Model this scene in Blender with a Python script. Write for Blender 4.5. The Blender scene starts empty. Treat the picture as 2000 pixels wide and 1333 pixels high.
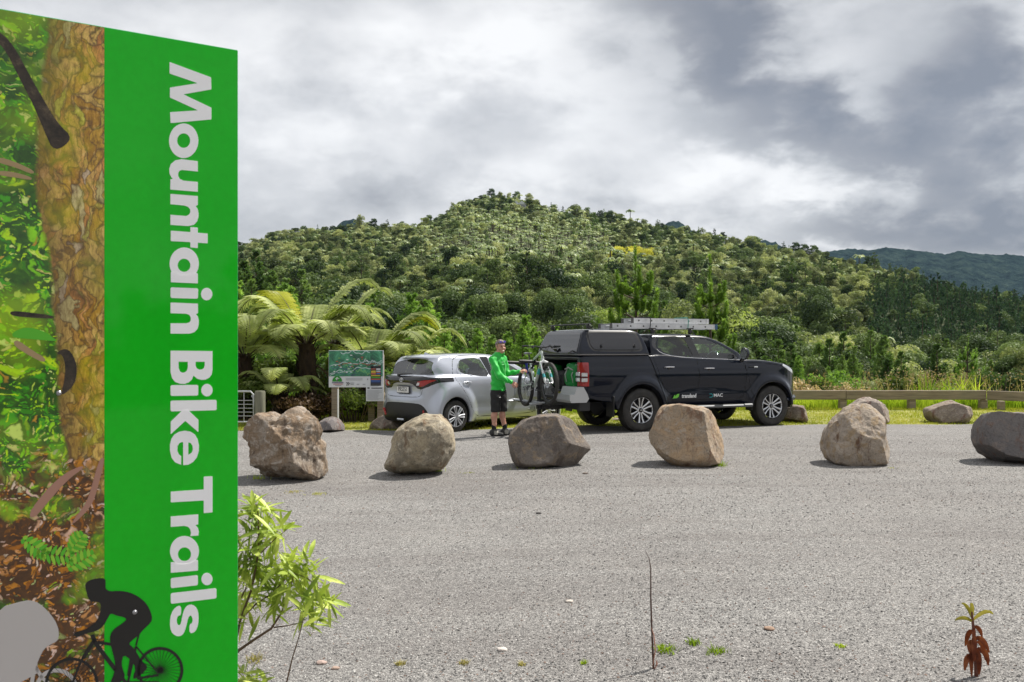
import bpy, math, random
import numpy as np
from mathutils import Vector, Matrix, noise as mnoise
R = math.radians
SC = bpy.context.scene
COL = SC.collection
F, HZ, CAMH = 1750.0, 680.0, 1.52          # focal length in photo pixels, horizon row, eye height


def sstep(a, b, x):
    t = min(1.0, max(0.0, (x - a) / (b - a)))
    return t * t * (3 - 2 * t)


def ground_z(x):                            # the yard drains gently to the left
    return -0.08 * sstep(1.5, -2.0, x)


def at(px, py, Y):                          # a point of the place seen at photo position px, py and depth Y
    return Vector(((px - 1000) / F * Y, Y, CAMH - (py - HZ) / F * Y))


# ------------------------------------------------------------------ tagging and objects
def tag(o, label=None, cat=None, group=None, kind=None):
    if label: o['label'] = label
    if cat: o['category'] = cat
    if group: o['group'] = group
    if kind: o['kind'] = kind
    return o


def empty(name, loc=(0, 0, 0), rz=0.0, label=None, cat=None, group=None):
    o = bpy.data.objects.new(name, None)
    COL.objects.link(o)
    o.location = loc
    o.rotation_euler = (0, 0, rz)
    o.empty_display_size = 0.2
    return tag(o, label, cat, group)


def mesh_obj(name, verts, faces, mats, parent=None, smooth=True, mi=None, normals=None, sharp=None):
    me = bpy.data.meshes.new(name)
    verts = np.asarray(verts, dtype=np.float32)
    if isinstance(faces, np.ndarray):
        n, k = faces.shape
        me.vertices.add(len(verts)); me.vertices.foreach_set('co', verts.ravel())
        me.loops.add(n * k); me.loops.foreach_set('vertex_index', faces.astype(np.int32).ravel())
        me.polygons.add(n)
        me.polygons.foreach_set('loop_start', np.arange(0, n * k, k, dtype=np.int32))
        me.update(calc_edges=True)
    else:
        me.from_pydata([tuple(v) for v in verts.tolist()], [], faces)
    if not isinstance(mats, (list, tuple)): mats = [mats]
    for m in mats: me.materials.append(m)
    if mi is not None: me.polygons.foreach_set('material_index', np.asarray(mi, dtype=np.int32))
    me.polygons.foreach_set('use_smooth', np.full(len(me.polygons), smooth))
    if normals is not None:
        me.normals_split_custom_set_from_vertices(normals.tolist())
    elif smooth and sharp:
        me.set_sharp_from_angle(angle=R(sharp))
    me.update()
    o = bpy.data.objects.new(name, me)
    COL.objects.link(o)
    if parent is not None: o.parent = parent
    return o


def dup(root, loc=None, rz=None, scale=None):
    def cp(o, par):
        c = o.copy(); COL.objects.link(c); c.parent = par
        for ch in list(o.children): cp(ch, c)
        return c
    r = cp(root, root.parent)
    if loc is not None: r.location = loc
    if rz is not None: r.rotation_euler = (0, 0, rz)
    if scale is not None: r.scale = scale if hasattr(scale, '__len__') else (scale,) * 3
    return r


class MB:
    """Collects shapes and links them as one mesh object."""
    def __init__(s): s.v, s.f, s.m = [], [], []

    def add(s, v, f, m=0):
        b = len(s.v)
        s.v += [tuple(p) for p in v]
        s.f += [tuple(i + b for i in q) for q in f]
        s.m += [m] * len(f)
        return s

    def box(s, c, d, rot=None, m=0, bev=0.0):
        x, y, z = d[0] / 2, d[1] / 2, d[2] / 2
        if bev <= 0:
            v = [(-x, -y, -z), (x, -y, -z), (x, y, -z), (-x, y, -z), (-x, -y, z), (x, -y, z), (x, y, z), (-x, y, z)]
            f = [(0, 3, 2, 1), (4, 5, 6, 7), (0, 1, 5, 4), (1, 2, 6, 5), (2, 3, 7, 6), (3, 0, 4, 7)]
        else:
            b = min(bev, x * .9, y * .9, z * .9)
            v, f = [], []
            for sz, e in ((-z, b), (-z + b, 0), (z - b, 0), (z, b)):
                v += [(-x + e, -y + b + e * .0, sz), (-x + b + e * 0, -y + e, sz), (x - b, -y + e, sz), (x - e, -y + b, sz),
                      (x - e, y - b, sz), (x - b, y - e, sz), (-x + b, y - e, sz), (-x + e, y - b, sz)]
            for k in range(3):
                for i in range(8):
                    j = (i + 1) % 8
                    f.append((k * 8 + i, k * 8 + j, k * 8 + 8 + j, k * 8 + 8 + i))
            f.append(tuple(range(7, -1, -1))); f.append(tuple(range(24, 32)))
        M = rot if rot is not None else Matrix.Identity(3)
        c = Vector(c)
        return s.add([M @ Vector(p) + c for p in v], f, m)

    def tube(s, pts, rad, seg=8, m=0, cap=True, flat=1.0):
        pts = [Vector(p) for p in pts]
        n = len(pts)
        if not hasattr(rad, '__len__'): rad = [rad] * n
        v, f = [], []
        ref = None
        for i in range(n):
            t = (pts[min(i + 1, n - 1)] - pts[max(i - 1, 0)])
            if t.length < 1e-9: t = Vector((0, 0, 1))
            t.normalize()
            if ref is None:
                ref = Vector((0, 0, 1)) if abs(t.z) < .9 else Vector((1, 0, 0))
            a = t.cross(ref)
            if a.length < 1e-6: a = t.orthogonal()
            a.normalize(); b = a.cross(t); ref = b
            for k in range(seg):
                th = 2 * math.pi * k / seg
                v.append(pts[i] + a * math.cos(th) * rad[i] + b * math.sin(th) * rad[i] * flat)
        for i in range(n - 1):
            for k in range(seg):
                j = (k + 1) % seg
                f.append((i * seg + k, i * seg + j, (i + 1) * seg + j, (i + 1) * seg + k))
        if cap:
            f.append(tuple(range(seg - 1, -1, -1))); f.append(tuple((n - 1) * seg + k for k in range(seg)))
        return s.add(v, f, m)

    def lathe(s, prof, seg=32, m=0, axis='Y', c=(0, 0, 0), closed=False):
        """prof: (radius, along axis)"""
        v, f = [], []
        n = len(prof)
        for r, h in prof:
            for k in range(seg):
                th = 2 * math.pi * k / seg
                a, b = r * math.cos(th), r * math.sin(th)
                p = (a, h, b) if axis == 'Y' else ((a, b, h) if axis == 'Z' else (h, a, b))
                v.append((p[0] + c[0], p[1] + c[1], p[2] + c[2]))
        for i in range(n if closed else n - 1):
            for k in range(seg):
                j = (k + 1) % seg
                i2 = (i + 1) % n
                f.append((i * seg + k, i * seg + j, i2 * seg + j, i2 * seg + k))
        return s.add(v, f, m)

    def prism(s, poly, origin, ux, uy, un, thick, m=0, holes=None):
        """flat outline (list of 2-D points) in the plane origin, ux, uy, given thickness along un"""
        ux, uy, un, origin = Vector(ux), Vector(uy), Vector(un), Vector(origin)
        from mathutils.geometry import tessellate_polygon
        loops = [[Vector((p[0], p[1], 0)) for p in poly]] + [[Vector((p[0], p[1], 0)) for p in h] for h in (holes or [])]
        tri = tessellate_polygon(loops)
        flat = [p for l in loops for p in l]
        fr = [origin + ux * p.x + uy * p.y + un * thick for p in flat]
        bk = [origin + ux * p.x + uy * p.y for p in flat]
        n = len(flat)
        f = [tuple(t) for t in tri] + [tuple(i + n for i in reversed(t)) for t in tri]
        b = 0
        for l in loops:
            for i in range(len(l)):
                j = (i + 1) % len(l)
                f.append((b + i, b + j, b + n + j, b + n + i))
            b += len(l)
        return s.add(fr + bk, f, m)

    def build(s, name, mats, parent=None, smooth=True, sharp=35, loc=None):
        o = mesh_obj(name, s.v, s.f, mats, parent, smooth, s.m, sharp=sharp)
        bm = __import__('bmesh').new(); bm.from_mesh(o.data)
        __import__('bmesh').ops.recalc_face_normals(bm, faces=bm.faces)
        bm.to_mesh(o.data); bm.free()
        if smooth and sharp: o.data.set_sharp_from_angle(angle=R(sharp))
        if loc is not None: o.location = loc
        return o


# ------------------------------------------------------------------ materials
MATS = {}


def mat(name, col=(.5, .5, .5), rough=.6, metal=0.0, coat=0.0, spec=.5, emit=None, sheen=0):
    if name in MATS: return MATS[name]
    m = bpy.data.materials.new(name); m.use_nodes = True
    b = m.node_tree.nodes['Principled BSDF']
    b.inputs['Base Color'].default_value = (*col, 1)
    b.inputs['Roughness'].default_value = rough
    b.inputs['Metallic'].default_value = metal
    b.inputs['Coat Weight'].default_value = coat
    b.inputs['Coat Roughness'].default_value = .03
    b.inputs['Specular IOR Level'].default_value = spec
    MATS[name] = m
    return m


class NT:
    """tiny helper for node materials"""
    def __init__(s, name, **kw):
        s.mat = mat(name, **kw); s.nt = s.mat.node_tree; s.b = s.nt.nodes['Principled BSDF']
        s.tc = s.n('ShaderNodeTexCoord')

    def n(s, t, **kw):
        x = s.nt.nodes.new(t)
        for k, v in kw.items(): setattr(x, k, v)
        return x

    def l(s, a, b): s.nt.links.new(a, b)

    def noise(s, scale, detail=4, rough=.55, vec=None, dist=0.0, dim='3D'):
        x = s.n('ShaderNodeTexNoise'); x.inputs['Scale'].default_value = scale; x.inputs['Detail'].default_value = detail
        x.inputs['Roughness'].default_value = rough; x.inputs['Distortion'].default_value = dist
        s.l(vec if vec is not None else s.tc.outputs['Object'], x.inputs['Vector'])
        return x.outputs['Fac']

    def vor(s, scale, feature='F1', out='Distance', vec=None, rand=1.0):
        x = s.n('ShaderNodeTexVoronoi', feature=feature); x.inputs['Scale'].default_value = scale
        x.inputs['Randomness'].default_value = rand
        s.l(vec if vec is not None else s.tc.outputs['Object'], x.inputs['Vector'])
        return x.outputs[out]

    def map(s, scale=(1, 1, 1), loc=(0, 0, 0), rot=(0, 0, 0), src=None):
        x = s.n('ShaderNodeMapping')
        x.inputs['Scale'].default_value = scale; x.inputs['Location'].default_value = loc; x.inputs['Rotation'].default_value = rot
        s.l(src if src is not None else s.tc.outputs['Object'], x.inputs['Vector'])
        return x.outputs[0]

    def ramp(s, fac, stops, interp='LINEAR'):
        x = s.n('ShaderNodeValToRGB'); cr = x.color_ramp; cr.interpolation = interp
        while len(cr.elements) > 1: cr.elements.remove(cr.elements[-1])
        for i, (p, c) in enumerate(stops):
            e = cr.elements[0] if i == 0 else cr.elements.new(p)
            e.position = p
            e.color = (*c, 1) if hasattr(c, '__len__') else (c, c, c, 1)
        s.l(fac, x.inputs[0])
        return x.outputs[0]

    def mix(s, fac, a, b, mode='MIX'):
        x = s.n('ShaderNodeMix', data_type='RGBA', blend_type=mode)
        for inp, v in ((x.inputs[0], fac), (x.inputs[6], a), (x.inputs[7], b)):
            if isinstance(v, (int, float)): inp.default_value = v
            elif hasattr(v, '__len__'): inp.default_value = (*v, 1)
            else: s.l(v, inp)
        return x.outputs[2]

    def math(s, op, a, b=0.0, c=0.0, clamp=False):
        x = s.n('ShaderNodeMath', operation=op, use_clamp=clamp)
        for inp, v in zip(x.inputs, (a, b, c)):
            if isinstance(v, (int, float)): inp.default_value = v
            else: s.l(v, inp)
        return x.outputs[0]

    def bump(s, h, strength=.3, dist=.01, prev=None):
        x = s.n('ShaderNodeBump'); x.inputs['Strength'].default_value = strength; x.inputs['Distance'].default_value = dist
        s.l(h, x.inputs['Height'])
        if prev is not None: s.l(prev, x.inputs['Normal'])
        s.l(x.outputs[0], s.b.inputs['Normal'])
        return x.outputs[0]

    def col(s, c): s.l(c, s.b.inputs['Base Color'])
    def rgh(s, c): s.l(c, s.b.inputs['Roughness'])


# ------------------------------------------------------------------ signed distances and surface nets
def chaikin(p, n=2, closed=True):
    p = np.asarray(p, float)
    for _ in range(n):
        q = np.roll(p, -1, 0)
        a, b = p * .75 + q * .25, p * .25 + q * .75
        if closed: p = np.stack([a, b], 1).reshape(-1, 2)
        else:
            mid = np.stack([a[:-1], b[:-1]], 1).reshape(-1, 2)
            p = np.vstack([p[:1], mid, p[-1:]])
    return p


def sd_poly(P, u, v):
    """signed distance (negative inside) of points u, v to a closed outline"""
    P = np.asarray(P, np.float32)
    d = np.full(np.broadcast(u, v).shape, 1e9, np.float32)
    ins = np.zeros(d.shape, bool)
    n = len(P)
    for i in range(n):
        ax, ay = P[i]; bx, by = P[(i + 1) % n]
        ex, ey = bx - ax, by - ay
        wx, wy = u - ax, v - ay
        t = np.clip((wx * ex + wy * ey) / (ex * ex + ey * ey + 1e-12), 0, 1)
        dx, dy = wx - t * ex, wy - t * ey
        d = np.minimum(d, dx * dx + dy * dy)
        if ay != by:
            ins ^= ((ay > v) != (by > v)) & (u < ex * (v - ay) / (by - ay) + ax)
    d = np.sqrt(d)
    return np.where(ins, -d, d)


def sd_line(P, u, v):
    d = np.full(np.broadcast(u, v).shape, 1e9)
    for (ax, ay), (bx, by) in zip(P[:-1], P[1:]):
        ex, ey = bx - ax, by - ay
        t = np.clip(((u - ax) * ex + (v - ay) * ey) / (ex * ex + ey * ey + 1e-12), 0, 1)
        d = np.minimum(d, np.hypot(u - ax - t * ex, v - ay - t * ey))
    return d


def smax(a, b, k):
    h = np.clip(.5 + .5 * (a - b) / k, 0, 1)
    return b + (a - b) * h + k * h * (1 - h)


def smin(a, b, k): return -smax(-a, -b, k)


def nets(Fd, org, h):
    """surface nets of field Fd (3-D array), negative inside; quads"""
    nx, ny, nz = Fd.shape
    neg = Fd < 0
    c = np.zeros((nx - 1, ny - 1, nz - 1), np.uint8)
    for i in (0, 1):
        for j in (0, 1):
            for k in (0, 1):
                c += neg[i:nx - 1 + i, j:ny - 1 + j, k:nz - 1 + k]
    act = (c > 0) & (c < 8)
    idx = np.full(act.shape, -1, np.int64)
    I, J, K = np.nonzero(act)
    idx[I, J, K] = np.arange(len(I))
    acc = np.zeros((len(I), 3)); cnt = np.zeros(len(I))
    cor = [(0, 0, 0), (1, 0, 0), (0, 1, 0), (1, 1, 0), (0, 0, 1), (1, 0, 1), (0, 1, 1), (1, 1, 1)]
    edges = [(a, b) for a in range(8) for b in range(a + 1, 8) if sum(abs(p - q) for p, q in zip(cor[a], cor[b])) == 1]
    val = [Fd[I + p[0], J + p[1], K + p[2]] for p in cor]
    for a, b in edges:
        fa, fb = val[a], val[b]
        m = (fa < 0) != (fb < 0)
        t = np.where(m, fa / np.where(m, fa - fb, 1), 0)
        for ax in range(3):
            acc[:, ax] += m * (cor[a][ax] + t * (cor[b][ax] - cor[a][ax]))
        cnt += m
    V = acc / cnt[:, None] + np.stack([I, J, K], 1)
    quads = []
    for ax in range(3):
        s0 = [slice(1, -1)] * 3
        a = [slice(None)] * 3; b = [slice(None)] * 3
        a[ax] = slice(0, -1); b[ax] = slice(1, None)
        A, B = neg[tuple(a)], neg[tuple(b)]
        x = A != B
        o1, o2 = [q for q in range(3) if q != ax]
        i, j, k = np.nonzero(x)
        p = np.stack([i, j, k], 1)
        ok = (p[:, o1] > 0) & (p[:, o2] > 0) & (p[:, o1] < Fd.shape[o1] - 1) & (p[:, o2] < Fd.shape[o2] - 1)
        p = p[ok]
        flip = A[p[:, 0], p[:, 1], p[:, 2]]
        def cell(d1, d2):
            q = p.copy(); q[:, o1] -= d1; q[:, o2] -= d2
            return idx[q[:, 0], q[:, 1], q[:, 2]]
        q = np.stack([cell(1, 1), cell(0, 1), cell(0, 0), cell(1, 0)], 1)
        if ax == 1: flip = ~flip
        q = np.where(flip[:, None], q, q[:, ::-1])
        quads.append(q)
    Q = np.vstack(quads)
    return V * h + np.asarray(org), Q


class Shell:
    """triangles of a sculpted solid that can be cut into parts along curves"""
    def __init__(s, Fd, org, h):
        s.Fd, s.org, s.h = Fd, np.asarray(org, float), h
        V, Q = nets(Fd, org, h)
        g = s.grad(V); f = s.samp(V)
        V = V - g * f[:, None] * .9
        s.V = V
        s.T = np.vstack([Q[:, [0, 1, 2]], Q[:, [0, 2, 3]]])
        s.N = s.grad(V)

    def _tri(s, A, P):
        q = (P - s.org) / s.h
        q = np.clip(q, 0, np.array(A.shape[:3]) - 1.001)
        i = q.astype(int); t = q - i
        out = 0
        for a in (0, 1):
            for b in (0, 1):
                for c in (0, 1):
                    w = (t[:, 0] if a else 1 - t[:, 0]) * (t[:, 1] if b else 1 - t[:, 1]) * (t[:, 2] if c else 1 - t[:, 2])
                    v = A[i[:, 0] + a, i[:, 1] + b, i[:, 2] + c]
                    out = out + w * v
        return out

    def samp(s, P): return s._tri(s.Fd, P)

    def grad(s, P):
        e = s.h * .75
        g = np.stack([s.samp(P + np.eye(3)[k] * e) - s.samp(P - np.eye(3)[k] * e) for k in range(3)], 1)
        return g / (np.linalg.norm(g, axis=1)[:, None] + 1e-9)

    def cut(s, gfun):
        """split the remaining triangles where gfun(V,N) changes sign, take the negative side out; returns (tris)"""
        g = gfun(s.V, s.N)
        g = np.where(np.abs(g) < 1e-6, 1e-6, g)
        T = s.T; sg = g[T] < 0; k = sg.sum(1)
        inside = [T[k == 3]]; outside = [T[k == 0]]
        cache = {}
        newV, newN = [], []
        base = len(s.V)
        def mid(a, b):
            key = (a, b) if a < b else (b, a)
            r = cache.get(key)
            if r is None:
                t = g[key[0]] / (g[key[0]] - g[key[1]])
                newV.append(s.V[key[0]] * (1 - t) + s.V[key[1]] * t)
                n = s.N[key[0]] * (1 - t) + s.N[key[1]] * t
                newN.append(n / (np.linalg.norm(n) + 1e-9))
                r = cache[key] = base + len(newV) - 1
            return r
        ti, to = [], []
        for tri in T[(k == 1) | (k == 2)]:
            a, b, c = (int(q) for q in tri)
            neg = [g[q] < 0 for q in (a, b, c)]
            one = sum(neg) == 1
            while neg[0] != one or neg[1] == one or neg[2] == one:
                a, b, c = b, c, a; neg = neg[1:] + neg[:1]
            p, q = mid(a, b), mid(a, c)
            (ti if one else to).append((a, p, q))
            (to if one else ti).extend([(p, b, c), (p, c, q)])
        if newV:
            s.V = np.vstack([s.V, newV]); s.N = np.vstack([s.N, newN])
        if ti: inside.append(np.array(ti))
        if to: outside.append(np.array(to))
        s.T = np.vstack(outside)
        return np.vstack(inside)

    def part(s, T, name, m, parent, push=0.0):
        if len(T) == 0:
            print('EMPTY PART', name); return None
        u, inv = np.unique(T, return_inverse=True)
        V = s.V[u] + s.N[u] * push
        return mesh_obj(name, V, inv.reshape(-1, 3), m, parent, True, normals=s.N[u])

    def take(s, gfun, name, m, parent, push=0.0):
        return s.part(s.cut(gfun), name, m, parent, push)


# a side-face window of region functions
def reg_xz(poly, side=0, nmin=.35, smooth=2):
    P = chaikin(poly, smooth) if smooth else np.asarray(poly)
    def g(V, N):
        d = sd_poly(P, V[:, 0], V[:, 2])
        if side: return np.maximum(d, -side * V[:, 1] + .25)
        return np.maximum(d, .25 - np.abs(V[:, 1]))
    return g


def reg_yz(poly, xlo=None, xhi=None, smooth=1, sym=True):
    P = chaikin(poly, smooth) if smooth else np.asarray(poly)
    def g(V, N):
        d = sd_poly(P, np.abs(V[:, 1]) if sym else V[:, 1], V[:, 2])
        if xlo is not None: d = np.maximum(d, xlo - V[:, 0])
        if xhi is not None: d = np.maximum(d, V[:, 0] - xhi)
        return d
    return g


def gap_xz(lines, w=.005, smooth=2):
    L = [chaikin(l, smooth, False) for l in lines]
    def g(V, N):
        d = np.minimum.reduce([sd_line(l, V[:, 0], V[:, 2]) for l in L]) - w
        return np.maximum(d, .5 - np.abs(V[:, 1]))
    return g


def text_mesh(txt, size, name, m, parent, M, bold=0.0, thick=.002, sx=1.0, shear=0.0, align='CENTER'):
    cu = bpy.data.curves.new(name, 'FONT'); cu.body = txt; cu.size = size; cu.offset = bold; cu.extrude = thick / 2
    cu.align_x = align; cu.align_y = 'CENTER'; cu.shear = shear; cu.resolution_u = 4
    o = bpy.data.objects.new(name, cu); COL.objects.link(o)
    bpy.context.view_layer.update()
    dg = bpy.context.evaluated_depsgraph_get()
    me = bpy.data.meshes.new_from_object(o.evaluated_get(dg))
    bpy.data.objects.remove(o)
    for v in me.vertices: v.co.x *= sx
    me.transform(M)
    me.materials.clear(); me.materials.append(m)
    o = bpy.data.objects.new(name, me); COL.objects.link(o); o.parent = parent
    return o


def basis(o, x, y, z):
    M = Matrix.Identity(4)
    for i, a in enumerate((x, y, z)):
        a = Vector(a).normalized()
        for k in range(3): M[k][i] = a[k]
    for k in range(3): M[k][3] = o[k]
    return M
# ------------------------------------------------------------------ shared materials
def paint(name, col, rough, metal, flake=0.0, coat=1.0):
    t = NT(name, col=col, rough=rough, metal=metal, coat=coat)
    geo = t.n('ShaderNodeNewGeometry')
    c = t.mix(geo.outputs['Backfacing'], col, (.02, .02, .022))
    t.col(c)
    # road film: faint dust in the clear coat
    n = t.noise(3.0, 6, .7)
    t.l(t.ramp(n, [(.3, .02), (.8, .07)]), t.b.inputs['Coat Roughness'])
    return t.mat


M_UTE = paint('black_paint', (.003, .0055, .014), .3, .0); M_UTE.node_tree.nodes['Principled BSDF'].inputs['Specular IOR Level'].default_value = .1; M_UTE.node_tree.nodes['Principled BSDF'].inputs['Coat IOR'].default_value = 1.42
M_YAR = paint('silver_paint', (.47, .50, .57), .32, .5)
M_TRIM = mat('black_plastic', (.018, .018, .019), .5)
M_TRIMG = mat('gloss_black', (.008, .008, .009), .12, coat=.5)
M_RUB = NT('tyre_rubber', col=(.018, .017, .017), rough=.75)
_n = M_RUB.noise(9, 5)
M_RUB.col(M_RUB.ramp(_n, [(.3, (.014, .014, .014)), (.75, (.045, .042, .038))])); M_RUB = M_RUB.mat
M_ALU = mat('alloy', (.62, .63, .65), .25, 1.0)
M_DALU = mat('dark_alloy', (.03, .03, .033), .35, .6)
M_HUB = mat('hubcap_silver', (.50, .51, .54), .35, .7)
M_CHR = mat('chrome', (.8, .8, .82), .12, 1.0)
M_DARK = mat('dark_interior', (.012, .012, .013), .8)
M_SEAT = mat('seat_cloth', (.05, .05, .055), .85)
M_REDL = mat('red_lens', (.33, .004, .007), .12, coat=1)
M_WHTL = mat('clear_lens', (.7, .72, .75), .12, .5, coat=1)
M_SMOKE = mat('dark_glass', (.012, .012, .015), .07, spec=.6, coat=.6)
M_WHITE = mat('white_print', (.78, .79, .8), .5)
M_STEEL = NT('galvanised', col=(.45, .47, .49), rough=.4, metal=.8)
M_STEEL.rgh(M_STEEL.ramp(M_STEEL.noise(12, 5), [(.3, .3), (.7, .6)])); M_STEEL = M_STEEL.mat


def glass(name, tint, refl=(1, 1, 1), ior=1.65):
    m = bpy.data.materials.new(name); m.use_nodes = True
    nt = m.node_tree; nt.nodes.clear()
    o = nt.nodes.new('ShaderNodeOutputMaterial'); mx = nt.nodes.new('ShaderNodeMixShader')
    tr = nt.nodes.new('ShaderNodeBsdfTransparent'); gl = nt.nodes.new('ShaderNodeBsdfGlossy'); fr = nt.nodes.new('ShaderNodeFresnel')
    tr.inputs[0].default_value = (*tint, 1); gl.inputs[0].default_value = (*refl, 1); gl.inputs['Roughness'].default_value = .02
    ge = nt.nodes.new('ShaderNodeNewGeometry'); mi = nt.nodes.new('ShaderNodeMix'); mi.inputs[2].default_value = ior; mi.inputs[3].default_value = 1 / ior
    nt.links.new(ge.outputs['Backfacing'], mi.inputs[0]); nt.links.new(mi.outputs[0], fr.inputs[0])
    nt.links.new(fr.outputs[0], mx.inputs[0]); nt.links.new(tr.outputs[0], mx.inputs[1]); nt.links.new(gl.outputs[0], mx.inputs[2])
    nt.links.new(mx.outputs[0], o.inputs[0])
    return m


M_GLF = glass('clear_glass', (.80, .95, .92), ior=1.85)
M_GLR = glass('tinted_glass', (.34, .38, .40))
M_GLY = glass('light_glass', (.62, .70, .70), ior=2.0)
# ------------------------------------------------------------------ camera, sky, sun
cam = bpy.data.cameras.new('camera'); camo = bpy.data.objects.new('camera', cam); COL.objects.link(camo); SC.camera = camo
camo.location = (0, 0, CAMH); camo.rotation_euler = (R(90), 0, 0)
cam.sensor_width = 36; cam.lens = 36 * F / 2000; cam.shift_y = (HZ - 666.5) / 2000; cam.clip_end = 9000; cam.clip_start = .05
cam.dof.use_dof = True; cam.dof.focus_distance = 15.5; cam.dof.aperture_fstop = cam.lens / 2.6
SC.view_settings.view_transform = 'Standard'; SC.view_settings.look = 'None'; SC.view_settings.gamma = 1; SC.view_settings.exposure = 0.55
SC.cycles.use_denoising = True
SC.cycles.transparent_max_bounces = 12; SC.cycles.max_bounces = 7; SC.cycles.diffuse_bounces = 3; SC.cycles.glossy_bounces = 4

SUN_EL = 57.0
sd = Vector((.86, .51, 0)).normalized() * math.cos(R(SUN_EL)); sd.z = math.sin(R(SUN_EL))     # towards the sun
sl = bpy.data.lights.new('sun', 'SUN'); sl.energy = 4.5; sl.angle = R(.6); sl.color = (1.0, .95, .87)
so = bpy.data.objects.new('sun', sl); COL.objects.link(so); so.rotation_euler = (-sd).to_track_quat('-Z', 'Y').to_euler()

W = bpy.data.worlds.new('World'); SC.world = W; W.use_nodes = True
nt = W.node_tree; bg = nt.nodes['Background']; bg.inputs[1].default_value = .10
def wn(t, **k):
    x = nt.nodes.new(t)
    for a, b in k.items(): setattr(x, a, b)
    return x
def wm(op, a, b=0.0, c=0.0, clamp=False):
    x = wn('ShaderNodeMath', operation=op, use_clamp=clamp)
    for i, v in zip(x.inputs, (a, b, c)):
        if isinstance(v, (int, float)): i.default_value = v
        else: nt.links.new(v, i)
    return x.outputs[0]
sky = wn('ShaderNodeTexSky', sky_type='NISHITA', sun_disc=False, sun_elevation=R(SUN_EL), sun_rotation=math.atan2(sd.x, sd.y), altitude=300)
tc = wn('ShaderNodeTexCoord')
sep = wn('ShaderNodeSeparateXYZ'); nt.links.new(tc.outputs['Generated'], sep.inputs[0])
dx, dy, dz = sep.outputs
# cloud deck: direction projected on a high plane, so clouds flatten towards the horizon
den = wm('ADD', wm('MAXIMUM', dz, 0.0), .62)
cxp, cyp = wm('DIVIDE', dx, den), wm('DIVIDE', dy, den)
cmb = wn('ShaderNodeCombineXYZ'); nt.links.new(cxp, cmb.inputs[0]); nt.links.new(cyp, cmb.inputs[1]); nt.links.new(wm('MULTIPLY', dz, 1.5), cmb.inputs[2])
def wnoise(scale, det, rough, dist=0.0, off=(0, 0, 0)):
    mp = wn('ShaderNodeMapping'); nt.links.new(cmb.outputs[0], mp.inputs[0]); mp.inputs['Location'].default_value = off
    x = wn('ShaderNodeTexNoise'); x.inputs['Scale'].default_value = scale; x.inputs['Detail'].default_value = det
    x.inputs['Roughness'].default_value = rough; x.inputs['Distortion'].default_value = dist
    nt.links.new(mp.outputs[0], x.inputs[0]); return x.outputs['Fac']
n_big = wnoise(2.2, 3, .5, .3, (3.1, .4, 0)); n_mid = wnoise(6.5, 9, .50, .15, (1.7, 2.2, 0)); n_fin = wnoise(15.0, 8, .55, .2)
# cloud masses by direction: (photo column, row, half width, half height, amount)
MASS = [(1300, 20, 170, 110, -.34), (1500, 190, 260, 110, -.40), (1850, 250, 210, 170, -.36), (1330, 130, 140, 70, -.16), (1950, 60, 140, 130, -.18), (1930, 430, 230, 80, -.34), (1640, 420, 170, 60, -.14),
        (1640, 110, 150, 80, .22), (1700, 150, 70, 50, .1), (1060, 110, 230, 90, .34), (1290, 200, 160, 60, .26), (1560, 330, 190, 42, .42), (1680, 350, 60, 22, .2), (1180, 260, 170, 50, .10),
        (700, 270, 190, 90, .18), (520, 380, 160, 70, .08), (900, 330, 150, 70, .08), (640, 120, 220, 90, .08), (850, 60, 260, 60, .14), (880, 230, 200, 110, -.08), (1250, 330, 210, 60, .16), (700, 330, 260, 60, -.12), (560, 420, 200, 60, -.05), (1130, 250, 120, 50, -.1),
        (1020, 340, 140, 40, .10), (1370, 400, 160, 40, .14), (1660, 480, 200, 18, .22), (560, 250, 100, 90, -.05)]
mass = 0.0
az = wm('DIVIDE', dx, wm('MAXIMUM', dy, .05)); el = wm('DIVIDE', dz, wm('MAXIMUM', dy, .05))
wob = wm('MULTIPLY', wm('SUBTRACT', n_mid, .5), .34)
wob2 = wm('MULTIPLY', wm('SUBTRACT', n_fin, .5), .10)
azw = wm('ADD', az, wm('ADD', wob, wob2)); elw = wm('ADD', el, wm('ADD', wm('MULTIPLY', wm('SUBTRACT', n_big, .5), .22), wob2))
for px, py, sx, sy, am in MASS:
    a = wm('DIVIDE', wm('SUBTRACT', azw, (px - 1000) / F), sx / F); b = wm('DIVIDE', wm('SUBTRACT', elw, (HZ - py) / F), sy / F)
    g = wm('POWER', 2.71828, wm('MULTIPLY', wm('ADD', wm('MULTIPLY', a, a), wm('MULTIPLY', b, b)), -.8))
    mass = wm('ADD', wm('MULTIPLY', g, am), mass)
mass = wm('MULTIPLY', mass, wm('MULTIPLY', wm('GREATER_THAN', dy, .05), 1.25))
bright = wm('ADD', wm('ADD', wm('MULTIPLY', wm('SUBTRACT', n_mid, .5), 1.05), wm('MULTIPLY', wm('SUBTRACT', n_fin, .5), .42)), wm('ADD', mass, .585))
cr = wn('ShaderNodeValToRGB'); nt.links.new(bright, cr.inputs[0])
e = cr.color_ramp; e.elements[0].position = 0.0; e.elements[0].color = (.17, .18, .205, 1); e.elements[1].position = 1.0; e.elements[1].color = (.72, .718, .715, 1)
for p, c in ((.2, (.245, .25, .268)), (.42, (.385, .39, .402)), (.60, (.495, .498, .506)), (.80, (.615, .615, .617))):
    q = e.elements.new(p); q.color = (*c, 1)
sc10 = wn('ShaderNodeVectorMath', operation='SCALE'); sc10.inputs[3].default_value = 9.6; nt.links.new(cr.outputs[0], sc10.inputs[0])
mx = wn('ShaderNodeMix', data_type='RGBA'); mx.inputs[0].default_value = .96
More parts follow.
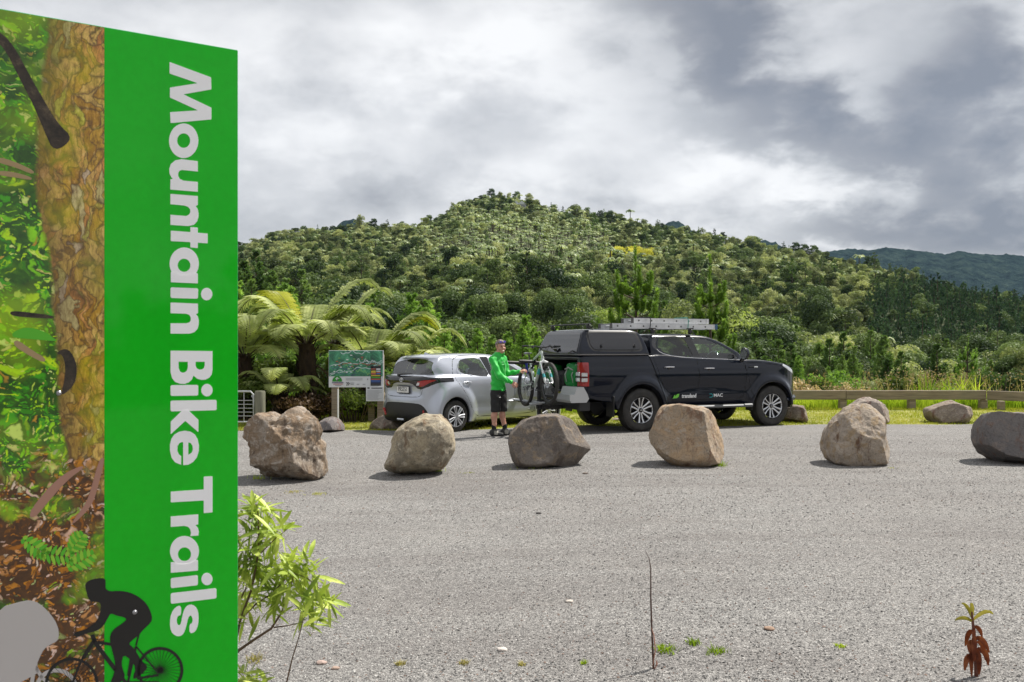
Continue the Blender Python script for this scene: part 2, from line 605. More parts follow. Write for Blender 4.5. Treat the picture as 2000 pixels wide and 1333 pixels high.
nt.links.new(sky.outputs[0], mx.inputs[6]); nt.links.new(sc10.outputs[0], mx.inputs[7]); nt.links.new(mx.outputs[2], bg.inputs[0])

# ------------------------------------------------------------------ terrain
def interp(tab, x):
    xs_, ys_ = zip(*tab)
    return float(np.interp(x, xs_, ys_))
SKYL = [(-900, 520), (200, 505), (400, 492), (465, 482), (500, 468), (540, 452), (600, 449), (660, 443), (700, 437), (760, 440), (810, 436), (850, 424), (880, 402), (920, 386), (970, 377), (1010, 382), (1060, 396),
        (1110, 407), (1160, 414), (1230, 424), (1300, 440), (1340, 446), (1400, 456), (1480, 472), (1560, 486), (1640, 502), (1720, 520), (1800, 540), (1880, 560), (1965, 574), (2100, 590), (2900, 620)]
RDG = [(-900, 430), (465, 470), (800, 520), (970, 560), (1300, 520), (1640, 430), (1965, 340), (2900, 300)]
def terrain(X, Y):
    if Y < 1: return -6.0
    px = 1000 + F * X / Y
    if Y < 24: base = 0.0
    else: base = 0.0
    D = interp(RDG, px); H = CAMH + (HZ - interp(SKYL, px)) / F * D - 4.2
    Db = 100.0
    drop = -6.5 * sstep(25.5, 60, Y) * (1.0 if px > 700 else 1.0)
    if Y <= Db:
        z = drop
    elif Y <= D:
        t = (Y - Db) / (D - Db)
        z = -6.5 + (H + 6.5) * (t ** 1.12)
    else:
        z = H - (Y - D) * .35
    if Y > 60:
        z += 6.5 * math.exp(-((px - 1010) / 190) ** 2 - ((Y - 175) / 40) ** 2) + 5.0 * math.exp(-((px - 620) / 200) ** 2 - ((Y - 210) / 45) ** 2)
        z += 4.5 * math.exp(-((px - 1830) / 190) ** 2 - ((Y - 210) / 50) ** 2)
        n = mnoise.fractal(Vector((X / 60, Y / 60, 1.3)), 1.0, 2.0, 4)
        z += n * 3.0 * min(1, (Y - 60) / 80) * (0.35 if Y > D * .9 else 1)
    return z

us = np.concatenate([np.linspace(-1.6, -.65, 14), np.linspace(-.6, .6, 150), np.linspace(.65, 1.6, 14)])
ds = np.concatenate([np.linspace(24.5, 60, 16), np.linspace(64, 660, 110), np.linspace(680, 1000, 8)])
V = [(u * y, y, terrain(u * y, y) - .02) for y in ds for u in us]
nu = len(us)
Fc = [(i * nu + j, i * nu + j + 1, (i + 1) * nu + j + 1, (i + 1) * nu + j) for i in range(len(ds) - 1) for j in range(nu - 1)]
t = NT('forest_floor', rough=.95)
t.col(t.ramp(t.noise(.06, 8, .7), [(.3, (.035, .045, .018)), (.55, (.08, .095, .04)), (.8, (.15, .14, .075))]))
hill = mesh_obj('hills', V, Fc, t.mat); tag(hill, 'bush covered ridge that rises behind the car park', kind='structure')

# the distant range
def far_range(name, tab, D, label, seed):
    V, Fc = [], []
    pxs = np.arange(tab[0][0], tab[-1][0] + 1, 5)
    rows = [(0, 0.0), (.2, .25), (.4, .5), (.6, .74), (.8, .93), (1.0, 1.0), (1.25, .8), (1.7, .3)]
    for k, (a, hgt) in enumerate(rows):
        for px in pxs:
            y = D * (.72 + .28 * a); H = CAMH + (HZ - interp(tab, px)) / F * D
            u = (px - 1000) / F
            n = mnoise.fractal(Vector((u * 14 + seed, a * 2.2, seed)), 1, 2, 5)
            f = mnoise.noise(Vector((u * 260, a * 30, seed))) * .016 * H
            V.append((u * y, y, H * hgt + H * .10 * n * (1 - abs(2 * a - 1) if a < 1 else 0) + f * (a > .15)))
    n = len(pxs)
    for k in range(len(rows) - 1):
        for i in range(n - 1): Fc.append((k * n + i, k * n + i + 1, (k + 1) * n + i + 1, (k + 1) * n + i))
    o = mesh_obj(name, V, Fc, mat_range)
    tag(o, label, kind='structure')
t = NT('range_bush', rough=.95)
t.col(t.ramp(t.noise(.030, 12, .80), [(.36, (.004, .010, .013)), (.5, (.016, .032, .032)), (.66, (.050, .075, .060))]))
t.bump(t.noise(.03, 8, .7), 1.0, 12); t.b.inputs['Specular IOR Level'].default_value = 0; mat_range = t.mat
FARR = [(1350, 560), (1450, 520), (1560, 500), (1620, 491), (1660, 486), (1700, 489), (1730, 484), (1800, 491), (1850, 497), (1872, 490), (1900, 495), (1940, 500), (1970, 498), (2060, 506), (2300, 520), (2700, 560)]
far_range('far_hills', FARR, 2300, 'long dark blue range on the horizon right of the bush covered ridge', 2.0)
far_range('far_hills', [(630, 470), (655, 448), (668, 434), (690, 430), (706, 436), (725, 450), (760, 470)], 1900, 'small blue knoll peeping over the ridge on its left shoulder', 5.0)
far_range('far_hills', [(1270, 470), (1295, 445), (1305, 434), (1322, 431), (1334, 438), (1350, 450), (1400, 475)], 1900, 'small blue knoll peeping over the ridge right of its summit', 8.0)
far_range('far_hills', [(1460, 500), (1484, 472), (1492, 468), (1505, 474), (1514, 473), (1530, 484), (1560, 500)], 1900, 'low blue bump just left of the long dark blue range', 9.0)

# ------------------------------------------------------------------ yard, grass verge
t = NT('crushed_stone', rough=.9)
t.b.inputs['Specular IOR Level'].default_value = .25
c1 = t.vor(100, 'F1', 'Color'); sepc = t.n('ShaderNodeSeparateColor'); t.l(c1, sepc.inputs[0])
stone = t.ramp(sepc.outputs[0], [(0, (.045, .044, .045)), (.2, (.115, .113, .112)), (.55, (.235, .228, .22)), (.82, (.37, .36, .345)), (1, (.58, .565, .54))])
c2 = t.vor(215, 'F1', 'Color'); sp2 = t.n('ShaderNodeSeparateColor'); t.l(c2, sp2.inputs[0])
fine = t.ramp(sp2.outputs[1], [(0, (.05, .05, .05)), (.5, (.205, .20, .193)), (1, (.40, .39, .37))])
base = t.mix(t.ramp(sp2.outputs[0], [(.45, 0), (.55, 1)]), stone, fine)
big = t.noise(.35, 6, .65)
base = t.mix(t.ramp(big, [(.40, 0), (.8, .35)]), base, (.165, .145, .135), 'MIX')
trk = t.noise(1.0, 6, .66, vec=t.map((.16, .95, 1), rot=(0, 0, .12)), dist=1.1)
base = t.mix(t.ramp(trk, [(.46, 0), (.68, .42)]), base, (.12, .105, .10), 'MIX')
base = t.mix(t.math('MULTIPLY', t.ramp(t.noise(.9, 8, .7), [(.5, 0), (.62, 1)]), .08), base, (.42, .40, .37), 'MIX')
t.col(base)
d1 = t.vor(100); d2 = t.vor(215); hsum = t.math('ADD', t.math('MULTIPLY', d1, -1.0), t.math('MULTIPLY', d2, -.4))
t.bump(hsum, .8, .009)
M_GRAVEL = t.mat
gx = np.linspace(-26, 34, 121)
ys_g = [-14, -6, 0, 3, 6, 9, 12, 14, 16, 17.3]
def lot_edge(x): return 17.35 + .10 * math.sin(x * 1.3) + .05 * math.sin(x * 4.1 + 1) + .55 * sstep(2, 9, x)
V, Fc = [], []
for y in ys_g:
    for x in gx:
        yy = y if y < 17 else lot_edge(x)
        V.append((x, yy, ground_z(x) * sstep(0, 3, y + 3)))
n = len(gx)
for k in range(len(ys_g) - 1):
    for i in range(n - 1): Fc.append((k * n + i, k * n + i + 1, (k + 1) * n + i + 1, (k + 1) * n + i))
tag(mesh_obj('car_park', V, Fc, M_GRAVEL), 'grey crushed stone surface of the car park', kind='structure')

t = NT('verge_soil', rough=.95)
t.col(t.ramp(t.noise(2.2, 9, .7), [(.3, (.10, .125, .02)), (.5, (.24, .25, .05)), (.68, (.34, .31, .10)), (.8, (.30, .21, .11))]))
t.bump(t.noise(40, 4), .8, .02)
V, Fc = [], []
ry = [16.9, 18.5, 20, 22, 24.6, 27]
for k, y in enumerate(ry):
    for x in gx:
        V.append((x, y if k else lot_edge(x) - .25, ground_z(x) - .012 - (.0 if y < 24 else .3 * (y - 24))))
for k in range(len(ry) - 1):
    for i in range(n - 1): Fc.append((k * n + i, k * n + i + 1, (k + 1) * n + i + 1, (k + 1) * n + i))
tag(mesh_obj('grass_verge', V, Fc, t.mat), 'strip of rough lawn along the far edge of the gravel', kind='structure')
# wide land sheet under and around everything
V = [(-1500, -300, -7.2), (1500, -300, -7.2), (1500, 24, -7.2), (-1500, 24, -7.2)]
tag(mesh_obj('ground', V, [(0, 1, 2, 3)], mat('far_land', (.05, .06, .03), .95)), 'lower land around the car park', kind='structure')
V = [(-26, -14, 0), (34, -14, 0), (34, 27.2, -.9), (-26, 27.2, -.9), (-34, -22, -7.3), (42, -22, -7.3), (42, 34, -7.3), (-34, 34, -7.3)]
V = [(x, y, z - .03 - (.09 if z > -5 and x < 0 else 0)) for x, y, z in V]
tag(mesh_obj('embankment', V, [(0, 4, 5, 1), (1, 5, 6, 2), (3, 7, 4, 0)], mat('bank_soil', (.07, .07, .035), .95)), 'sloping bank that carries the car park', kind='structure')

# ------------------------------------------------------------------ the air itself
hb = MB(); hb.box((0, 1490, 415), (5600, 3420, 850)); hz_o = hb.build('haze', mat('_h'), None, smooth=False)
hm = bpy.data.materials.new('hazy_air'); hm.use_nodes = True; hn = hm.node_tree; hn.nodes.clear()
ho = hn.nodes.new('ShaderNodeOutputMaterial'); hv = hn.nodes.new('ShaderNodeVolumePrincipled'); hn.links.new(hv.outputs[0], ho.inputs['Volume'])
hv.inputs['Color'].default_value = (.50, .70, 1.0, 1); hv.inputs['Density'].default_value = .000028; hv.inputs['Anisotropy'].default_value = .2
hz_o.data.materials.clear(); hz_o.data.materials.append(hm); tag(hz_o, 'thin bluish haze in the air', kind='stuff')
SC.cycles.volume_bounces = 0
# ------------------------------------------------------------------ foliage
def leafmat(name, cols, trans=.35, rough=.55, nscale=.6, rnd=.5, backc=1.25, gain=3.3):
    """cols: dark to light leaf colours; varies with the plant and with clumps of it"""
    m = bpy.data.materials.new(name); m.use_nodes = True; MATS[name] = m
    if gain: cols = [tuple(c * gain for c in k) for k in cols]
    nt = m.node_tree; nt.nodes.clear()
    N = lambda t, **k: (lambda x: ([setattr(x, a, b) for a, b in k.items()], x)[1])(nt.nodes.new(t))
    out = N('ShaderNodeOutputMaterial'); mx = N('ShaderNodeMixShader'); p = N('ShaderNodeBsdfPrincipled'); tr = N('ShaderNodeBsdfTranslucent')
    p.inputs['Roughness'].default_value = rough; p.inputs['Specular IOR Level'].default_value = .14
    tcd = N('ShaderNodeTexCoord'); no = N('ShaderNodeTexNoise'); no.inputs['Scale'].default_value = nscale; no.inputs['Detail'].default_value = 5
    oi = N('ShaderNodeObjectInfo'); ma = N('ShaderNodeMath', operation='MULTIPLY_ADD'); ma.inputs[1].default_value = rnd; 
    nt.links.new(tcd.outputs['Object'], no.inputs['Vector']); nt.links.new(oi.outputs['Random'], ma.inputs[0])
    m2 = N('ShaderNodeMath', operation='MULTIPLY_ADD'); m2.inputs[1].default_value = 1.5; m2.inputs[2].default_value = -.25 - rnd / 2
    nt.links.new(no.outputs['Fac'], m2.inputs[0]); nt.links.new(m2.outputs[0], ma.inputs[2])
    cr = N('ShaderNodeValToRGB'); nt.links.new(ma.outputs[0], cr.inputs[0]); e = cr.color_ramp
    e.elements[0].color = (*cols[0], 1); e.elements[0].position = .15; e.elements[1].color = (*cols[-1], 1); e.elements[1].position = .85
    for i, c in enumerate(cols[1:-1]):
        q = e.elements.new(.15 + .7 * (i + 1) / (len(cols) - 1)); q.color = (*c, 1)
    mul = N('ShaderNodeMix', data_type='RGBA', blend_type='MULTIPLY'); mul.inputs[0].default_value = 1; mul.inputs[7].default_value = (backc, backc * 1.05, backc * .6, 1)
    nt.links.new(cr.outputs[0], mul.inputs[6]); nt.links.new(mul.outputs[2], tr.inputs[0])
    nt.links.new(cr.outputs[0], p.inputs['Base Color'])
    mx.inputs[0].default_value = trans
    nt.links.new(p.outputs[0], mx.inputs[1]); nt.links.new(tr.outputs[0], mx.inputs[2]); nt.links.new(mx.outputs[0], out.inputs[0])
    return m


L_BUSH = leafmat('olive_leaf', [(.017, .025, .010), (.046, .058, .024), (.086, .100, .042), (.13, .138, .065)], nscale=.25, rnd=.8)
L_DARK = leafmat('dark_leaf', [(.010, .018, .008), (.030, .045, .016), (.06, .08, .03)], trans=.25, nscale=.3, rnd=.6)
L_GREY = leafmat('grey_leaf', [(.04, .048, .022), (.10, .11, .055), (.18, .185, .10)], trans=.3, nscale=.3, rnd=.7)
L_FERN = leafmat('silver_fern_leaf', [(.04, .055, .026), (.08, .10, .05), (.14, .155, .088)], trans=.35, nscale=.4, rnd=.6, rough=.4)
L_PINE = leafmat('pine_needle', [(.014, .026, .008), (.032, .056, .015), (.062, .092, .026)], trans=.35, nscale=.5, rnd=.6)
L_PINEB = leafmat('fresh_pine_needle', [(.026, .050, .010), (.062, .105, .020), (.12, .17, .04)], trans=.4, nscale=1.2, rnd=.3)
L_CAND = leafmat('candle_needle', [(.035, .065, .012), (.085, .14, .025), (.16, .23, .05)], trans=.4, nscale=1.2, rnd=.2, gain=2.1)
L_PLANT = leafmat('plantation_needle', [(.008, .018, .010), (.018, .036, .017), (.034, .058, .026)], trans=.3, nscale=.3, rnd=.5)
L_LIME = leafmat('lime_leaf', [(.030, .045, .012), (.075, .098, .026), (.14, .165, .05)], trans=.4, nscale=.5, rnd=.5)
L_YEL = leafmat('yellow_leaf', [(.12, .115, .02), (.21, .20, .035), (.29, .27, .065)], trans=.4, nscale=.4, rnd=.3)
L_DRY = leafmat('dry_seedhead', [(.08, .06, .03), (.15, .115, .07), (.22, .18, .12)], trans=.3, nscale=2, rnd=.6)
B_BARK = NT('bark', rough=.9); B_BARK.col(B_BARK.ramp(B_BARK.noise(6, 6, .7, vec=B_BARK.map((1, 1, .25))), [(.3, (.035, .024, .016)), (.7, (.13, .095, .065))])); B_BARK = B_BARK.mat
B_DEAD = mat('dead_wood', (.34, .31, .28), .8)
RNG = np.random.default_rng(7)


def leaves(P, Nn, size, aspect=.5, jit=.7, rng=RNG, up=0.0, droop=None):
    """one bent leaf clump (4 corners) per point P with facing Nn"""
    n = len(P)
    N = Nn + rng.normal(0, jit, (n, 3)); N[:, 2] += up
    N /= np.linalg.norm(N, axis=1)[:, None] + 1e-9
    A = rng.normal(0, 1, (n, 3))
    if droop is not None: A = A * .35 + droop
    A -= N * (A * N).sum(1)[:, None]; A /= np.linalg.norm(A, axis=1)[:, None] + 1e-9
    B = np.cross(N, A)
    s = (size * rng.uniform(.6, 1.3, n))[:, None] if not hasattr(size, 'shape') else size[:, None]
    V = np.stack([P - A * s * .5, P + B * s * .5 * aspect - N * s * .05, P + A * s * .5, P - B * s * .5 * aspect + N * s * .08], 1)
    return V.reshape(-1, 3), np.arange(4 * n).reshape(-1, 4)


def sph(n, rng=RNG):
    v = rng.normal(0, 1, (n, 3)); return v / np.linalg.norm(v, axis=1)[:, None]


def blob_crown(blobs, n, size, rng=RNG, aspect=.55, jit=.55, depth=.35):
    b = np.array([[*c, *r] for c, r in blobs], float)
    w = (b[:, 3] * b[:, 4] + b[:, 5] * b[:, 3]); k = rng.choice(len(b), n, p=w / w.sum())
    d = sph(n, rng)
    lo = d[:, 2] < -.35; d[lo, 2] *= -.6
    rad = 1 - depth * rng.random(n) ** 2.2
    P = b[k, :3] + d * b[k, 3:] * rad[:, None]
    return leaves(P, d, size, aspect, jit, rng)


def join(parts):
    Vs, Fs, Ms, o = [], [], [], 0
    for V, Fc, m in parts:
        V = np.asarray(V, float); Vs.append(V)
        Fs += [tuple(int(i) + o for i in f) for f in Fc]; Ms += [m] * len(Fc); o += len(V)
    return np.vstack(Vs), Fs, Ms


def twigs(pts_list, r0, seg=5):
    b = MB()
    for pts, r in pts_list: b.tube(pts, r, seg)
    return b


def make_broad(seed, h=8.0, w=6.0, lobes=11, n=1500, size=.55, lm=None, tall=1.0):
    rng = np.random.default_rng(seed)
    blobs = [((0, 0, h * .62), (w * .30, w * .30, h * .26))]
    for i in range(lobes):
        a = rng.uniform(0, 6.28); r = rng.uniform(.15, .40) * w; z = rng.uniform(.34, .84) * h
        k = 1 - abs(z / h - .5) * .9
        s = rng.uniform(.12, .24) * w
        blobs.append(((r * k * math.cos(a), r * k * math.sin(a), z), (s, s, s * rng.uniform(.6, 1.0) * tall)))
    V, Fc = blob_crown(blobs, n, size, rng)
    b = MB(); b.tube([(0, 0, -.6), (.05, 0, h * .3), (0, .05, h * .6)], [w * .04, w * .03, w * .015], 6)
    for c, r in blobs[1:7]: b.tube([(0, 0, h * .25), (c[0] * .5, c[1] * .5, c[2] * .7), c], [w * .022, w * .014, w * .006], 5)
    return (V, Fc, lm or L_BUSH), b


def make_cone(seed, h=8, w=3.4, n=1500, size=.5, lm=None, up=.5, power=.8):
    """conical evergreen built of upswept sprays"""
    rng = np.random.default_rng(seed); nt_ = max(40, n // 40)
    z = rng.random(nt_) ** 1.2; a = rng.uniform(0, 6.283, nt_); r = (1 - z) ** power * w * .5 * rng.uniform(.35, 1.0, nt_) ** .5 * (.8 + .2 * np.sin(a * 3 + seed)) + .04
    C = np.stack([r * np.cos(a), r * np.sin(a), h * (.08 + .88 * z)], 1)
    D = np.stack([np.cos(a), np.sin(a), np.full(nt_, up + .35)], 1); D /= np.linalg.norm(D, axis=1)[:, None]
    k = rng.integers(0, nt_, n); Ls = (w * .17 * (1.15 - z[k]))[:, None]
    P = C[k] + D[k] * Ls * rng.uniform(-.7, 1.1, (n, 1)) + rng.normal(0, .30, (n, 3)) * Ls
    d = rng.normal(0, 1, (n, 3)) * .5 + np.array([0, 0, .55]) + D[k] * .4
    V, Fc = leaves(P, d, size, .22, .35, rng, droop=D[k] + np.array([0, 0, .3]))
    b = MB(); b.tube([(0, 0, -.6), (0, 0, h * .94)], [w * .045, .02], 6)
    for q in range(0, nt_, 3): b.tube([(0, 0, max(.2, C[q][2] - r[q] * .45)), tuple(C[q])], [.035, .012], 4)
    return (V, Fc, lm or L_PINE), b


def make_brushpine(seed, h=6.5, shoots=60, lm=None, w=3.0, needles=90, nl=.17):
    """young pine whose shoots stand up like candles"""
    rng = np.random.default_rng(seed)
    b = MB(); b.tube([(0, 0, -.5), (.03, 0, h * .5), (0, 0, h)], [.09, .055, .012], 7)
    segs = [((0, 0, h * .80), (0, 0, h * 1.0))]
    whorls = 6
    for k in range(whorls):
        zb = h * (.10 + .70 * k / whorls); nb = 5
        L = w * .55 * (1 - k / whorls * .68) * rng.uniform(.85, 1.1)
        for i in range(nb):
            a = 6.283 * (i + rng.uniform(-.25, .25)) / nb + k * .9
            l = L * rng.uniform(.7, 1.15)
            p0 = Vector((0, 0, zb)); p1 = p0 + Vector((math.cos(a) * l * .55, math.sin(a) * l * .55, l * .22)); p2 = p0 + Vector((math.cos(a) * l * .85, math.sin(a) * l * .85, l * .55))
            p3 = p2 + Vector((math.cos(a) * l * .08, math.sin(a) * l * .08, rng.uniform(.35, .75) * h * .085 + .12))
            b.tube([p0, p1, p2, p3], [.03, .022, .014, .006], 5)
            segs += [(p1.lerp(p2, .1), p2), (p2, p3 + Vector((0, 0, .16)))]
            for j in range(2):
                q = p1.lerp(p2, rng.uniform(.0, .9)); dd = Vector((rng.uniform(-.25, .25), rng.uniform(-.25, .25), rng.uniform(.4, .7))) * (.09 * h * .8)
                segs.append((q, q + dd))
    Vn, Fn = [], []
    P, N, A = [], [], []
    for p, q in segs:
        p, q = np.array(p), np.array(q); m = needles
        t = rng.random(m)[:, None]; ax = (q - p) / (np.linalg.norm(q - p) + 1e-6)
        rd = rng.normal(0, 1, (m, 3)); rd -= ax * (rd @ ax)[:, None]; rd /= np.linalg.norm(rd, axis=1)[:, None]
        dirn = rd * .75 + ax * .8; dirn /= np.linalg.norm(dirn, axis=1)[:, None]
        ln = nl * (.7 + .5 * rng.random(m))[:, None] * (1 - .35 * t)
        base = p + (q - p) * t; tip = base + dirn * ln
        sd_ = np.cross(dirn, ax); sd_ /= np.linalg.norm(sd_, axis=1)[:, None] + 1e-9
        wv = sd_ * .022
        Vn.append(np.stack([base - wv * .6, base + wv * .6, tip + wv * .5, tip - wv * .5], 1).reshape(-1, 3))
    V = np.vstack(Vn); Fc = np.arange(len(V)).reshape(-1, 4)
    return (V, Fc, lm or L_PINEB), b


def make_farfern(seed, h=4.5, r=2.2, nf=15):
    rng = np.random.default_rng(seed); V, Fc = [], []
    for i in range(nf):
        a = 6.283 * (i + rng.uniform(-.3, .3)) / nf; L = r * rng.uniform(.8, 1.15); up = rng.uniform(.25, .5)
        ca, sa = math.cos(a), math.sin(a); prev = None
        for k in range(5):
            t = k / 4; x = L * t; z = h + L * (up * math.sin(t * 2.6) - .28 * t * t); w = .42 * math.sin(min(1, t * 1.6 + .25) * 2.2) * (1.0 if t < .95 else .2) * r * .45
            V += [(ca * x - sa * w, sa * x + ca * w, z - abs(w) * .25), (ca * x, sa * x, z), (ca * x + sa * w, sa * x - ca * w, z - abs(w) * .25)]
            if prev is not None:
                q = len(V) - 3; Fc += [(prev, prev + 1, q + 1, q), (prev + 1, prev + 2, q + 2, q + 1)]
            prev = len(V) - 3
    b = MB(); b.tube([(0, 0, -.5), (0, 0, h)], [.16, .12], 5)
    return (np.array(V), Fc, L_FERN), b


def one_mesh(name, pr):
    (V, Fc, lm), b = pr
    V2, F2, M2 = join([(V, Fc, 0), (b.v, b.f, 1)])
    return mesh_obj(name, V2, F2, [lm, B_BARK], smooth=False, mi=M2)


def tree_thing(name, pr, crown='crown', trunk='trunk'):
    (V, Fc, lm), b = pr
    t = empty(name)
    mesh_obj(crown, V, Fc if isinstance(Fc, np.ndarray) else Fc, lm, t, smooth=False)
    b.build(trunk, B_BARK, t, sharp=60)
    return t


# ---- far wood: one mass, scattered over the hills from hidden source meshes
LIB = bpy.data.collections.new('wood_sources')
SPEC = []
def src(pr):
    o = one_mesh('wood_source_%02d' % len(SPEC), pr)
    COL.objects.unlink(o); LIB.objects.link(o); SPEC.append(o)
    return len(SPEC) - 1
S_B = [src(make_broad(11, 6, 5.5, 13, 1700, .42)), src(make_broad(12, 7, 5, 12, 1700, .42)), src(make_broad(13, 5, 6, 15, 1800, .40)), src(make_broad(14, 5, 4.6, 15, 1500, .38))]
S_D = [src(make_broad(21, 7.4, 5.2, 13, 1800, .42, L_DARK)), src(make_broad(22, 6.5, 6, 14, 1800, .42, L_DARK)), src(make_cone(23, 8, 4, 1200, .5, L_DARK, up=.2, power=.6))]
S_G = [src(make_broad(31, 6, 4.0, 12, 1400, .34, L_GREY, 1.4)), src(make_broad(32, 7.0, 3.4, 12, 1300, .34, L_GREY, 1.8))]
S_F = [src(make_farfern(41, 4.2, 1.75)), src(make_farfern(42, 5.0, 1.9)), src(make_farfern(43, 3.4, 1.6))]
S_P = [src(make_cone(51, 6.6, 3.6, 1500, .45, L_PLANT, power=.55)), src(make_cone(52, 7.2, 3.4, 1500, .45, L_PLANT, power=.6))]
S_C = [src(make_cone(61, 8, 3.4, 1200, .42, L_PINE)), src(make_cone(62, 7, 3.0, 1100, .42, L_DARK, power=.7))]
S_L = [src(make_broad(71, 4.0, 5.4, 15, 1700, .34, L_LIME))]
S_Y = [src(make_broad(81, 4.5, 6, 15, 1400, .4, L_YEL))]


def pick(rng, px, py, Y):
    """which plant grows at a spot, by the patches of bush on the hill"""
    r = rng.random(); n = mnoise.noise(Vector((px / 70, py / 45, 3)))
    n2 = mnoise.noise(Vector((px / 40, py / 25, 9)))
    if 1690 < px < 2050 and 560 < py < 705 and (px - 1690) / 90 + (py - 560) / 60 > .8: return S_P if r < .92 else S_D
    if ((px - 1235) / 50) ** 2 + ((py - 506) / 10) ** 2 < 1: return S_Y if r < .8 else S_B
    fern = math.exp(-((px - 1010) / 230) ** 2 - ((py - 490) / 85) ** 2)
    if r < (fern * .80 + .20 + n * .15) * (1 if Y > 270 else .3): return S_F
    if py > 560 and px < 1250 and n > -.25: return S_B if r < .55 else (S_D if r < .9 else S_C)
    if py > 640 and px > 1400 and n2 > .1: return S_L if r > .4 else S_B
    if n2 > .12: return S_G if r < .8 else S_B
    if n > .15: return S_D if r < .75 else S_C
    return S_B if r < .62 else (S_D if r < .78 else (S_G if r < .95 else S_C))


def scatter_wood():
    rng = np.random.default_rng(3); pts, idx, rot, scl = [], [], [], []
    Y = 112.0
    while Y < 600:
        step = 2.4 + Y * .0016
        half = .84 * Y
        for X in np.arange(-half - 6, half + 6, step):
            x = X + rng.uniform(-.5, .5) * step; y = Y + rng.uniform(-.5, .5) * step
            px = 1000 + F * x / y
            if px < -350 or px > 2450: continue
            if y > interp(RDG, px) + 10: continue
            z = terrain(x, y); py = HZ - (z - CAMH) / y * F
            sp = pick(rng, px, py, y)
            k = sp[rng.integers(len(sp))]
            s = rng.uniform(.42, .92) * (1.0 if sp is not S_P else .95)
            if rng.random() < .10: s *= 1.5
            if y > interp(RDG, px) * .93: s *= .85 + .5 * (rng.random() < .12)
            pts.append((x, y, z - .4)); idx.append(k); rot.append(rng.uniform(0, 6.28)); scl.append(s)
        Y += step * .92
    for px, py, Yd in [(838, 428, 515), (1190, 418, 535), (1145, 408, 540), (1385, 455, 505), (1430, 462, 500), (1590, 495, 440), (1572, 497, 440), (1555, 494, 445), (960, 378, 558), (1010, 382, 556), (730, 437, 505)]:
        x = (px - 1000) / F * Yd; z = terrain(x, Yd)
        pts.append((x, Yd, z)); idx.append(S_D[rng.integers(2)]); rot.append(1.0); scl.append(1.15)
    return pts, idx, rot, scl


def instancer(name, pts, idx, rot, scl, label):
    me = bpy.data.meshes.new(name); me.from_pydata(pts, [], [])
    for nm, ty, dat in (('pick', 'INT', idx), ('turn', 'FLOAT', rot), ('size', 'FLOAT', scl)):
        a = me.attributes.new(nm, ty, 'POINT'); a.data.foreach_set('value', dat)
    o = bpy.data.objects.new(name, me); COL.objects.link(o); tag(o, label, kind='stuff')
    ng = bpy.data.node_groups.new(name + '_nodes', 'GeometryNodeTree')
    ng.interface.new_socket('Geometry', in_out='INPUT', socket_type='NodeSocketGeometry'); ng.interface.new_socket('Geometry', in_out='OUTPUT', socket_type='NodeSocketGeometry')
    gi, go = ng.nodes.new('NodeGroupInput'), ng.nodes.new('NodeGroupOutput')
    ci = ng.nodes.new('GeometryNodeCollectionInfo'); ci.inputs['Collection'].default_value = LIB; ci.inputs['Separate Children'].default_value = True; ci.inputs['Reset Children'].default_value = True
    ip = ng.nodes.new('GeometryNodeInstanceOnPoints'); ip.inputs['Pick Instance'].default_value = True
    def attr(nm, ty):
        x = ng.nodes.new('GeometryNodeInputNamedAttribute'); x.data_type = ty; x.inputs['Name'].default_value = nm
        return next(s for s in x.outputs if s.enabled and s.name == 'Attribute')
    ng.links.new(gi.outputs[0], ip.inputs['Points']); ng.links.new(ci.outputs[0], ip.inputs['Instance']); ng.links.new(attr('pick', 'INT'), ip.inputs['Instance Index'])
    cx = ng.nodes.new('ShaderNodeCombineXYZ'); ng.links.new(attr('turn', 'FLOAT'), cx.inputs[2])
    ng.links.new(cx.outputs[0], ip.inputs['Rotation']); ng.links.new(attr('size', 'FLOAT'), ip.inputs['Scale'])
    ng.links.new(ip.outputs[0], go.inputs[0])
    md = o.modifiers.new('scatter', 'NODES'); md.node_group = ng
    return o


_w = scatter_wood()
print('wood', len(_w[0]))
instancer('forest', *_w, 'mixed native bush and tree ferns covering the whole hillside')

# ---- trees of the middle distance, each one a thing
def place(proto, px, top, Y, label, group, hproto, rng, cat='tree', w=1.0, sink=.3):
    x = (px - 1000) / F * Y; gz = terrain(x, Y) if Y > 24.5 else ground_z(x)
    h = CAMH - (top - HZ) / F * Y - gz + sink
    s = h / hproto
    o = dup(proto, (x, Y, gz - sink), rng.uniform(0, 6.28), (s * w, s * w, s))
    tag(o, label, cat, group)
    return o

TP = {}
def proto(k, pr, h, cat='tree'):
    t = tree_thing(k[0], pr); TP[k[1]] = (t, h)
    return t
proto(('pine_tree', 'pA'), make_cone(101, 8, 3.6, 9000, .24, L_PINE), 8)
proto(('pine_tree', 'pB'), make_cone(102, 8, 3.0, 8000, .24, L_PINE, power=.7), 8)
proto(('pine_tree', 'pC'), make_cone(103, 8, 3.8, 9000, .24, L_PINEB), 8)
proto(('bushy_tree', 'bA'), make_broad(111, 6, 5, 13, 10000, .19), 6)
proto(('bushy_tree', 'bB'), make_broad(112, 6, 4.4, 12, 9500, .19, L_BUSH, 1.3), 6)
proto(('dark_tree', 'dA'), make_broad(113, 7, 5, 13, 10500, .20, L_DARK, 1.3), 7)
proto(('dark_tree', 'dB'), make_broad(114, 7, 4.0, 11, 9500, .20, L_DARK, 1.5), 7)
proto(('grey_shrub', 'gA'), make_broad(115, 5, 4, 12, 9500, .14, L_GREY, 1.2), 5)
proto(('lime_shrub', 'lA'), make_broad(116, 4, 5, 13, 10000, .13, L_LIME), 4)
proto(('lime_shrub', 'lB'), make_broad(117, 5, 4, 12, 10000, .15, L_LIME, 1.2), 5)
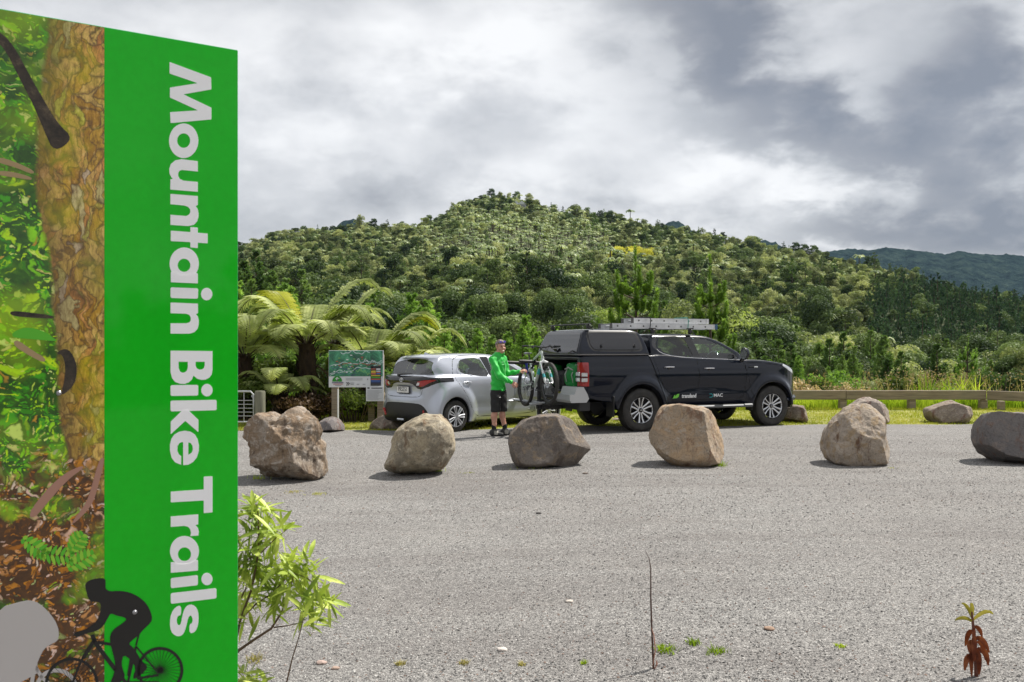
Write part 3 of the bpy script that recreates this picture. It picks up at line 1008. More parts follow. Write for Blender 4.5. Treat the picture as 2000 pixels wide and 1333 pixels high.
proto(('brush_pine', 'qA'), make_brushpine(121, 5.0, w=2.2, needles=46, nl=.2), 5)

def zone(px):
    for lim, nm in ((60, 'far left beyond the sign'), (200, 'left of the hidden gate end'), (310, 'behind the hidden gate end'), (430, 'behind the green sign'), (560, 'behind the pipe gate'), (640, 'behind the biggest tree fern'), (750, 'behind the map board'), (860, 'behind the hatchback\'s tail'),
                    (960, 'above the hatchback\'s roof'), (1060, 'behind the man in green'), (1200, 'behind the pickup\'s canopy'), (1340, 'behind the ladder on the pickup'), (1470, 'behind the pickup\'s windscreen'),
                    (1560, 'above the pickup\'s bonnet'), (1680, 'beyond the rail\'s near end'), (1800, 'beyond the rail\'s middle'), (1900, 'beyond the rail near its corner')):
        if px < lim: return nm
    return 'beyond the corner of the wooden rail'

NICE = {'pA': 'dense green pine', 'pB': 'slim dark green pine', 'pC': 'fresh bright green pine', 'bA': 'olive bushy tree', 'bB': 'tall olive bushy tree', 'dA': 'dark rounded tree', 'dB': 'dark narrow tree',
        'gA': 'grey green shrub', 'lA': 'low lime green shrub', 'lB': 'tall lime green shrub', 'qA': 'candle-shoot young pine'}
def plant(k, px, top, Y, rng, extra='', w=1.0):
    t, h = TP[k]
    dist = 'close by' if Y < 45 else ('farther off' if Y < 80 else 'far off')
    return place(t, px, top, Y, '%s %s %s%s' % (NICE[k], dist, zone(px), extra), NICE[k] + 's ' + zone(px), h, rng, 'shrub' if 'shrub' in NICE[k] else 'tree', w)

rng = np.random.default_rng(17)
def rowtab(tab, x): return interp(tab, x)
# pine belt on the left
TL = [(440, 545), (520, 560), (600, 575), (700, 560), (780, 585), (840, 580), (900, 600), (960, 625), (1050, 640), (1130, 630)]
for Y, dy, stp in ((92, -10, 38), (72, 22, 42), (55, 62, 48), (42, 95, 55)):
    for px in np.arange(430, 1120, stp):
        p = px + rng.uniform(-.4, .4) * stp; top = interp(TL, p) + dy + rng.uniform(-16, 18)
        k = rng.choice(['pA', 'pB', 'pC', 'pC', 'dA'] if p < 880 else ['pA', 'pC', 'dA', 'dB', 'bB'])
        plant(k, p, top, Y + rng.uniform(-5, 5), rng)
for px, top, Y, k in [(390, 580, 60, 'pA'), (340, 560, 70, 'pB'), (290, 590, 60, 'pC'), (230, 570, 66, 'dA'), (170, 560, 72, 'pA'), (110, 590, 60, 'bB'), (40, 570, 70, 'pB'), (-40, 580, 64, 'dA'), (310, 620, 45, 'bA'), (200, 625, 45, 'pC'), (90, 620, 48, 'dB'), (-10, 615, 50, 'pA'), (500, 480, 120, 'pB'), (530, 520, 110, 'pA'), (590, 518, 115, 'pB'), (560, 535, 105, 'pB'), (475, 500, 112, 'pA'), (805, 560, 60, 'pC'), (835, 575, 66, 'pC'), (880, 545, 130, 'dB'), (955, 560, 125, 'dA'), (930, 570, 120, 'dA'),
                      (1000, 570, 125, 'dA'), (1060, 560, 130, 'dA'), (1110, 575, 125, 'dB'), (1125, 572, 122, 'dA'), (1028, 605, 60, 'pC'), (1090, 600, 80, 'bA'), (1160, 590, 120, 'lB'), (1180, 600, 115, 'lA'), (1000, 595, 90, 'dB'), (1150, 625, 70, 'bB')]:
    plant(k, px, top, Y, rng)
# scrub on the right
TR = [(1150, 640), (1300, 625), (1420, 640), (1560, 655), (1700, 680), (1850, 690), (2050, 690)]
for Y, dy, stp in ((100, -34, 46), (80, -12, 46), (62, 12, 50), (48, 34, 52), (36, 52, 56), (29, 66, 60)):
    for px in np.arange(1130 if Y > 40 else 1440, 2060, stp):
        p = px + rng.uniform(-.4, .4) * stp; top = interp(TR, p) + dy + rng.uniform(-16, 20)
        ch = ['bA', 'bB', 'pA', 'dA', 'pB', 'pB', 'dB', 'dA'] if Y > 55 else (['bB', 'dA', 'dB', 'pB', 'pA', 'pC', 'pA'] if Y > 40 else ['pB', 'bB', 'dB', 'pA', 'qA', 'pC'])
        plant(rng.choice(ch), p, top, Y + rng.uniform(-3, 3), rng, w=1.0 if Y > 40 else .8)
for px, top, Y, k in [(868, 628, 38, 'pC'), (900, 640, 35, 'pC'), (932, 634, 37, 'pC'), (962, 648, 34, 'pC'), (992, 640, 38, 'pC'), (1020, 632, 36, 'pC'), (1050, 640, 39, 'pC'), (1085, 628, 40, 'pC'), (1120, 640, 38, 'pC'), (850, 600, 52, 'pC'), (1160, 650, 40, 'pC'), (1620, 655, 44, 'pB'), (1668, 670, 42, 'pB'), (1600, 662, 50, 'pA'), (1760, 680, 44, 'pB'), (1830, 665, 48, 'pB'), (1520, 655, 52, 'pB'), (1545, 665, 45, 'pB'), (1475, 640, 62, 'pB'), (1648, 640, 60, 'pB'), (1505, 640, 70, 'pB'), (1560, 690, 34, 'pC'), (1580, 700, 32, 'pA'), (1645, 690, 32, 'pA'), (1890, 655, 34, 'qA'), (1700, 640, 90, 'pB'), (1725, 648, 70, 'pA'), (1785, 655, 70, 'dB'),
                      (1600, 560, 160, 'dB'), (1590, 555, 165, 'dA'), (1420, 645, 60, 'dB'), (1935, 700, 30, 'pA'), (1960, 690, 30, 'dA'), (2000, 680, 30, 'bB'), (1440, 600, 110, 'dB'), (1345, 610, 100, 'lA'), (1475, 660, 75, 'bA')]:
    plant(k, px, top, Y, rng)
for t, h in TP.values():                                   # the source plants themselves stand in the belt too
    pass
for i, (k, (t, h)) in enumerate(TP.items()):
    px = 500 + i * 46 if i < 6 else 1500 + (i - 6) * 90
    Y = 84 if i < 6 else 88
    x = (px - 1000) / F * Y; gz = terrain(x, Y); s = 4.4 / h
    t.location = (x, Y, gz - .3); t.scale = (s, s, s); tag(t, '%s %s %s' % (NICE[k], 'among others', zone(px)), 'shrub' if 'shrub' in NICE[k] else 'tree', NICE[k] + 's ' + zone(px))

# two young pines close behind the pickup
for seed, px, top, Y, w, lab in [(131, 1241, 482, 34, 3.7, 'young pine with candle-like shoots and wide lower branches, behind the ladder'), (137, 1386, 500, 36, 2.5, 'slim young pine with candle-like shoots above the pickup\'s windscreen')]:
    x = (px - 1000) / F * Y; gz = terrain(x, Y); h = CAMH - (top - HZ) / F * Y - gz
    t = tree_thing('pine_tree', make_brushpine(seed, h, w=w, needles=190, nl=.22, lm=L_CAND)); t.location = (x, Y, gz)
    tag(t, lab, 'tree')
# ------------------------------------------------------------------ wheels
def wheel_mesh_ute():
    w = empty('wheel')
    r, hw = .388, .132
    t = MB()
    t.lathe([(.245, .10), (.262, .125), (.32, hw), (.355, .128), (.376, .112), (r, .085), (r, -.085), (.376, -.112), (.355, -.128), (.32, -hw), (.262, -.125), (.245, -.10)], 64)
    for k in range(72):                                     # tread blocks on the shoulder
        a = 2 * math.pi * k / 72
        for s in (-1, 1):
            rot = Matrix.Rotation(-a, 3, 'Y')
            t.box(rot @ Vector((.385, s * .092, 0)), (.016, .040, .020), rot)
    t.build('tyre', M_RUB, w, sharp=40)
    b = MB()
    b.lathe([(.244, .108), (.235, .118), (.226, .108), (.222, .06), (.20, -.02), (.20, -.1)], 48, 0)
    b.lathe([(.205, .0), (.001, .0)], 40, 1)
    for k in range(6):                                      # six pairs of spokes
        a = 2 * math.pi * (k + .5) / 6
        for s in (-1, 1):
            p0, p1 = Vector((.045, .07, s * .018)), Vector((.155, .082, s * .032)),
            p2 = Vector((.228, .10, s * .048))
            rot = Matrix.Rotation(-a, 3, 'Y')
            b.tube([rot @ p for p in (p0, p1, p2)], [.012, .0125, .017], 6, 0, flat=1.2)
        rot = Matrix.Rotation(-a, 3, 'Y')
        b.box(rot @ Vector((.135, .060, 0)), (.18, .02, .030), rot, 1)
        rot = Matrix.Rotation(-a - math.pi / 6, 3, 'Y')
        b.lathe([(.0, .088), (.009, .088), (.010, .07)], 8, 2, c=rot @ Vector((.062, 0, 0)))
    b.lathe([(.040, .06), (.042, .088), (.034, .094), (.0, .094)], 20, 1)
    b.lathe([(.056, .05), (.056, .078), (.044, .082), (.041, .08)], 24, 0)
    for k in range(3):                                      # three-diamond cap mark
        a = math.pi / 2 + 2 * math.pi * k / 3
        d = Vector((math.cos(a), 0, math.sin(a))); e = Vector((-math.sin(a), 0, math.cos(a)))
        b.prism([(0, 0), (.014, -.008), (.028, 0), (.014, .008)], (0, .095, 0), d, e, (0, 1, 0), .002, 0)
    b.build('rim', [M_ALU, M_DALU, M_CHR], w, sharp=40)
    return w


def wheel_mesh_yaris():
    w = empty('wheel')
    t = MB()
    t.lathe([(.20, .075), (.212, .09), (.255, .096), (.285, .085), (.301, .062), (.301, -.062), (.285, -.085), (.255, -.096), (.212, -.09), (.20, -.075)], 56)
    for k in range(4): t.lathe([(.3022, -.05 + k * .03), (.3022, -.04 + k * .03)], 56)
    t.build('tyre', M_RUB, w, sharp=40)
    b = MB()
    b.lathe([(.205, .07), (.203, .092), (.190, .099), (.185, .095)], 48, 0)
    b.lathe([(.19, .078), (.0, .078)], 40, 1)
    n = 7
    for k in range(n):
        for s, off in ((-1, .0), (1, .0)):
            a = 2 * math.pi * k / n
            rot = Matrix.Rotation(-a, 3, 'Y')
            pts = [Vector((.035, .096, s * .010)), Vector((.10, .102, s * .026)), Vector((.188, .096, s * .062))]
            b.tube([rot @ p for p in pts], [.016, .0135, .020], 6, 0, flat=.8)
        a = 2 * math.pi * (k + .5) / n
        rot = Matrix.Rotation(-a, 3, 'Y')
        b.tube([rot @ Vector((.15, .094, 0)), rot @ Vector((.188, .094, 0))], [.006, .016], 6, 0)
    b.lathe([(.055, .085), (.052, .108), (.0, .112)], 24, 0)
    b.build('hubcap', [M_HUB, M_DARK], w, sharp=40)
    return w


def put_wheels(proto, car, axles, track):
    for i, (x, z) in enumerate(axles):
        for s in (-1, 1):
            w = proto if (i == 0 and s == -1) else dup(proto)
            w.parent = car
            w.location = (x, s * track, z)
            w.rotation_euler = (0, random.uniform(0, 6) * 0, math.pi if s < 0 else 0)
            if i == 1: w.rotation_euler[2] += .0


# The vehicles face +x; rear axle at x = 0; the ground at z = 0. The side the camera sees is y < 0.
def build_ute():
    car = empty('pickup_truck', label='black double cab pickup truck with a hard canopy over its tray', cat='pickup truck')
    h = .02
    xs = np.arange(-1.36, 4.06, h); ys = np.arange(-1.0, 1.0 + h, h); zs = np.arange(.22, 2.0, h)
    X, Y, Z = xs[:, None, None], ys[None, :, None], zs[None, None, :]
    def S(poly, k=2):
        return sd_poly(chaikin(poly, k), xs[:, None], zs[None, :])[:, None, :]
    def P(poly, k=2):
        P2 = list(poly) + [(a, -b) for a, b in reversed(poly)]
        return sd_poly(chaikin(P2, k), xs[:, None], ys[None, :])[:, :, None]
    def Q(poly, k=2):
        P2 = list(poly) + [(-a, b) for a, b in reversed(poly)]
        return sd_poly(chaikin(P2, k), ys[:, None], zs[None, :])[None]
    low = S([(-1.24, .66), (-1.25, .95), (-1.25, 1.34), (-1.20, 1.395), (-.4, 1.40), (.4, 1.385), (1.3, 1.33), (2.2, 1.285), (2.55, 1.30), (3.1, 1.255), (3.5, 1.17), (3.66, 1.08),
             (3.78, .98), (3.83, .80), (3.86, .62), (3.84, .46), (3.70, .34), (3.2, .36), (2.4, .44), (.5, .46), (-.4, .52), (-.9, .58)])
    low = smax(low, P([(-1.26, .0), (-1.255, .60), (-1.22, .85), (-1.0, .885), (0, .888), (1.2, .888), (2.4, .885), (3.0, .885), (3.5, .84), (3.75, .66), (3.88, .3), (3.90, 0)]), .05)
    low = smax(low, Q([(.0, .2), (.80, .2), (.84, .45), (.872, .62), (.868, .72), (.892, .90), (.898, 1.02), (.880, 1.10), (.868, 1.16), (.846, 1.26), (.83, 1.36), (.80, 1.42), (.5, 1.46), (0, 1.48)], 1), .03)
    # swollen arches
    for cx, r0, yy in ((0.0, .535, .905), (3.0, .525, .905)):
        rr = np.sqrt((X - cx) ** 2 + (Z - .40) ** 2)
        arch = smax(rr - r0, np.abs(Y) - yy, .07)
        arch = np.maximum(arch, .42 - Z)
        low = smin(low, arch + 0 * X, .15)
    # scallop along the doors
    sc = np.sqrt(((X - 1.45) / 2.6) ** 2 + ((Z - .79) / .30) ** 2)
    low = low + .018 * np.clip(1 - sc * 1.5, 0, 1) ** 2 * (np.abs(Y) > .6)
    cab = S([(.26, 1.2), (.29, 1.74), (.40, 1.785), (.62, 1.80), (1.15, 1.805), (1.50, 1.765), (1.80, 1.68), (2.14, 1.51), (2.40, 1.36), (2.62, 1.22), (2.4, 1.1), (.4, 1.1)])
    cab = smax(cab, Q([(0, 1.0), (.845, 1.0), (.84, 1.24), (.828, 1.30), (.70, 1.66), (.665, 1.73), (.60, 1.775), (.35, 1.80), (0, 1.805)], 1), .03)
    cab = smax(cab, P([(.1, 0), (.1, .9), (1.9, .88), (2.3, .80), (2.55, .62), (2.66, .3), (2.68, 0)]), .05)
    body = smin(low, cab, .03)
    # wheel wells and the open tray end
    for cx, rw in ((0.0, .475), (3.0, .47)):
        well = np.maximum(np.sqrt((X - cx) ** 2 + (Z - .385) ** 2) - rw, .48 - np.abs(Y))
        body = smax(body, -well, .012)
    tray = np.maximum(np.maximum(np.abs(Y) - .70, np.abs(X + .95) - .55), np.abs(Z - 1.03) - .27)
    body = np.maximum(body, -tray)
    sh = Shell(body.astype(np.float32), (xs[0], ys[0], zs[0]), h)
    wells = lambda V, N: np.minimum(*[np.maximum(np.abs(np.hypot(V[:, 0] - cx, V[:, 2] - .385) - rw) - .03, np.maximum(np.abs(V[:, 1]) - .87, .47 - np.abs(V[:, 1])))
                                      for cx, rw in ((0., .475), (3., .47))])
    sh.take(lambda V, N: np.minimum(wells(V, N), np.minimum.reduce([np.maximum(np.abs(np.abs(V[:, 1]) - .48) - .02, np.hypot(V[:, 0] - c, V[:, 2] - .385) - .49) for c in (0, 3.)])), 'wheel_well', M_DARK, car)
    sh.take(lambda V, N: np.maximum(np.maximum(np.abs(V[:, 1]) - .715, V[:, 0] + .38), np.maximum(.74 - V[:, 2], V[:, 2] - 1.32)) + 10 * (V[:, 0] < -1.22) * (np.abs(V[:, 1]) > .702), 'tray_liner', M_TRIM, car)
    # glass
    for s in (-1, 1):
        sh.take(reg_xz([(.52, 1.735), (1.02, 1.745), (1.12, 1.56), (1.20, 1.345), (.98, 1.352), (.66, 1.40), (.50, 1.46), (.42, 1.56)], s, smooth=1), 'rear_side_window', M_GLR, car, -.004)
        sh.take(reg_xz([(.39, 1.735), (.49, 1.735), (.39, 1.56), (.47, 1.475), (.36, 1.50), (.31, 1.60)], s, smooth=1), 'quarter_window', M_SMOKE, car, -.004)
        sh.take(reg_xz([(1.22, 1.735), (1.50, 1.705), (1.82, 1.60), (2.10, 1.44), (2.27, 1.315), (2.18, 1.302), (1.36, 1.335), (1.32, 1.44)], s, smooth=1), 'front_side_window', M_GLF, car, -.004)
        sh.take(reg_xz([(1.01, 1.76), (1.23, 1.76), (1.35, 1.34), (1.17, 1.34)], s, smooth=0), 'pillar_trim', M_TRIMG, car, .001)
    def wind(V, N):
        d = sd_poly([(1.58, 1.76), (1.70, 1.74), (2.50, 1.31), (2.52, 1.25), (2.6, 1.2), (2.9, 1.4), (1.7, 1.9)], V[:, 0], V[:, 2])
        w = .60 + (1.72 - V[:, 2]) * .38
        return np.maximum(np.maximum(d, np.abs(V[:, 1]) - w), 1.305 - V[:, 2] + 0 * d)
    sh.take(wind, 'windscreen', M_GLF, car, -.003)
    # lamps
    for s in (-1, 1):
        f = lambda V, N, s=s: np.maximum(np.maximum(np.maximum(V[:, 0] + 1.085, .64 - s * V[:, 1]), .84 - V[:, 2]), V[:, 2] - 1.262)
        tl = sh.take(f, 'tail_light', M_REDL, car, .008)
        cl = MB()
        for zc, w in ((1.055, .075), (.962, .075)):
            cl.box((-1.262, s * .79, zc), (.030, .14, w), bev=.012)
            cl.box((-1.19, s * .902, zc - .008), (.12, .018, w * .95), bev=.008)
        cl.box((-1.262, s * .80, 1.008), (.036, .16, .010), m=1)
        cl.box((-1.19, s * .9, 1.004), (.13, .026, .010), m=1)
        for q in range(4): cl.box((-1.15, s * .904, 1.10 + q * .035), (.075, .02, .006), m=2)
        cl.build('indicator_lens', [M_WHTL, M_TRIMG, M_REDL], tl)
        sh.take(lambda V, N, s=s: np.maximum(sd_poly([(3.30, 1.21), (3.56, 1.10), (3.80, 1.0), (3.9, .94), (3.8, .93), (3.45, 1.08), (3.28, 1.17)], V[:, 0], V[:, 2]), .5 - s * V[:, 1]), 'headlight', M_WHTL, car, .003)
        sh.take(lambda V, N, s=s: np.maximum(sd_poly([(3.72, .93), (3.95, .93), (3.95, .80), (3.86, .60), (3.72, .66), (3.66, .8)], V[:, 0], V[:, 2]), .45 - s * V[:, 1]) , 'lower_lamp', M_TRIMG, car, .002)
    sh.take(lambda V, N: np.maximum(np.maximum(3.74 - V[:, 0], np.abs(V[:, 1]) - .56), np.maximum(.55 - V[:, 2], V[:, 2] - .98)), 'grille', M_TRIMG, car, .0)
    # door gaps, bonnet line, tray line
    gaps = [[(1.12, 1.75), (1.24, 1.33), (1.27, 1.1), (1.28, .58)], [(.30, 1.76), (.24, 1.5), (.33, 1.2), (.45, .9), (.55, .58), (.70, .545)], [(2.30, 1.28), (2.36, 1.15), (2.37, .8), (2.30, .58), (2.18, .54)],
            [(.70, .545), (2.18, .54)], [(2.40, 1.235), (3.0, 1.215), (3.45, 1.13)], [(2.62, .45), (2.50, .62), (2.45, .9), (2.36, 1.2)]]
    sh.take(gap_xz(gaps, .008), 'panel_gap', M_DARK, car, -.006)
    sh.take(gap_xz([[(.19, 1.385), (.26, 1.2), (.37, .9), (.52, .5)]], .012), 'cab_gap', M_DARK, car, -.01)
    sh.take(lambda V, N: np.maximum(V[:, 2] - .51, 3.2 - V[:, 0]) , 'skid_plate', M_TRIM, car)
    sh.part(sh.T, 'body', M_UTE, car)

    # canopy over the tray
    zs2 = np.arange(1.30, 1.98, h); xs2 = np.arange(-1.4, .34, h)
    X, Z = xs2[:, None, None], zs2[None, None, :]
    a = sd_poly(chaikin([(-1.30, 1.395), (-1.16, 1.74), (-1.10, 1.83), (-1.0, 1.865), (-.55, 1.875), (-.12, 1.865), (.04, 1.80), (.10, 1.72), (.22, 1.395), (.27, 1.2), (-1.36, 1.2)], 2), xs2[:, None], zs2[None, :])[:, None, :]
    q = [(0, 1.2), (.86, 1.2), (.858, 1.40), (.84, 1.46), (.735, 1.78), (.70, 1.84), (.62, 1.87), (.3, 1.885), (0, 1.89)]
    b = sd_poly(chaikin(q + [(-u, v) for u, v in reversed(q)], 1), ys[:, None], zs2[None, :])[None]
    pl = [(-1.32, 0), (-1.31, .66), (-1.28, .83), (-1.1, .87), (.6, .87), (.6, 0)]
    c = sd_poly(chaikin(pl + [(u, -v) for u, v in reversed(pl)], 2), xs2[:, None], ys[None, :])[:, :, None]
    cv = smax(smax(a, b, .03), c, .05)
    cv = smax(cv, 1.392 - Z, .006)
    sc_ = Shell(cv.astype(np.float32), (xs2[0], ys[0], zs2[0]), h)
    can = empty('canopy'); can.parent = car
    wp = [(-1.03, 1.83), (-.08, 1.825), (.0, 1.78), (.075, 1.52), (.03, 1.462), (-.06, 1.452), (-.92, 1.455), (-1.0, 1.48), (-1.06, 1.56), (-1.08, 1.76)]
    wpi = [(-1.0, 1.795), (-.10, 1.79), (-.04, 1.75), (.035, 1.55), (.005, 1.50), (-.08, 1.49), (-.90, 1.49), (-.97, 1.51), (-1.02, 1.58), (-1.035, 1.74)]
    for s in (-1, 1):
        w = sc_.cut(reg_xz(wpi, s, smooth=1))
        ring = sc_.cut(reg_xz(wp, s, smooth=1))
        wo = sc_.part(w, 'canopy_window', M_SMOKE, can, .004)
        sc_.part(ring, 'window_seal', M_TRIM, wo, .0)
        k = MB()
        for xx in (-.80, -.11):
            k.lathe([(0, .03), (.020, .028), (.026, .0)], 14, 0, axis='Y', c=(xx, 0, 0))
            k.box((xx, .03, -.005), (.018, .02, .075), bev=.006)
        o = k.build('lock_knob', M_TRIMG, wo)
        o.scale = (1, s, 1); o.location = (0, s * .808, 1.555); o.rotation_euler = (s * .33, 0, 0)
    rg = [(0, 1.80), (.64, 1.80), (.70, 1.74), (.775, 1.47), (.76, 1.435), (0, 1.435)]
    gl = sc_.cut(lambda V, N: np.maximum(sd_poly(chaikin(rg + [(-u, v) for u, v in reversed(rg)], 1), V[:, 1], V[:, 2]), V[:, 0] + 1.05))
    go = sc_.part(gl, 'rear_hatch_glass', M_SMOKE, can, .006)
    hk = MB()
    hk.lathe([(0, .0), (.045, .0), (.05, .02)], 18, 0, axis='X', c=(-1.315, 0, 1.50)); hk.box((-1.32, 0, 1.50), (.03, .13, .03), bev=.01)
    for s in (-1, 1): hk.tube([(-1.30, s * .66, 1.47), (-1.335, s * .62, 1.44), (-1.31, s * .52, 1.43)], .012, 6)
    hk.build('hatch_handle', M_TRIMG, can)
    sc_.take(lambda V, N: np.maximum(V[:, 2] - 1.412, 1.39 - V[:, 2]), 'canopy_seal', mat('satin_strip', (.25, .25, .26), .35, .8), can, .006)
    sc_.part(sc_.T, 'canopy_shell', M_UTE, can)

    # bumper, step, guards, trims
    b = MB()
    for s in (-1, 1):
        prof = [(-1.475, .70), (-1.475, .60), (-1.44, .555), (-1.14, .555), (-1.09, .62), (-1.12, .70), (-1.20, .83), (-1.33, .83), (-1.38, .70)]
        b.prism([(p[0], p[1]) for p in prof], (0, s * .34 if s > 0 else -.885, 0), (1, 0, 0), (0, 0, 1), (0, 1, 0), .545)
    b.box((-1.40, 0, .63), (.12, .70, .09), m=1, bev=.02)
    b.build('rear_bumper', [mat('bumper_silver', (.50, .51, .52), .4, .45), M_TRIM], car)
    b = MB()
    b.box((-1.10, 0, .47), (.16, 1.45, .12), bev=.01)
    for s in (-1, 1): b.box((-1.12, s * .76, .48), (.22, .05, .17), bev=.01)
    b.box((-1.35, 0, .43), (.46, .07, .07))
    b.build('tow_bar', M_TRIM, car)
    for s in (-1, 1):
        b = MB()
        b.box((1.42, s * .925, .42), (1.98, .15, .055), bev=.02)
        b.box((1.42, s * .92, .452), (1.90, .12, .010), m=1)
        b.box((2.33, s * .93, .424), (.22, .17, .066), m=0, bev=.02)
        b.box((.50, s * .93, .424), (.20, .17, .066), m=0, bev=.02)
        b.build('side_step', [mat('step_metal', (.14, .145, .15), .55, .4), M_TRIM], car)
        b = MB(); b.box((-.60, s * .79, .47), (.02, .27, .37), bev=.008)
        b.box((2.50, s * .80, .42), (.02, .2, .22), bev=.008)
        b.build('mud_flap', M_TRIM, car)
        for xx, zz in ((.60, 1.165), (1.50, 1.135)):
            b = MB(); b.tube([(xx - .10, 0, 0), (xx - .09, s * .028, .002), (xx, s * .036, .004), (xx + .09, s * .028, .002), (xx + .10, 0, 0)], [.012, .014, .015, .014, .012], 8, flat=.8)
            b.lathe([(0, s * .004), (.026, s * .003), (.028, 0)], 14, 1, c=(xx, 0, -.018))
            o = b.build('door_handle', [M_CHR, M_TRIMG], car); o.location = (0, s * .878, zz)
        b = MB()
        ch = [(.38, 1.50), (.43, 1.455), (.52, 1.412), (.70, 1.372), (.95, 1.343), (1.3, 1.325), (1.8, 1.308), (2.25, 1.29)]
        b.tube([(x, s * (.838 - (z - 1.26) * .16), z) for x, z in ch], .006, 6)
        b.build('window_trim', M_CHR, car)
        b = MB()
        b.box((2.60, s * .888, 1.150), (.09, .012, .028), bev=.005); b.box((2.50, s * .886, 1.153), (.12, .008, .020), m=1, bev=.003)
        b.build('side_indicator', [M_WHTL, M_TRIMG], car)
        mr = empty('door_mirror'); mr.parent = car
        b = MB()
        b.lathe([(.0, -.075), (.06, -.07), (.105, -.04), (.120, .0), (.118, .03)], 24, 0, axis='X')
        o = b.build('mirror_shell', M_UTE, mr); o.scale = (1.05, .85, 1.0); o.rotation_euler = (0, math.pi, 0)
        b = MB(); b.lathe([(.118, -.03), (.112, -.032), (.104, -.026)], 24, 0, axis='X'); b.lathe([(.106, -.027), (0, -.027)], 24, 1, axis='X')
        b.tube([(.0, -s * .05, -.08), (.02, -s * .15, -.14)], [.045, .05], 8, 0, flat=.6)
        o = b.build('mirror_glass', [M_TRIMG, mat('mirror', (.8, .85, .83), .03, 1.0)], mr); o.scale = (1.05, .85, 1.0)
        mr.location = (2.24, s * 1.00, 1.41)
    # front bumper lip
    b = MB(); b.tube([(3.35, .875, .50), (3.62, .80, .52), (3.80, .62, .53), (3.87, .3, .53), (3.88, 0, .53), (3.87, -.3, .53), (3.80, -.62, .53), (3.62, -.80, .52), (3.35, -.875, .50)], .03, 8, flat=1.4)
    b.build('bumper_lip', M_UTE, car)
    # interior and underside
    b = MB(); b.box((1.4, 0, .62), (2.2, 1.5, .3)); b.box((2.25, 0, 1.10), (.35, 1.42, .32), bev=.06)
    b.box((1.2, 0, .46), (4.2, .9, .14)); b.tube([(0, -.8, .385), (0, .8, .385)], .05, 8); b.lathe([(.13, -.12), (.16, 0), (.13, .12)], 14, 0, c=(0, 0, .385))
    b.tube([(3, -.8, .38), (3, .8, .38)], .045, 8)
    b.build('cabin_floor', M_DARK, car)
    for xx in (1.45, .72):
        for s in (-1, 1):
            b = MB(); b.box((xx, s * .36, .85), (.5, .5, .16), bev=.05); b.box((xx - .22, s * .36, 1.10), (.16, .48, .56), Matrix.Rotation(-.2, 3, 'Y'), bev=.05)
            b.box((xx - .29, s * .36, 1.45), (.09, .24, .15), bev=.03)
            b.build('seat', M_SEAT, car)
    b = MB()
    tor = [(.185 + .014 * math.cos(t), .014 * math.sin(t)) for t in np.linspace(0, 2 * math.pi, 9)[:-1]]
    b.lathe(tor, 24, 0, axis='X', closed=True); b.box((0, 0, 0), (.03, .36, .03)); b.box((.01, 0, -.01), (.05, .12, .10), bev=.02)
    o = b.build('steering_wheel', M_TRIMG, car); o.location = (1.93, -.36, 1.28); o.rotation_euler = (0, R(25), 0)
    # lettering on the doors
    yy = -.886
    Mx = lambda x, z: basis((x, yy, z), (1, 0, 0), (0, .05, 1), (0, -1, .05))
    text_mesh('transland', .105, 'door_lettering', M_WHITE, car, Mx(1.035, .625), bold=.0022, thick=.006, sx=.84, shear=.12)
    b = MB()
    b.prism([(-.035, -.038), (.055, -.036), (.10, -.012), (.118, .045), (.075, .040), (.045, .020), (.022, -.008), (.026, .030), (-.004, .010), (-.012, -.018)], (.70, yy - .003, .625), (1, 0, 0), (0, 0, 1), (0, -1, 0), .004)
    b.build('leaf_emblem', mat('lime_print', (.16, .55, .05), .5), car)
    text_mesh('MAC', .088, 'door_lettering', M_WHITE, car, Mx(1.705, .622), bold=.0008, thick=.006, sx=1.15)
    b = MB(); pts = [(-.03, .03), (.02, .03), (.045, .012), (.045, -.012), (.02, -.03), (-.03, -.03)]
    b.tube([(1.53 + x, yy - .003, .622 + z) for x, z in pts[:4]], .0065, 5); b.tube([(1.53 + x, yy - .003, .622 + z) for x, z in pts[3:]], .0065, 5)
    b.build('letter_emblem', mat('teal_print', (.02, .35, .38), .5), car)
    pw = wheel_mesh_ute()
    put_wheels(pw, car, [(0, .388), (3.0, .388)], .775)
    # roof bars
    def bar(x, z, w, name='roof_bar', rise=.075):
        b = MB(); b.tube([(x, -w - .09, z + rise), (x, w + .09, z + rise)], .021, 8, 0, flat=.55)
        for s in (-1, 1):
            b.box((x, s * w, z + rise * .45), (.075, .07, rise), m=0, bev=.018)
            b.tube([(x + .02, s * (w + .01), z + rise * .5), (x + .05, s * (w + .035), z + rise * .3), (x + .045, s * (w + .06), z - .02)], .008, 6)
        return b.build(name, M_TRIM, car)
    bar(-1.0, 1.865, .70, rise=.085); bar(.39, 1.785, .645, rise=.095); bar(1.24, 1.79, .635, rise=.095)
    return car


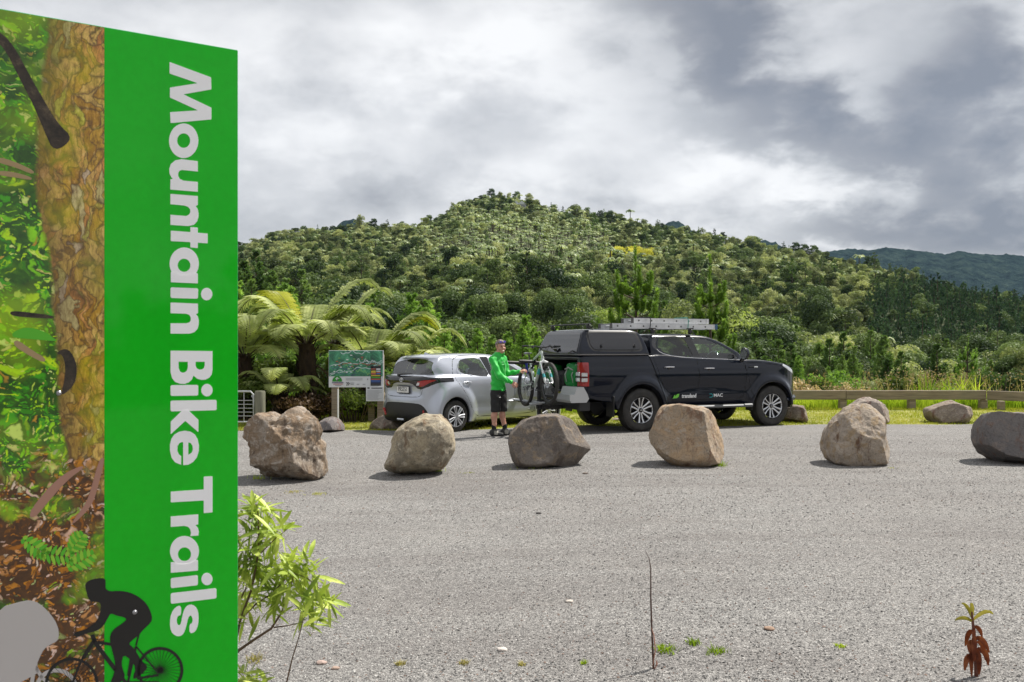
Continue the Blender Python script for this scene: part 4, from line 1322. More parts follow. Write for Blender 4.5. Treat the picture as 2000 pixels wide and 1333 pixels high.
def build_yaris():
    car = empty('hatchback', label='silver five door hatchback with plate PRS551, parked beside the pickup', cat='car')
    h = .0175
    xs = np.arange(-.78, 3.42, h); ys = np.arange(-.93, .93 + h, h); zs = np.arange(.12, 1.58, h)
    X, Y, Z = xs[:, None, None], ys[None, :, None], zs[None, None, :]
    def S(poly, k=2): return sd_poly(chaikin(poly, k), xs[:, None], zs[None, :])[:, None, :]
    def P(poly, k=2): return sd_poly(chaikin(list(poly) + [(a, -b) for a, b in reversed(poly)], k), xs[:, None], ys[None, :])[:, :, None]
    def Q(poly, k=1): return sd_poly(chaikin(list(poly) + [(-a, b) for a, b in reversed(poly)], k), ys[:, None], zs[None, :])[None]
    low = S([(-.50, .22), (-.60, .26), (-.655, .40), (-.66, .60), (-.635, .66), (-.60, .70), (-.60, .88), (-.645, .97), (-.62, 1.04), (-.50, 1.07), (.5, 1.06), (1.6, 1.02), (2.2, .99),
             (2.75, .93), (3.05, .83), (3.22, .66), (3.27, .45), (3.22, .25), (3.0, .19), (1.2, .17)])
    low = smax(low, P([(-.665, 0), (-.655, .30), (-.60, .56), (-.50, .72), (-.33, .81), (-.05, .838), (.6, .815), (1.4, .805), (2.0, .82), (2.6, .838), (2.95, .78), (3.15, .60), (3.27, .3), (3.30, 0)]), .05)
    low = smax(low, Q([(0, .15), (.74, .16), (.79, .22), (.815, .34), (.80, .46), (.832, .66), (.838, .76), (.825, .88), (.80, .96), (.775, 1.02), (.74, 1.08), (.4, 1.14), (0, 1.15)]), .035)
    for cx, r0, yy in ((0., .49, .846), (2.55, .45, .846)):
        rr = np.sqrt((X - cx) ** 2 + ((Z - .34) * .95) ** 2)
        arch = np.maximum(smax(rr - r0, np.abs(Y) - yy, .14), .18 - Z)
        low = smin(low, arch, .13)
    gh = S([(-.60, .95), (-.585, 1.05), (-.46, 1.16), (-.26, 1.37), (-.23, 1.41), (-.1, 1.445), (.2, 1.483), (.6, 1.50), (.95, 1.495), (1.25, 1.455), (1.55, 1.36), (2.0, 1.15), (2.3, 1.0), (2.1, .9), (0, .9)])
    gh = smax(gh, Q([(0, .8), (.77, .8), (.765, 1.0), (.755, 1.04), (.60, 1.38), (.565, 1.43), (.50, 1.465), (.25, 1.495), (0, 1.50)]), .03)
    gh = smax(gh, P([(-.66, 0), (-.60, .36), (-.44, .58), (-.20, .69), (.1, .75), (1.6, .77), (2.0, .70), (2.25, .45), (2.34, 0)]), .06)
    body = smin(low, gh, .05)
    # roof spoiler
    sp = np.maximum(np.maximum(np.abs(X + .24 - .16 * (Y / .55) ** 2) - .12, np.abs(Z - 1.425 + .05 * (Y / .5) ** 2 - .15 * (X + .25)) - .018), np.abs(Y) - .56)
    body = smin(body, sp, .04)
    # recess round the number plate
    rec = np.maximum(np.abs(Y) - .50 - .12 * (Z - .78), np.abs(Z - .80) - .10)
    body = body + .02 * np.clip(-rec / .04, 0, 1) * (X < -.4)
    for cx in (0., 2.55):
        well = np.maximum(np.sqrt((X - cx) ** 2 + (Z - .315) ** 2) - .352, .42 - np.abs(Y))
        body = smax(body, -well, .012)
    sh = Shell(body.astype(np.float32), (xs[0], ys[0], zs[0]), h)
    wl = lambda V, N: np.minimum.reduce([np.minimum(np.maximum(np.abs(np.hypot(V[:, 0] - c, V[:, 2] - .315) - .352) - .022, np.maximum(np.abs(V[:, 1]) - .815, .41 - np.abs(V[:, 1]))),
                                         np.maximum(np.abs(np.abs(V[:, 1]) - .42) - .02, np.hypot(V[:, 0] - c, V[:, 2] - .315) - .37)) for c in (0., 2.55)])
    sh.take(wl, 'wheel_well', M_DARK, car)
    for s in (-1, 1):
        sh.take(reg_xz([(.16, 1.19), (.22, 1.31), (.34, 1.385), (.80, 1.405), (.87, 1.22), (.95, 1.03), (.60, 1.045), (.34, 1.09), (.20, 1.13)], s, smooth=1), 'rear_side_window', M_GLY, car, -.003)
        sh.take(reg_xz([(1.05, 1.41), (1.25, 1.385), (1.6, 1.25), (1.93, 1.06), (1.9, 1.015), (1.05, 1.03), (1.04, 1.2)], s, smooth=1), 'front_side_window', M_GLY, car, -.003)
        sh.take(reg_xz([(.82, 1.42), (1.04, 1.42), (1.04, 1.02), (.97, 1.02)], s, smooth=0), 'pillar_trim', M_TRIMG, car)
    def rearg(V, N):
        w = .63 - (V[:, 2] - 1.07) * .34
        return np.maximum(np.maximum(np.abs(V[:, 1]) - w, 1.085 - V[:, 2]), np.maximum(V[:, 2] - 1.385 + .06 * (V[:, 1] / .5) ** 2, V[:, 0] + .13))
    sh.take(rearg, 'rear_window', M_GLY, car, -.003)
    sh.take(lambda V, N: np.maximum(np.maximum(np.abs(V[:, 1]) - .56, 1.03 - V[:, 2] + .05 * 0), sd_poly([(1.32, 1.45), (1.40, 1.40), (2.16, 1.06), (2.3, 1.0), (2.6, 1.2), (1.5, 1.7)], V[:, 0], V[:, 2])), 'windscreen', M_GLY, car, -.003)
    # lamp band across the tail
    for s in (-1, 1):
        lt = [(.40, .885), (.44, .965), (.50, .972), (.60, .99), (.74, 1.0), (.76, .985), (.67, .935), (.58, .88), (.50, .862)]
        o = sh.take(lambda V, N, s=s: np.maximum(sd_poly(lt, s * V[:, 1], V[:, 2]), V[:, 0] + .21), 'tail_light', M_REDL, car, .004)
        b = MB(); b.prism([(.40, .885), (.445, .95), (.50, .965), (.47, .89)], (-.630, 0, 0), (.16, s, 0), (-.05, 0, 1), (-1, 0, 0), .012)
        b.build('indicator_lens', M_WHTL, o)
    band = [(0, .935), (.18, .93), (.30, .905), (.40, .825), (.52, .815), (.66, .865), (.82, .965), (.85, .995), (.76, 1.035), (.5, 1.06), (0, 1.06)]
    sh.take(lambda V, N: np.maximum(sd_poly(band, np.abs(V[:, 1]), V[:, 2]), V[:, 0] + .02 - 0), 'tail_band', M_TRIMG, car, .003)
    bp = [(0, .56), (.44, .555), (.56, .52), (.66, .40), (.70, .27), (.66, .15), (0, .15)]
    sh.take(lambda V, N: np.maximum(sd_poly(chaikin(bp + [(-a, b) for a, b in reversed(bp)], 1), V[:, 1], V[:, 2]), V[:, 0] + .25), 'bumper_insert', M_TRIM, car)
    sh.take(lambda V, N: np.maximum(V[:, 2] - .19, .2 - V[:, 0]) , 'sill_trim', M_TRIM, car)
    # hatch outline on the tail
    hl = chaikin([(0, .665), (.40, .668), (.50, .69), (.53, .75), (.545, .84)], 2, False)
    sh.take(lambda V, N: np.maximum(sd_line(hl, np.abs(V[:, 1]), V[:, 2]) - .005, V[:, 0] + .4), 'hatch_gap', M_DARK, car, -.005)
    gaps = [[(.10, 1.36), (.03, 1.2), (.01, 1.05), (.12, .86), (.30, .62), (.40, .40), (.50, .30), (.66, .27), (.98, .265), (2.0, .26), (2.12, .3)], [(.78, 1.435), (.96, 1.03), (1.02, .8), (1.0, .27)],
            [(2.12, .3), (2.18, .6), (2.10, .98)], [(.10, 1.36), (.20, 1.42), (.4, 1.445), (.9, 1.455), (1.28, 1.42)]]
    sh.take(gap_xz(gaps, .007), 'panel_gap', M_DARK, car, -.004)
    sh.part(sh.T, 'body', M_YAR, car)
    b = MB(); b.box((-.612, 0, .80), (.012, .38, .135), m=1, bev=.004); b.box((-.619, 0, .80), (.006, .355, .112), m=0)
    pl = b.build('number_plate', [mat('plate_white', (.75, .75, .73), .4), M_TRIM], car)
    text_mesh('PRS551', .118, 'plate_lettering', M_TRIM, pl, basis((-.6225, 0, .803), (0, -1, 0), (0, 0, 1), (-1, 0, 0)), bold=.0012, thick=.002, sx=.80)
    b = MB()
    ring = lambda c, a, bb, r: [(-.655, c[0] + a * math.cos(t), c[1] + bb * math.sin(t)) for t in np.linspace(0, 2 * math.pi, 17)]
    for a_, b_ in ((.052, .036), (.014, .036)): b.tube(ring((0, .985), a_, b_, 0), .0045, 5)
    b.tube(ring((0, 1.005), .034, .014, 0), .0045, 5)
    b.build('oval_emblem', M_CHR, car)
    b = MB(); b.tube([(-.60, .14, 1.075), (-.60, .10, 1.09), (-.575, -.16, 1.10), (-.555, -.22, 1.105)], [.022, .018, .012, .006], 8)
    b.lathe([(0, -.01), (.03, -.008), (.035, .02)], 12, 0, axis='X', c=(-.60, .16, 1.075))
    b.build('rear_wiper', M_TRIM, car)
    b = MB(); b.prism([(-.10, 0), (.10, 0), (.02, .016), (-.05, .055), (-.085, .058)], (.0, -.008, 1.455), (1, 0, .12), (0, 0, 1), (0, 1, 0), .016)
    b.build('roof_aerial', M_YAR, car)
    for s in (-1, 1):
        b = MB(); b.box((-.60, s * .585, .36), (.03, .05, .15), Matrix.Rotation(s * .5, 3, 'Z') @ Matrix.Rotation(-s * .35, 3, 'X'), bev=.01)
        b.build('reflector', M_REDL, car)
        for xx in (.30, 1.24):
            b = MB(); b.tube([(xx - .10, 0, -.004), (xx - .09, s * .024, 0), (xx, s * .032, .004), (xx + .09, s * .024, .008), (xx + .10, 0, .008)], [.010, .013, .014, .013, .010], 8)
            b.lathe([(0, s * .003), (.040, s * .002), (.044, -s * .004)], 16, 1, c=(xx, 0, .0))
            o = b.build('door_handle', [M_CHR, M_YAR], car); o.location = (0, s * .812, .935)
        b = MB(); b.lathe([(.0, -.07), (.06, -.06), (.09, -.02), (.09, .03), (0, .03)], 18, 0, axis='X'); b.tube([(0, -s * .05, -.03), (.03, -s * .14, -.06)], .025, 6)
        o = b.build('door_mirror', M_YAR, car); o.location = (1.92, s * .93, 1.06); o.rotation_euler = (0, math.pi, 0)
        b = MB(); b.tube([(.95, s * .752, 1.025), (.60, s * .757, 1.035), (.32, s * .752, 1.085), (.19, s * .738, 1.13), (.155, s * .71, 1.20), (.22, s * .66, 1.32)], .005, 5)
        b.build('window_trim', M_CHR, car)
    b = MB(); b.tube([(-.668, .10, .235), (-.67, -.10, .235)], .014, 6, flat=1.6)
    b.build('tow_cover', M_ALU, car)
    b = MB(); b.box((1.3, 0, .25), (3.0, 1.3, .12)); b.box((-.2, 0, .5), (.6, 1.1, .5)); b.box((1.9, 0, .85), (.3, 1.3, .3), bev=.06)
    b.tube([(0, -.7, .30), (0, .7, .30)], .04, 8); b.tube([(2.55, -.7, .30), (2.55, .7, .30)], .04, 8)
    b.build('cabin_floor', M_DARK, car)
    for xx, n in ((1.25, 2), (.45, 2)):
        for s in (-1, 1):
            b = MB(); b.box((xx, s * .34, .62), (.5, .48, .16), bev=.05); b.box((xx - .24, s * .34, .90), (.15, .46, .56), Matrix.Rotation(-.2, 3, 'Y'), bev=.05)
            b.box((xx - .34, s * .34, 1.20), (.09, .26, .17), bev=.03); b.build('seat', M_SEAT, car)
    pw = wheel_mesh_yaris()
    put_wheels(pw, car, [(0, .301), (2.55, .301)], .745)
    return car
# ------------------------------------------------------------------ tall trail sign close to the camera
P0 = Vector((-.822, 2.69, 0)); EL = Vector((-.848, -.53, 0)).normalized()      # right edge, direction towards the left edge
NS = Vector((.53, -.848, 0)).normalized()                                       # faces the camera
if NS.y > 0: NS = -NS
ER = -EL
sign = empty('trail_sign', P0, 0, 'tall green sign panel reading Mountain Bike Trails, with a printed forest picture and cyclist silhouettes', 'sign')
sign.rotation_euler = (0, 0, math.atan2(ER.y, ER.x))          # local x runs to the right along the panel, local -y faces the viewer


def sp(px, py):                                              # photo position -> place on the panel (x along, z up)
    u = (px - 1000) / F
    s = (u * P0.y - P0.x) / (EL.x - u * EL.y)
    Y = P0.y + s * EL.y
    return (-s, CAMH - (py - HZ) / F * Y)


WID, TOP, BOT, GR = 1.02, 2.415, .30, sp(204, 600)[0]
b = MB(); b.box((-WID / 2, .010, (TOP + BOT) / 2), (WID, .016, TOP - BOT), bev=.002)
b.build('panel_core', mat('panel_edge', (.02, .30, .09), .4), sign)
t = NT('green_print', col=(.0, .27, .012), rough=.5, coat=.5)
t.b.inputs['Specular IOR Level'].default_value = .2
t.b.inputs['Coat Roughness'].default_value = .05; t.b.inputs['Coat IOR'].default_value = 1.45
t.col(t.ramp(t.noise(40, 4), [(.3, (.0, .50, .004)), (.7, (.0, .55, .006))]))
b = MB(); b.prism([(GR, BOT + .003), (-.002, BOT + .003), (-.002, TOP - .003), (GR, TOP - .003)], (0, .0015, 0), (1, 0, 0), (0, 0, 1), (0, -1, 0), .0015)
b.build('green_face', t.mat, sign, smooth=False)

# printed picture: bark, leaves and forest litter
t = NT('picture_print', rough=.45, coat=.4); t.b.inputs['Coat Roughness'].default_value = .06
O = t.tc.outputs['Object']
sx = t.n('ShaderNodeSeparateXYZ'); t.l(O, sx.inputs[0]); ox, oz = sx.outputs[0], sx.outputs[2]
wv = t.noise(9, 5, .6)
warp = t.n('ShaderNodeVectorMath', operation='MULTIPLY_ADD'); nc = t.n('ShaderNodeTexNoise'); nc.inputs['Scale'].default_value = 12; nc.inputs['Detail'].default_value = 6; t.l(O, nc.inputs[0])
t.l(nc.outputs['Color'], warp.inputs[0]); warp.inputs[1].default_value = (.13, .0, .13); t.l(O, warp.inputs[2]); WO = warp.outputs[0]


def spots(scale, mp, stops, under, keep, soft_=.75, rot=0.0, loc=(0, 0, 0)):
    """overlapping leaf-like spots, each lighter in its middle, over what lies under them"""
    v = t.n('ShaderNodeTexVoronoi'); v.inputs['Scale'].default_value = scale; t.l(t.map(mp, rot=(0, rot, 0), loc=loc, src=WO), v.inputs['Vector'])
    sc_ = t.n('ShaderNodeSeparateColor'); t.l(v.outputs['Color'], sc_.inputs[0])
    c = t.mix(t.math('MULTIPLY', v.outputs['Distance'], soft_, clamp=True), t.ramp(sc_.outputs[0], stops), (.01, .015, .004))
    k = t.math('MULTIPLY', t.math('GREATER_THAN', sc_.outputs[1], 1 - keep), t.math('SUBTRACT', 1.0, t.math('MULTIPLY', t.math('SUBTRACT', v.outputs['Distance'], .38), 9.0, clamp=True)))
    return t.mix(k, under, c)


deep = t.ramp(t.noise(16, 9, .75, dist=.5), [(.35, (.004, .012, .003)), (.55, (.02, .07, .008)), (.7, (.06, .16, .015)), (.8, (.16, .10, .04))])
GRN = [(0, (.02, .16, .006)), (.3, (.05, .42, .01)), (.6, (.25, .75, .015)), (.8, (.60, .92, .06)), (.93, (.85, 1.0, .35)), (1, (.55, .30, .08))]
fol = spots(22, (.8, 1, 1.5), GRN, deep, .75, .7, .7); fol = spots(42, (1.7, 1, .8), GRN, fol, .50, .9, -.5, (3, 0, 1)); fol = spots(85, (1, 1, 1.6), GRN, fol, .45, .8, .3, (7, 0, 2))
fol = t.mix(t.ramp(t.noise(4.2, 5, .65), [(.50, .0), (.66, .8)]), fol, deep)
fol = t.mix(t.ramp(t.noise(3.0, 3, .5, vec=t.map((1, 1, 1), loc=(5, 0, 2))), [(.46, 0), (.64, .45)]), fol, (.50, .80, .10))
LITC = [(0, (.05, .015, .006)), (.3, (.30, .09, .02)), (.55, (.62, .24, .06)), (.75, (.90, .48, .26)), (.88, (.95, .70, .62)), (1, (.30, .60, .03))]
deepl = t.ramp(t.noise(20, 9, .75, dist=.4), [(.35, (.010, .004, .002)), (.6, (.06, .025, .010)), (.8, (.22, .09, .04))])
lit = spots(34, (.8, 1, 1.6), LITC, deepl, .5, 1.0, .5); lit = spots(50, (1.9, 1, .8), LITC, lit, .5, 1.0, -.6, (2, 0, 5)); lit = spots(95, (1, 1, 1.5), LITC, lit, .5, .8, .2, (9, 0, 1))
lit = t.mix(t.ramp(t.noise(5, 6, .7), [(.50, 0), (.60, .85)]), lit, deepl)
lit = t.mix(t.ramp(t.noise(3.6, 4, .55, vec=t.map((1, 1, 1), loc=(1, 0, 9))), [(.53, 0), (.60, .9)]), lit, fol)
# bark plates
plates = t.n('ShaderNodeTexVoronoi', feature='DISTANCE_TO_EDGE'); plates.inputs['Scale'].default_value = 26; t.l(t.map((1.9, 1, .62), src=WO), plates.inputs['Vector'])
pcol = t.n('ShaderNodeTexVoronoi'); pcol.inputs['Scale'].default_value = 26; t.l(t.map((1.9, 1, .62), src=WO), pcol.inputs['Vector']); ps = t.n('ShaderNodeSeparateColor'); t.l(pcol.outputs['Color'], ps.inputs[0])
bark = t.ramp(ps.outputs[0], [(0, (.34, .17, .05)), (.3, (.55, .33, .09)), (.55, (.70, .48, .18)), (.75, (.62, .28, .12)), (.9, (.50, .46, .10)), (1, (.60, .45, .34))])
grain = t.noise(55, 8, .8, vec=t.map((1.6, 1, .5)), dist=.4)
bark = t.mix(t.ramp(grain, [(.38, .9), (.56, 0)]), bark, (.10, .045, .015)); bark = t.mix(t.ramp(grain, [(.56, 0), (.74, .7)]), bark, (.92, .74, .38))
bark = t.mix(t.ramp(plates.outputs['Distance'], [(0, .9), (.035, .6), (.12, 0)]), bark, (.045, .022, .010))
bark = t.mix(t.ramp(t.noise(4.6, 6, .65), [(.48, 0), (.64, .42)]), bark, (.40, .46, .03))
bark = t.mix(t.ramp(t.noise(2.6, 5, .6, vec=t.map((1, 1, .6), loc=(4, 0, 0))), [(.5, 0), (.64, .6)]), bark, (.06, .05, .02))
EP = [(150, 1100), (128, 905), (112, 820), (106, 690), (98, 600), (92, 500), (70, 400), (64, 300), (68, 220), (84, 110), (90, 60)]
est = sorted((round((sp(*p)[1] - .3) / 2.2, 4), min(1, max(0, (GR - sp(*p)[0]) / .25))) for p in EP)
ehi = t.ramp(t.math('MULTIPLY', t.math('SUBTRACT', oz, .3), 1 / 2.2), est)
eraw = t.n('ShaderNodeSeparateColor'); t.l(ehi, eraw.inputs[0])
rel = t.math('DIVIDE', t.math('SUBTRACT', GR, ox), .25)
edge = t.math('ADD', eraw.outputs[0], t.math('MULTIPLY', t.math('SUBTRACT', wv, .5), .16))
dd = t.math('SUBTRACT', edge, rel)
shade = t.math('MULTIPLY', dd, 3.2, clamp=True)                 # the printed trunk rounds off at its edge
bark = t.mix(t.math('SUBTRACT', .75, t.math('MULTIPLY', shade, .75)), bark, (.05, .03, .012))
pic = t.mix(t.math('MULTIPLY', dd, 22.0, clamp=True), fol, bark)
low = t.math('MULTIPLY', t.math('SUBTRACT', t.math('ADD', 1.24, t.math('MULTIPLY', t.math('SUBTRACT', wv, .5), 1.1)), oz), 7.0, clamp=True)
pic = t.mix(low, pic, lit)
gm = t.n('ShaderNodeGamma'); gm.inputs[1].default_value = .80; t.l(pic, gm.inputs[0]); hs = t.n('ShaderNodeHueSaturation'); hs.inputs['Saturation'].default_value = 1.25; hs.inputs['Value'].default_value = 1.12; t.l(gm.outputs[0], hs.inputs['Color']); t.col(hs.outputs[0])
b = MB(); b.prism([(-WID + .002, BOT + .003), (GR - .0004, BOT + .003), (GR - .0004, TOP - .003), (-WID + .002, TOP - .003)], (0, .0015, 0), (1, 0, 0), (0, 0, 1), (0, -1, 0), .0015)
b.build('forest_picture', t.mat, sign, smooth=False)

YF = -.0004
def pr(bld, pts, d=0, holes=None, m=0, th=.0008):
    bld.prism([sp(*p) for p in pts], (0, YF - .0009 * d, 0), (1, 0, 0), (0, 0, 1), (0, -1, 0), th, m, holes=[[sp(*p) for p in h] for h in holes] if holes else None)
def ell(cx, cy, rx, ry, n=36): return [(cx + rx * math.cos(a), cy + ry * math.sin(a)) for a in np.linspace(0, 2 * math.pi, n + 1)[:-1]]
def rnd(pts, k=2): return [tuple(p) for p in chaikin(pts, k)]
def soft(pts, d=2.2):                                       # slightly rounded corners
    out = []
    n = len(pts)
    for i in range(n):
        p, a, c = np.array(pts[i], float), np.array(pts[i - 1], float), np.array(pts[(i + 1) % n], float)
        for q in (a, c):
            v = q - p; L = np.linalg.norm(v); out.append(tuple(p + v / L * min(d, L * .3)))
    return out
def ribbon(pts, w):
    """outline of a thick line (photo positions), w half widths"""
    pts = [np.array(p, float) for p in pts]; n = len(pts); Lf, Rt = [], []
    if not hasattr(w, '__len__'): w = [w] * n
    for i in range(n):
        d = pts[min(i + 1, n - 1)] - pts[max(i - 1, 0)]; d /= np.linalg.norm(d); q = np.array([-d[1], d[0]])
        Lf.append(tuple(pts[i] + q * w[i])); Rt.append(tuple(pts[i] - q * w[i]))
    return Lf + Rt[::-1]

Z6 = lambda L: [(x / 2.9 + 300, y / 2.9 + 100) for x, y in L]
Z7 = lambda L: [(x / 3.7 + 300, y / 3.7 + 540) for x, y in L]
Z8 = lambda L: [(x / 3.506 + 300, y / 3.506 + 880) for x, y in L]
LET = MB()
pr(LET, soft(Z6([(90, 63), (325, 150), (327, 218), (168, 246), (327, 322), (327, 388), (96, 409), (93, 347), (252, 337), (92, 264), (92, 208), (250, 183), (90, 128)]), .8))
pr(LET, Z6(ell(170, 509, 83, 98)), holes=[Z6(ell(170, 508, 37, 41))])
pr(LET, Z6([(250, 625), (158, 613), (122, 620), (98, 640), (88, 668), (90, 695), (99, 713), (108, 725), (95, 726), (94, 785), (250, 798), (250, 742), (170, 735), (148, 725), (139, 708), (139, 692), (146, 679), (160, 674), (250, 683)]))
pr(LET, Z6([(95, 810), (250, 822), (250, 872), (238, 880), (249, 895), (254, 918), (254, 940), (246, 965), (228, 985), (195, 992), (95, 985), (95, 928), (185, 935), (201, 926), (208, 912), (207, 898), (196, 884), (175, 876), (95, 868)]))
pr(LET, soft(Z6([(208, 997), (250, 1001), (250, 1030), (306, 1034), (306, 1090), (250, 1086), (250, 1117), (208, 1113), (208, 1083), (97, 1077), (97, 1018), (208, 1026)]), .8))
pr(LET, Z6(ell(173, 1205, 83, 92)), holes=[Z6(ell(172, 1214, 36, 37))]); pr(LET, soft(Z6([(97, 1252), (128, 1254), (150, 1270), (195, 1270), (225, 1256), (250, 1260), (250, 1317), (97, 1310)]), .8), d=.6)
pr(LET, soft(Z7([(122, 80), (322, 88), (320, 163), (122, 157)]))); pr(LET, Z7(ell(383, 129, 41, 45)))
pr(LET, Z7([(122, 190), (320, 198), (320, 268), (305, 273), (319, 290), (326, 320), (325, 350), (317, 380), (295, 404), (258, 415), (122, 415), (122, 340), (238, 340), (258, 333), (268, 318), (268, 298), (258, 280), (235, 271), (122, 267)]))
pr(LET, Z7([(122, 538), (425, 541), (425, 680), (419, 710), (402, 733), (375, 747), (345, 749), (315, 741), (288, 718), (275, 748), (252, 768), (222, 778), (190, 777), (155, 764), (132, 735), (122, 690)]),
   holes=[Z7([(180, 618), (247, 618), (247, 660), (240, 682), (226, 694), (208, 697), (190, 688), (181, 665)]), Z7([(303, 618), (369, 618), (369, 645), (362, 664), (348, 674), (328, 674), (310, 664), (303, 645)])])
pr(LET, soft(Z7([(122, 787), (322, 785), (322, 862), (122, 865)]))); pr(LET, Z7(ell(385, 823, 41, 45)))
pr(LET, soft(Z7([(122, 899), (455, 893), (455, 968), (122, 977)]))); pr(LET, soft(Z7([(210, 966), (248, 966), (323, 1037), (323, 1127), (228, 1045), (123, 1142), (123, 1050)]), .8), d=.6)
pr(LET, Z7([(213, 1365), (250, 1362), (285, 1342), (312, 1308), (326, 1262), (327, 1222), (318, 1178), (298, 1143), (265, 1122), (225, 1116), (185, 1123), (150, 1143), (128, 1175), (118, 1215), (118, 1262), (130, 1312), (155, 1345), (198, 1362), (199, 1300), (183, 1287), (171, 1262), (172, 1228), (184, 1208), (200, 1199), (213, 1199)]),
   holes=[Z7([(250, 1200), (268, 1206), (281, 1225), (283, 1252), (274, 1276), (250, 1290)])])
pr(LET, soft(Z8([(343, 180), (403, 177), (403, 424), (343, 430), (343, 343), (117, 356), (117, 283), (343, 268)]), .9))
pr(LET, Z8([(117, 453), (305, 438), (305, 506), (286, 512), (303, 530), (309, 555), (306, 583), (250, 587), (256, 565), (250, 540), (236, 524), (210, 517), (117, 524)]))
pr(LET, Z8(ell(211, 690, 99, 104)), holes=[Z8(ell(211, 711, 45, 47))]); pr(LET, soft(Z8([(117, 766), (135, 764), (165, 778), (240, 776), (285, 752), (303, 750), (303, 823), (117, 838)]), .9), d=.6)
pr(LET, soft(Z8([(117, 875), (303, 853), (303, 923), (117, 944)]))); pr(LET, Z8(ell(365, 881, 38, 42)))
pr(LET, soft(Z8([(117, 978), (430, 943), (430, 1013), (117, 1051)])))
pr(LET, rnd(Z8([(188, 1060), (150, 1072), (120, 1115), (110, 1180), (118, 1240), (148, 1270), (182, 1273), (205, 1255), (222, 1210), (235, 1150), (248, 1130), (260, 1133), (268, 1160), (262, 1185), (245, 1190), (245, 1255), (285, 1243), (305, 1195), (309, 1130), (297, 1080), (268, 1055), (235, 1058), (210, 1085), (197, 1130), (187, 1185), (175, 1200), (162, 1190), (157, 1160), (165, 1133), (188, 1128)]), 1))
LET.build('white_lettering', mat('letter_print', (.96, .96, .98), .45), sign, smooth=False)

Z4 = lambda L: [(x / 5.72 + 40, y / 5.72 + 1100) for x, y in L]
# printed branches, stems, ferns
t = NT('ink_brown', rough=.5); t.col(t.ramp(t.noise(30, 7, .75, dist=.5), [(.35, (.010, .008, .006)), (.55, (.05, .035, .022)), (.72, (.16, .12, .07))])); ink_bark_mat = t.mat
b = MB()
pr(b, rnd(ribbon([(-10, 66), (18, 92), (45, 145), (75, 200), (100, 250), (125, 285)], [9, 9, 10, 11, 15, 24])), m=0)
pr(b, rnd(ribbon([(-5, 312), (30, 322), (66, 338)], [6, 5, 4])), m=1); pr(b, rnd(ribbon([(-5, 338), (30, 342), (62, 350)], [5, 5, 3])), m=1)
pr(b, rnd(ribbon([(24, 655), (50, 650), (85, 656), (110, 666)], [5, 12, 9, 1])), m=2); pr(b, rnd(ribbon([(28, 668), (60, 690), (88, 705)], [7, 6, 5])), m=1)
pr(b, rnd(ribbon([(20, 612), (60, 616), (105, 620)], [5, 5, 3])), m=0); pr(b, rnd(ribbon([(112, 690), (128, 686), (140, 715), (136, 748), (122, 770)], [3, 9, 12, 11, 3]), 2), m=0, d=.3)
pr(b, rnd(ribbon([(60, 1010), (95, 965), (130, 930), (162, 912)], [8, 9, 7, 3])), m=3, d=.3); pr(b, rnd(ribbon([(142, 1022), (175, 985), (188, 940), (200, 895)], [3, 6, 6, 5])), m=3, d=.3)
rg = np.random.default_rng(5)
for cx, cy, L, a0 in [(110, 1085, 75, .1), (160, 1095, 60, -.5), (70, 1070, 60, .6), (150, 1060, 46, -.9)]:
    for k in range(8):
        tt = k / 8; x = cx + math.cos(a0) * L * (tt - .5); y = cy + math.sin(a0) * L * (tt - .5)
        for s in (-1, 1):
            a = a0 + s * 1.15; l = 22 * math.sin(.5 + tt * 2.4)
            pr(b, rnd(ribbon([(x, y), (x + math.cos(a) * l * .6, y + math.sin(a) * l * .6), (x + math.cos(a) * l, y + math.sin(a) * l)], [3.2, 3.8, .6]), 1), m=2 if (k + (s > 0)) % 2 else 4, d=.6)
b.build('printed_branches', [ink_bark_mat, mat('ink_bark', (.40, .28, .14), .5), mat('ink_green', (.10, .48, .02), .5), mat('ink_rust', (.42, .22, .16), .5), mat('ink_lime', (.30, .60, .04), .5)], sign, smooth=False)

# black cyclist
b = MB()
pr(b, rnd(Z4([(720, 250), (740, 210), (790, 185), (860, 170), (948, 172), (950, 230), (950, 290), (1000, 318), (1080, 310), (1180, 318), (1270, 348), (1350, 398), (1412, 460), (1455, 545), (1472, 630), (1440, 680), (1362, 750), (1320, 808),
                (1265, 845), (1205, 900), (1250, 935), (1300, 1000), (1340, 1080), (1420, 1150), (1400, 1200), (1290, 1290), (1250, 1290), (1290, 1170), (1230, 1080), (1150, 1020), (1125, 1120), (1150, 1210), (1170, 1260), (1120, 1330), (1040, 1400), (980, 1400),
                (1050, 1220), (1060, 1120), (1030, 1000), (1000, 890), (1000, 800), (1050, 730), (1130, 680), (1190, 628), (1150, 602), (1080, 590), (1010, 560), (985, 590), (930, 700), (850, 760), (740, 780), (640, 830), (590, 810), (600, 775), (700, 750), (780, 710),
                (850, 650), (890, 560), (900, 450), (850, 430), (790, 432), (755, 390), (735, 320)]), 1), d=1)
W4 = 5.72
for pts, w in [([(800, 800), (840, 900), (1060, 1190)], 24), ([(860, 885), (1060, 915)], 16), ([(700, 1060), (770, 950), (830, 850)], 20), ([(1330, 760), (1290, 920)], 9), ([(1290, 930), (1540, 1230)], 9), ([(1230, 1080), (1200, 1260)], 12),
               ([(1300, 1290), (1540, 1250)], 12), ([(1050, 1180), (1180, 1340)], 20), ([(700, 1050), (640, 1180), (575, 1360)], 12), ([(1290, 930), (1200, 1330)], 12), ([(1190, 1330), (1545, 1330)], 10)]:
    pr(b, Z4(ribbon(pts, w)), d=1.1)
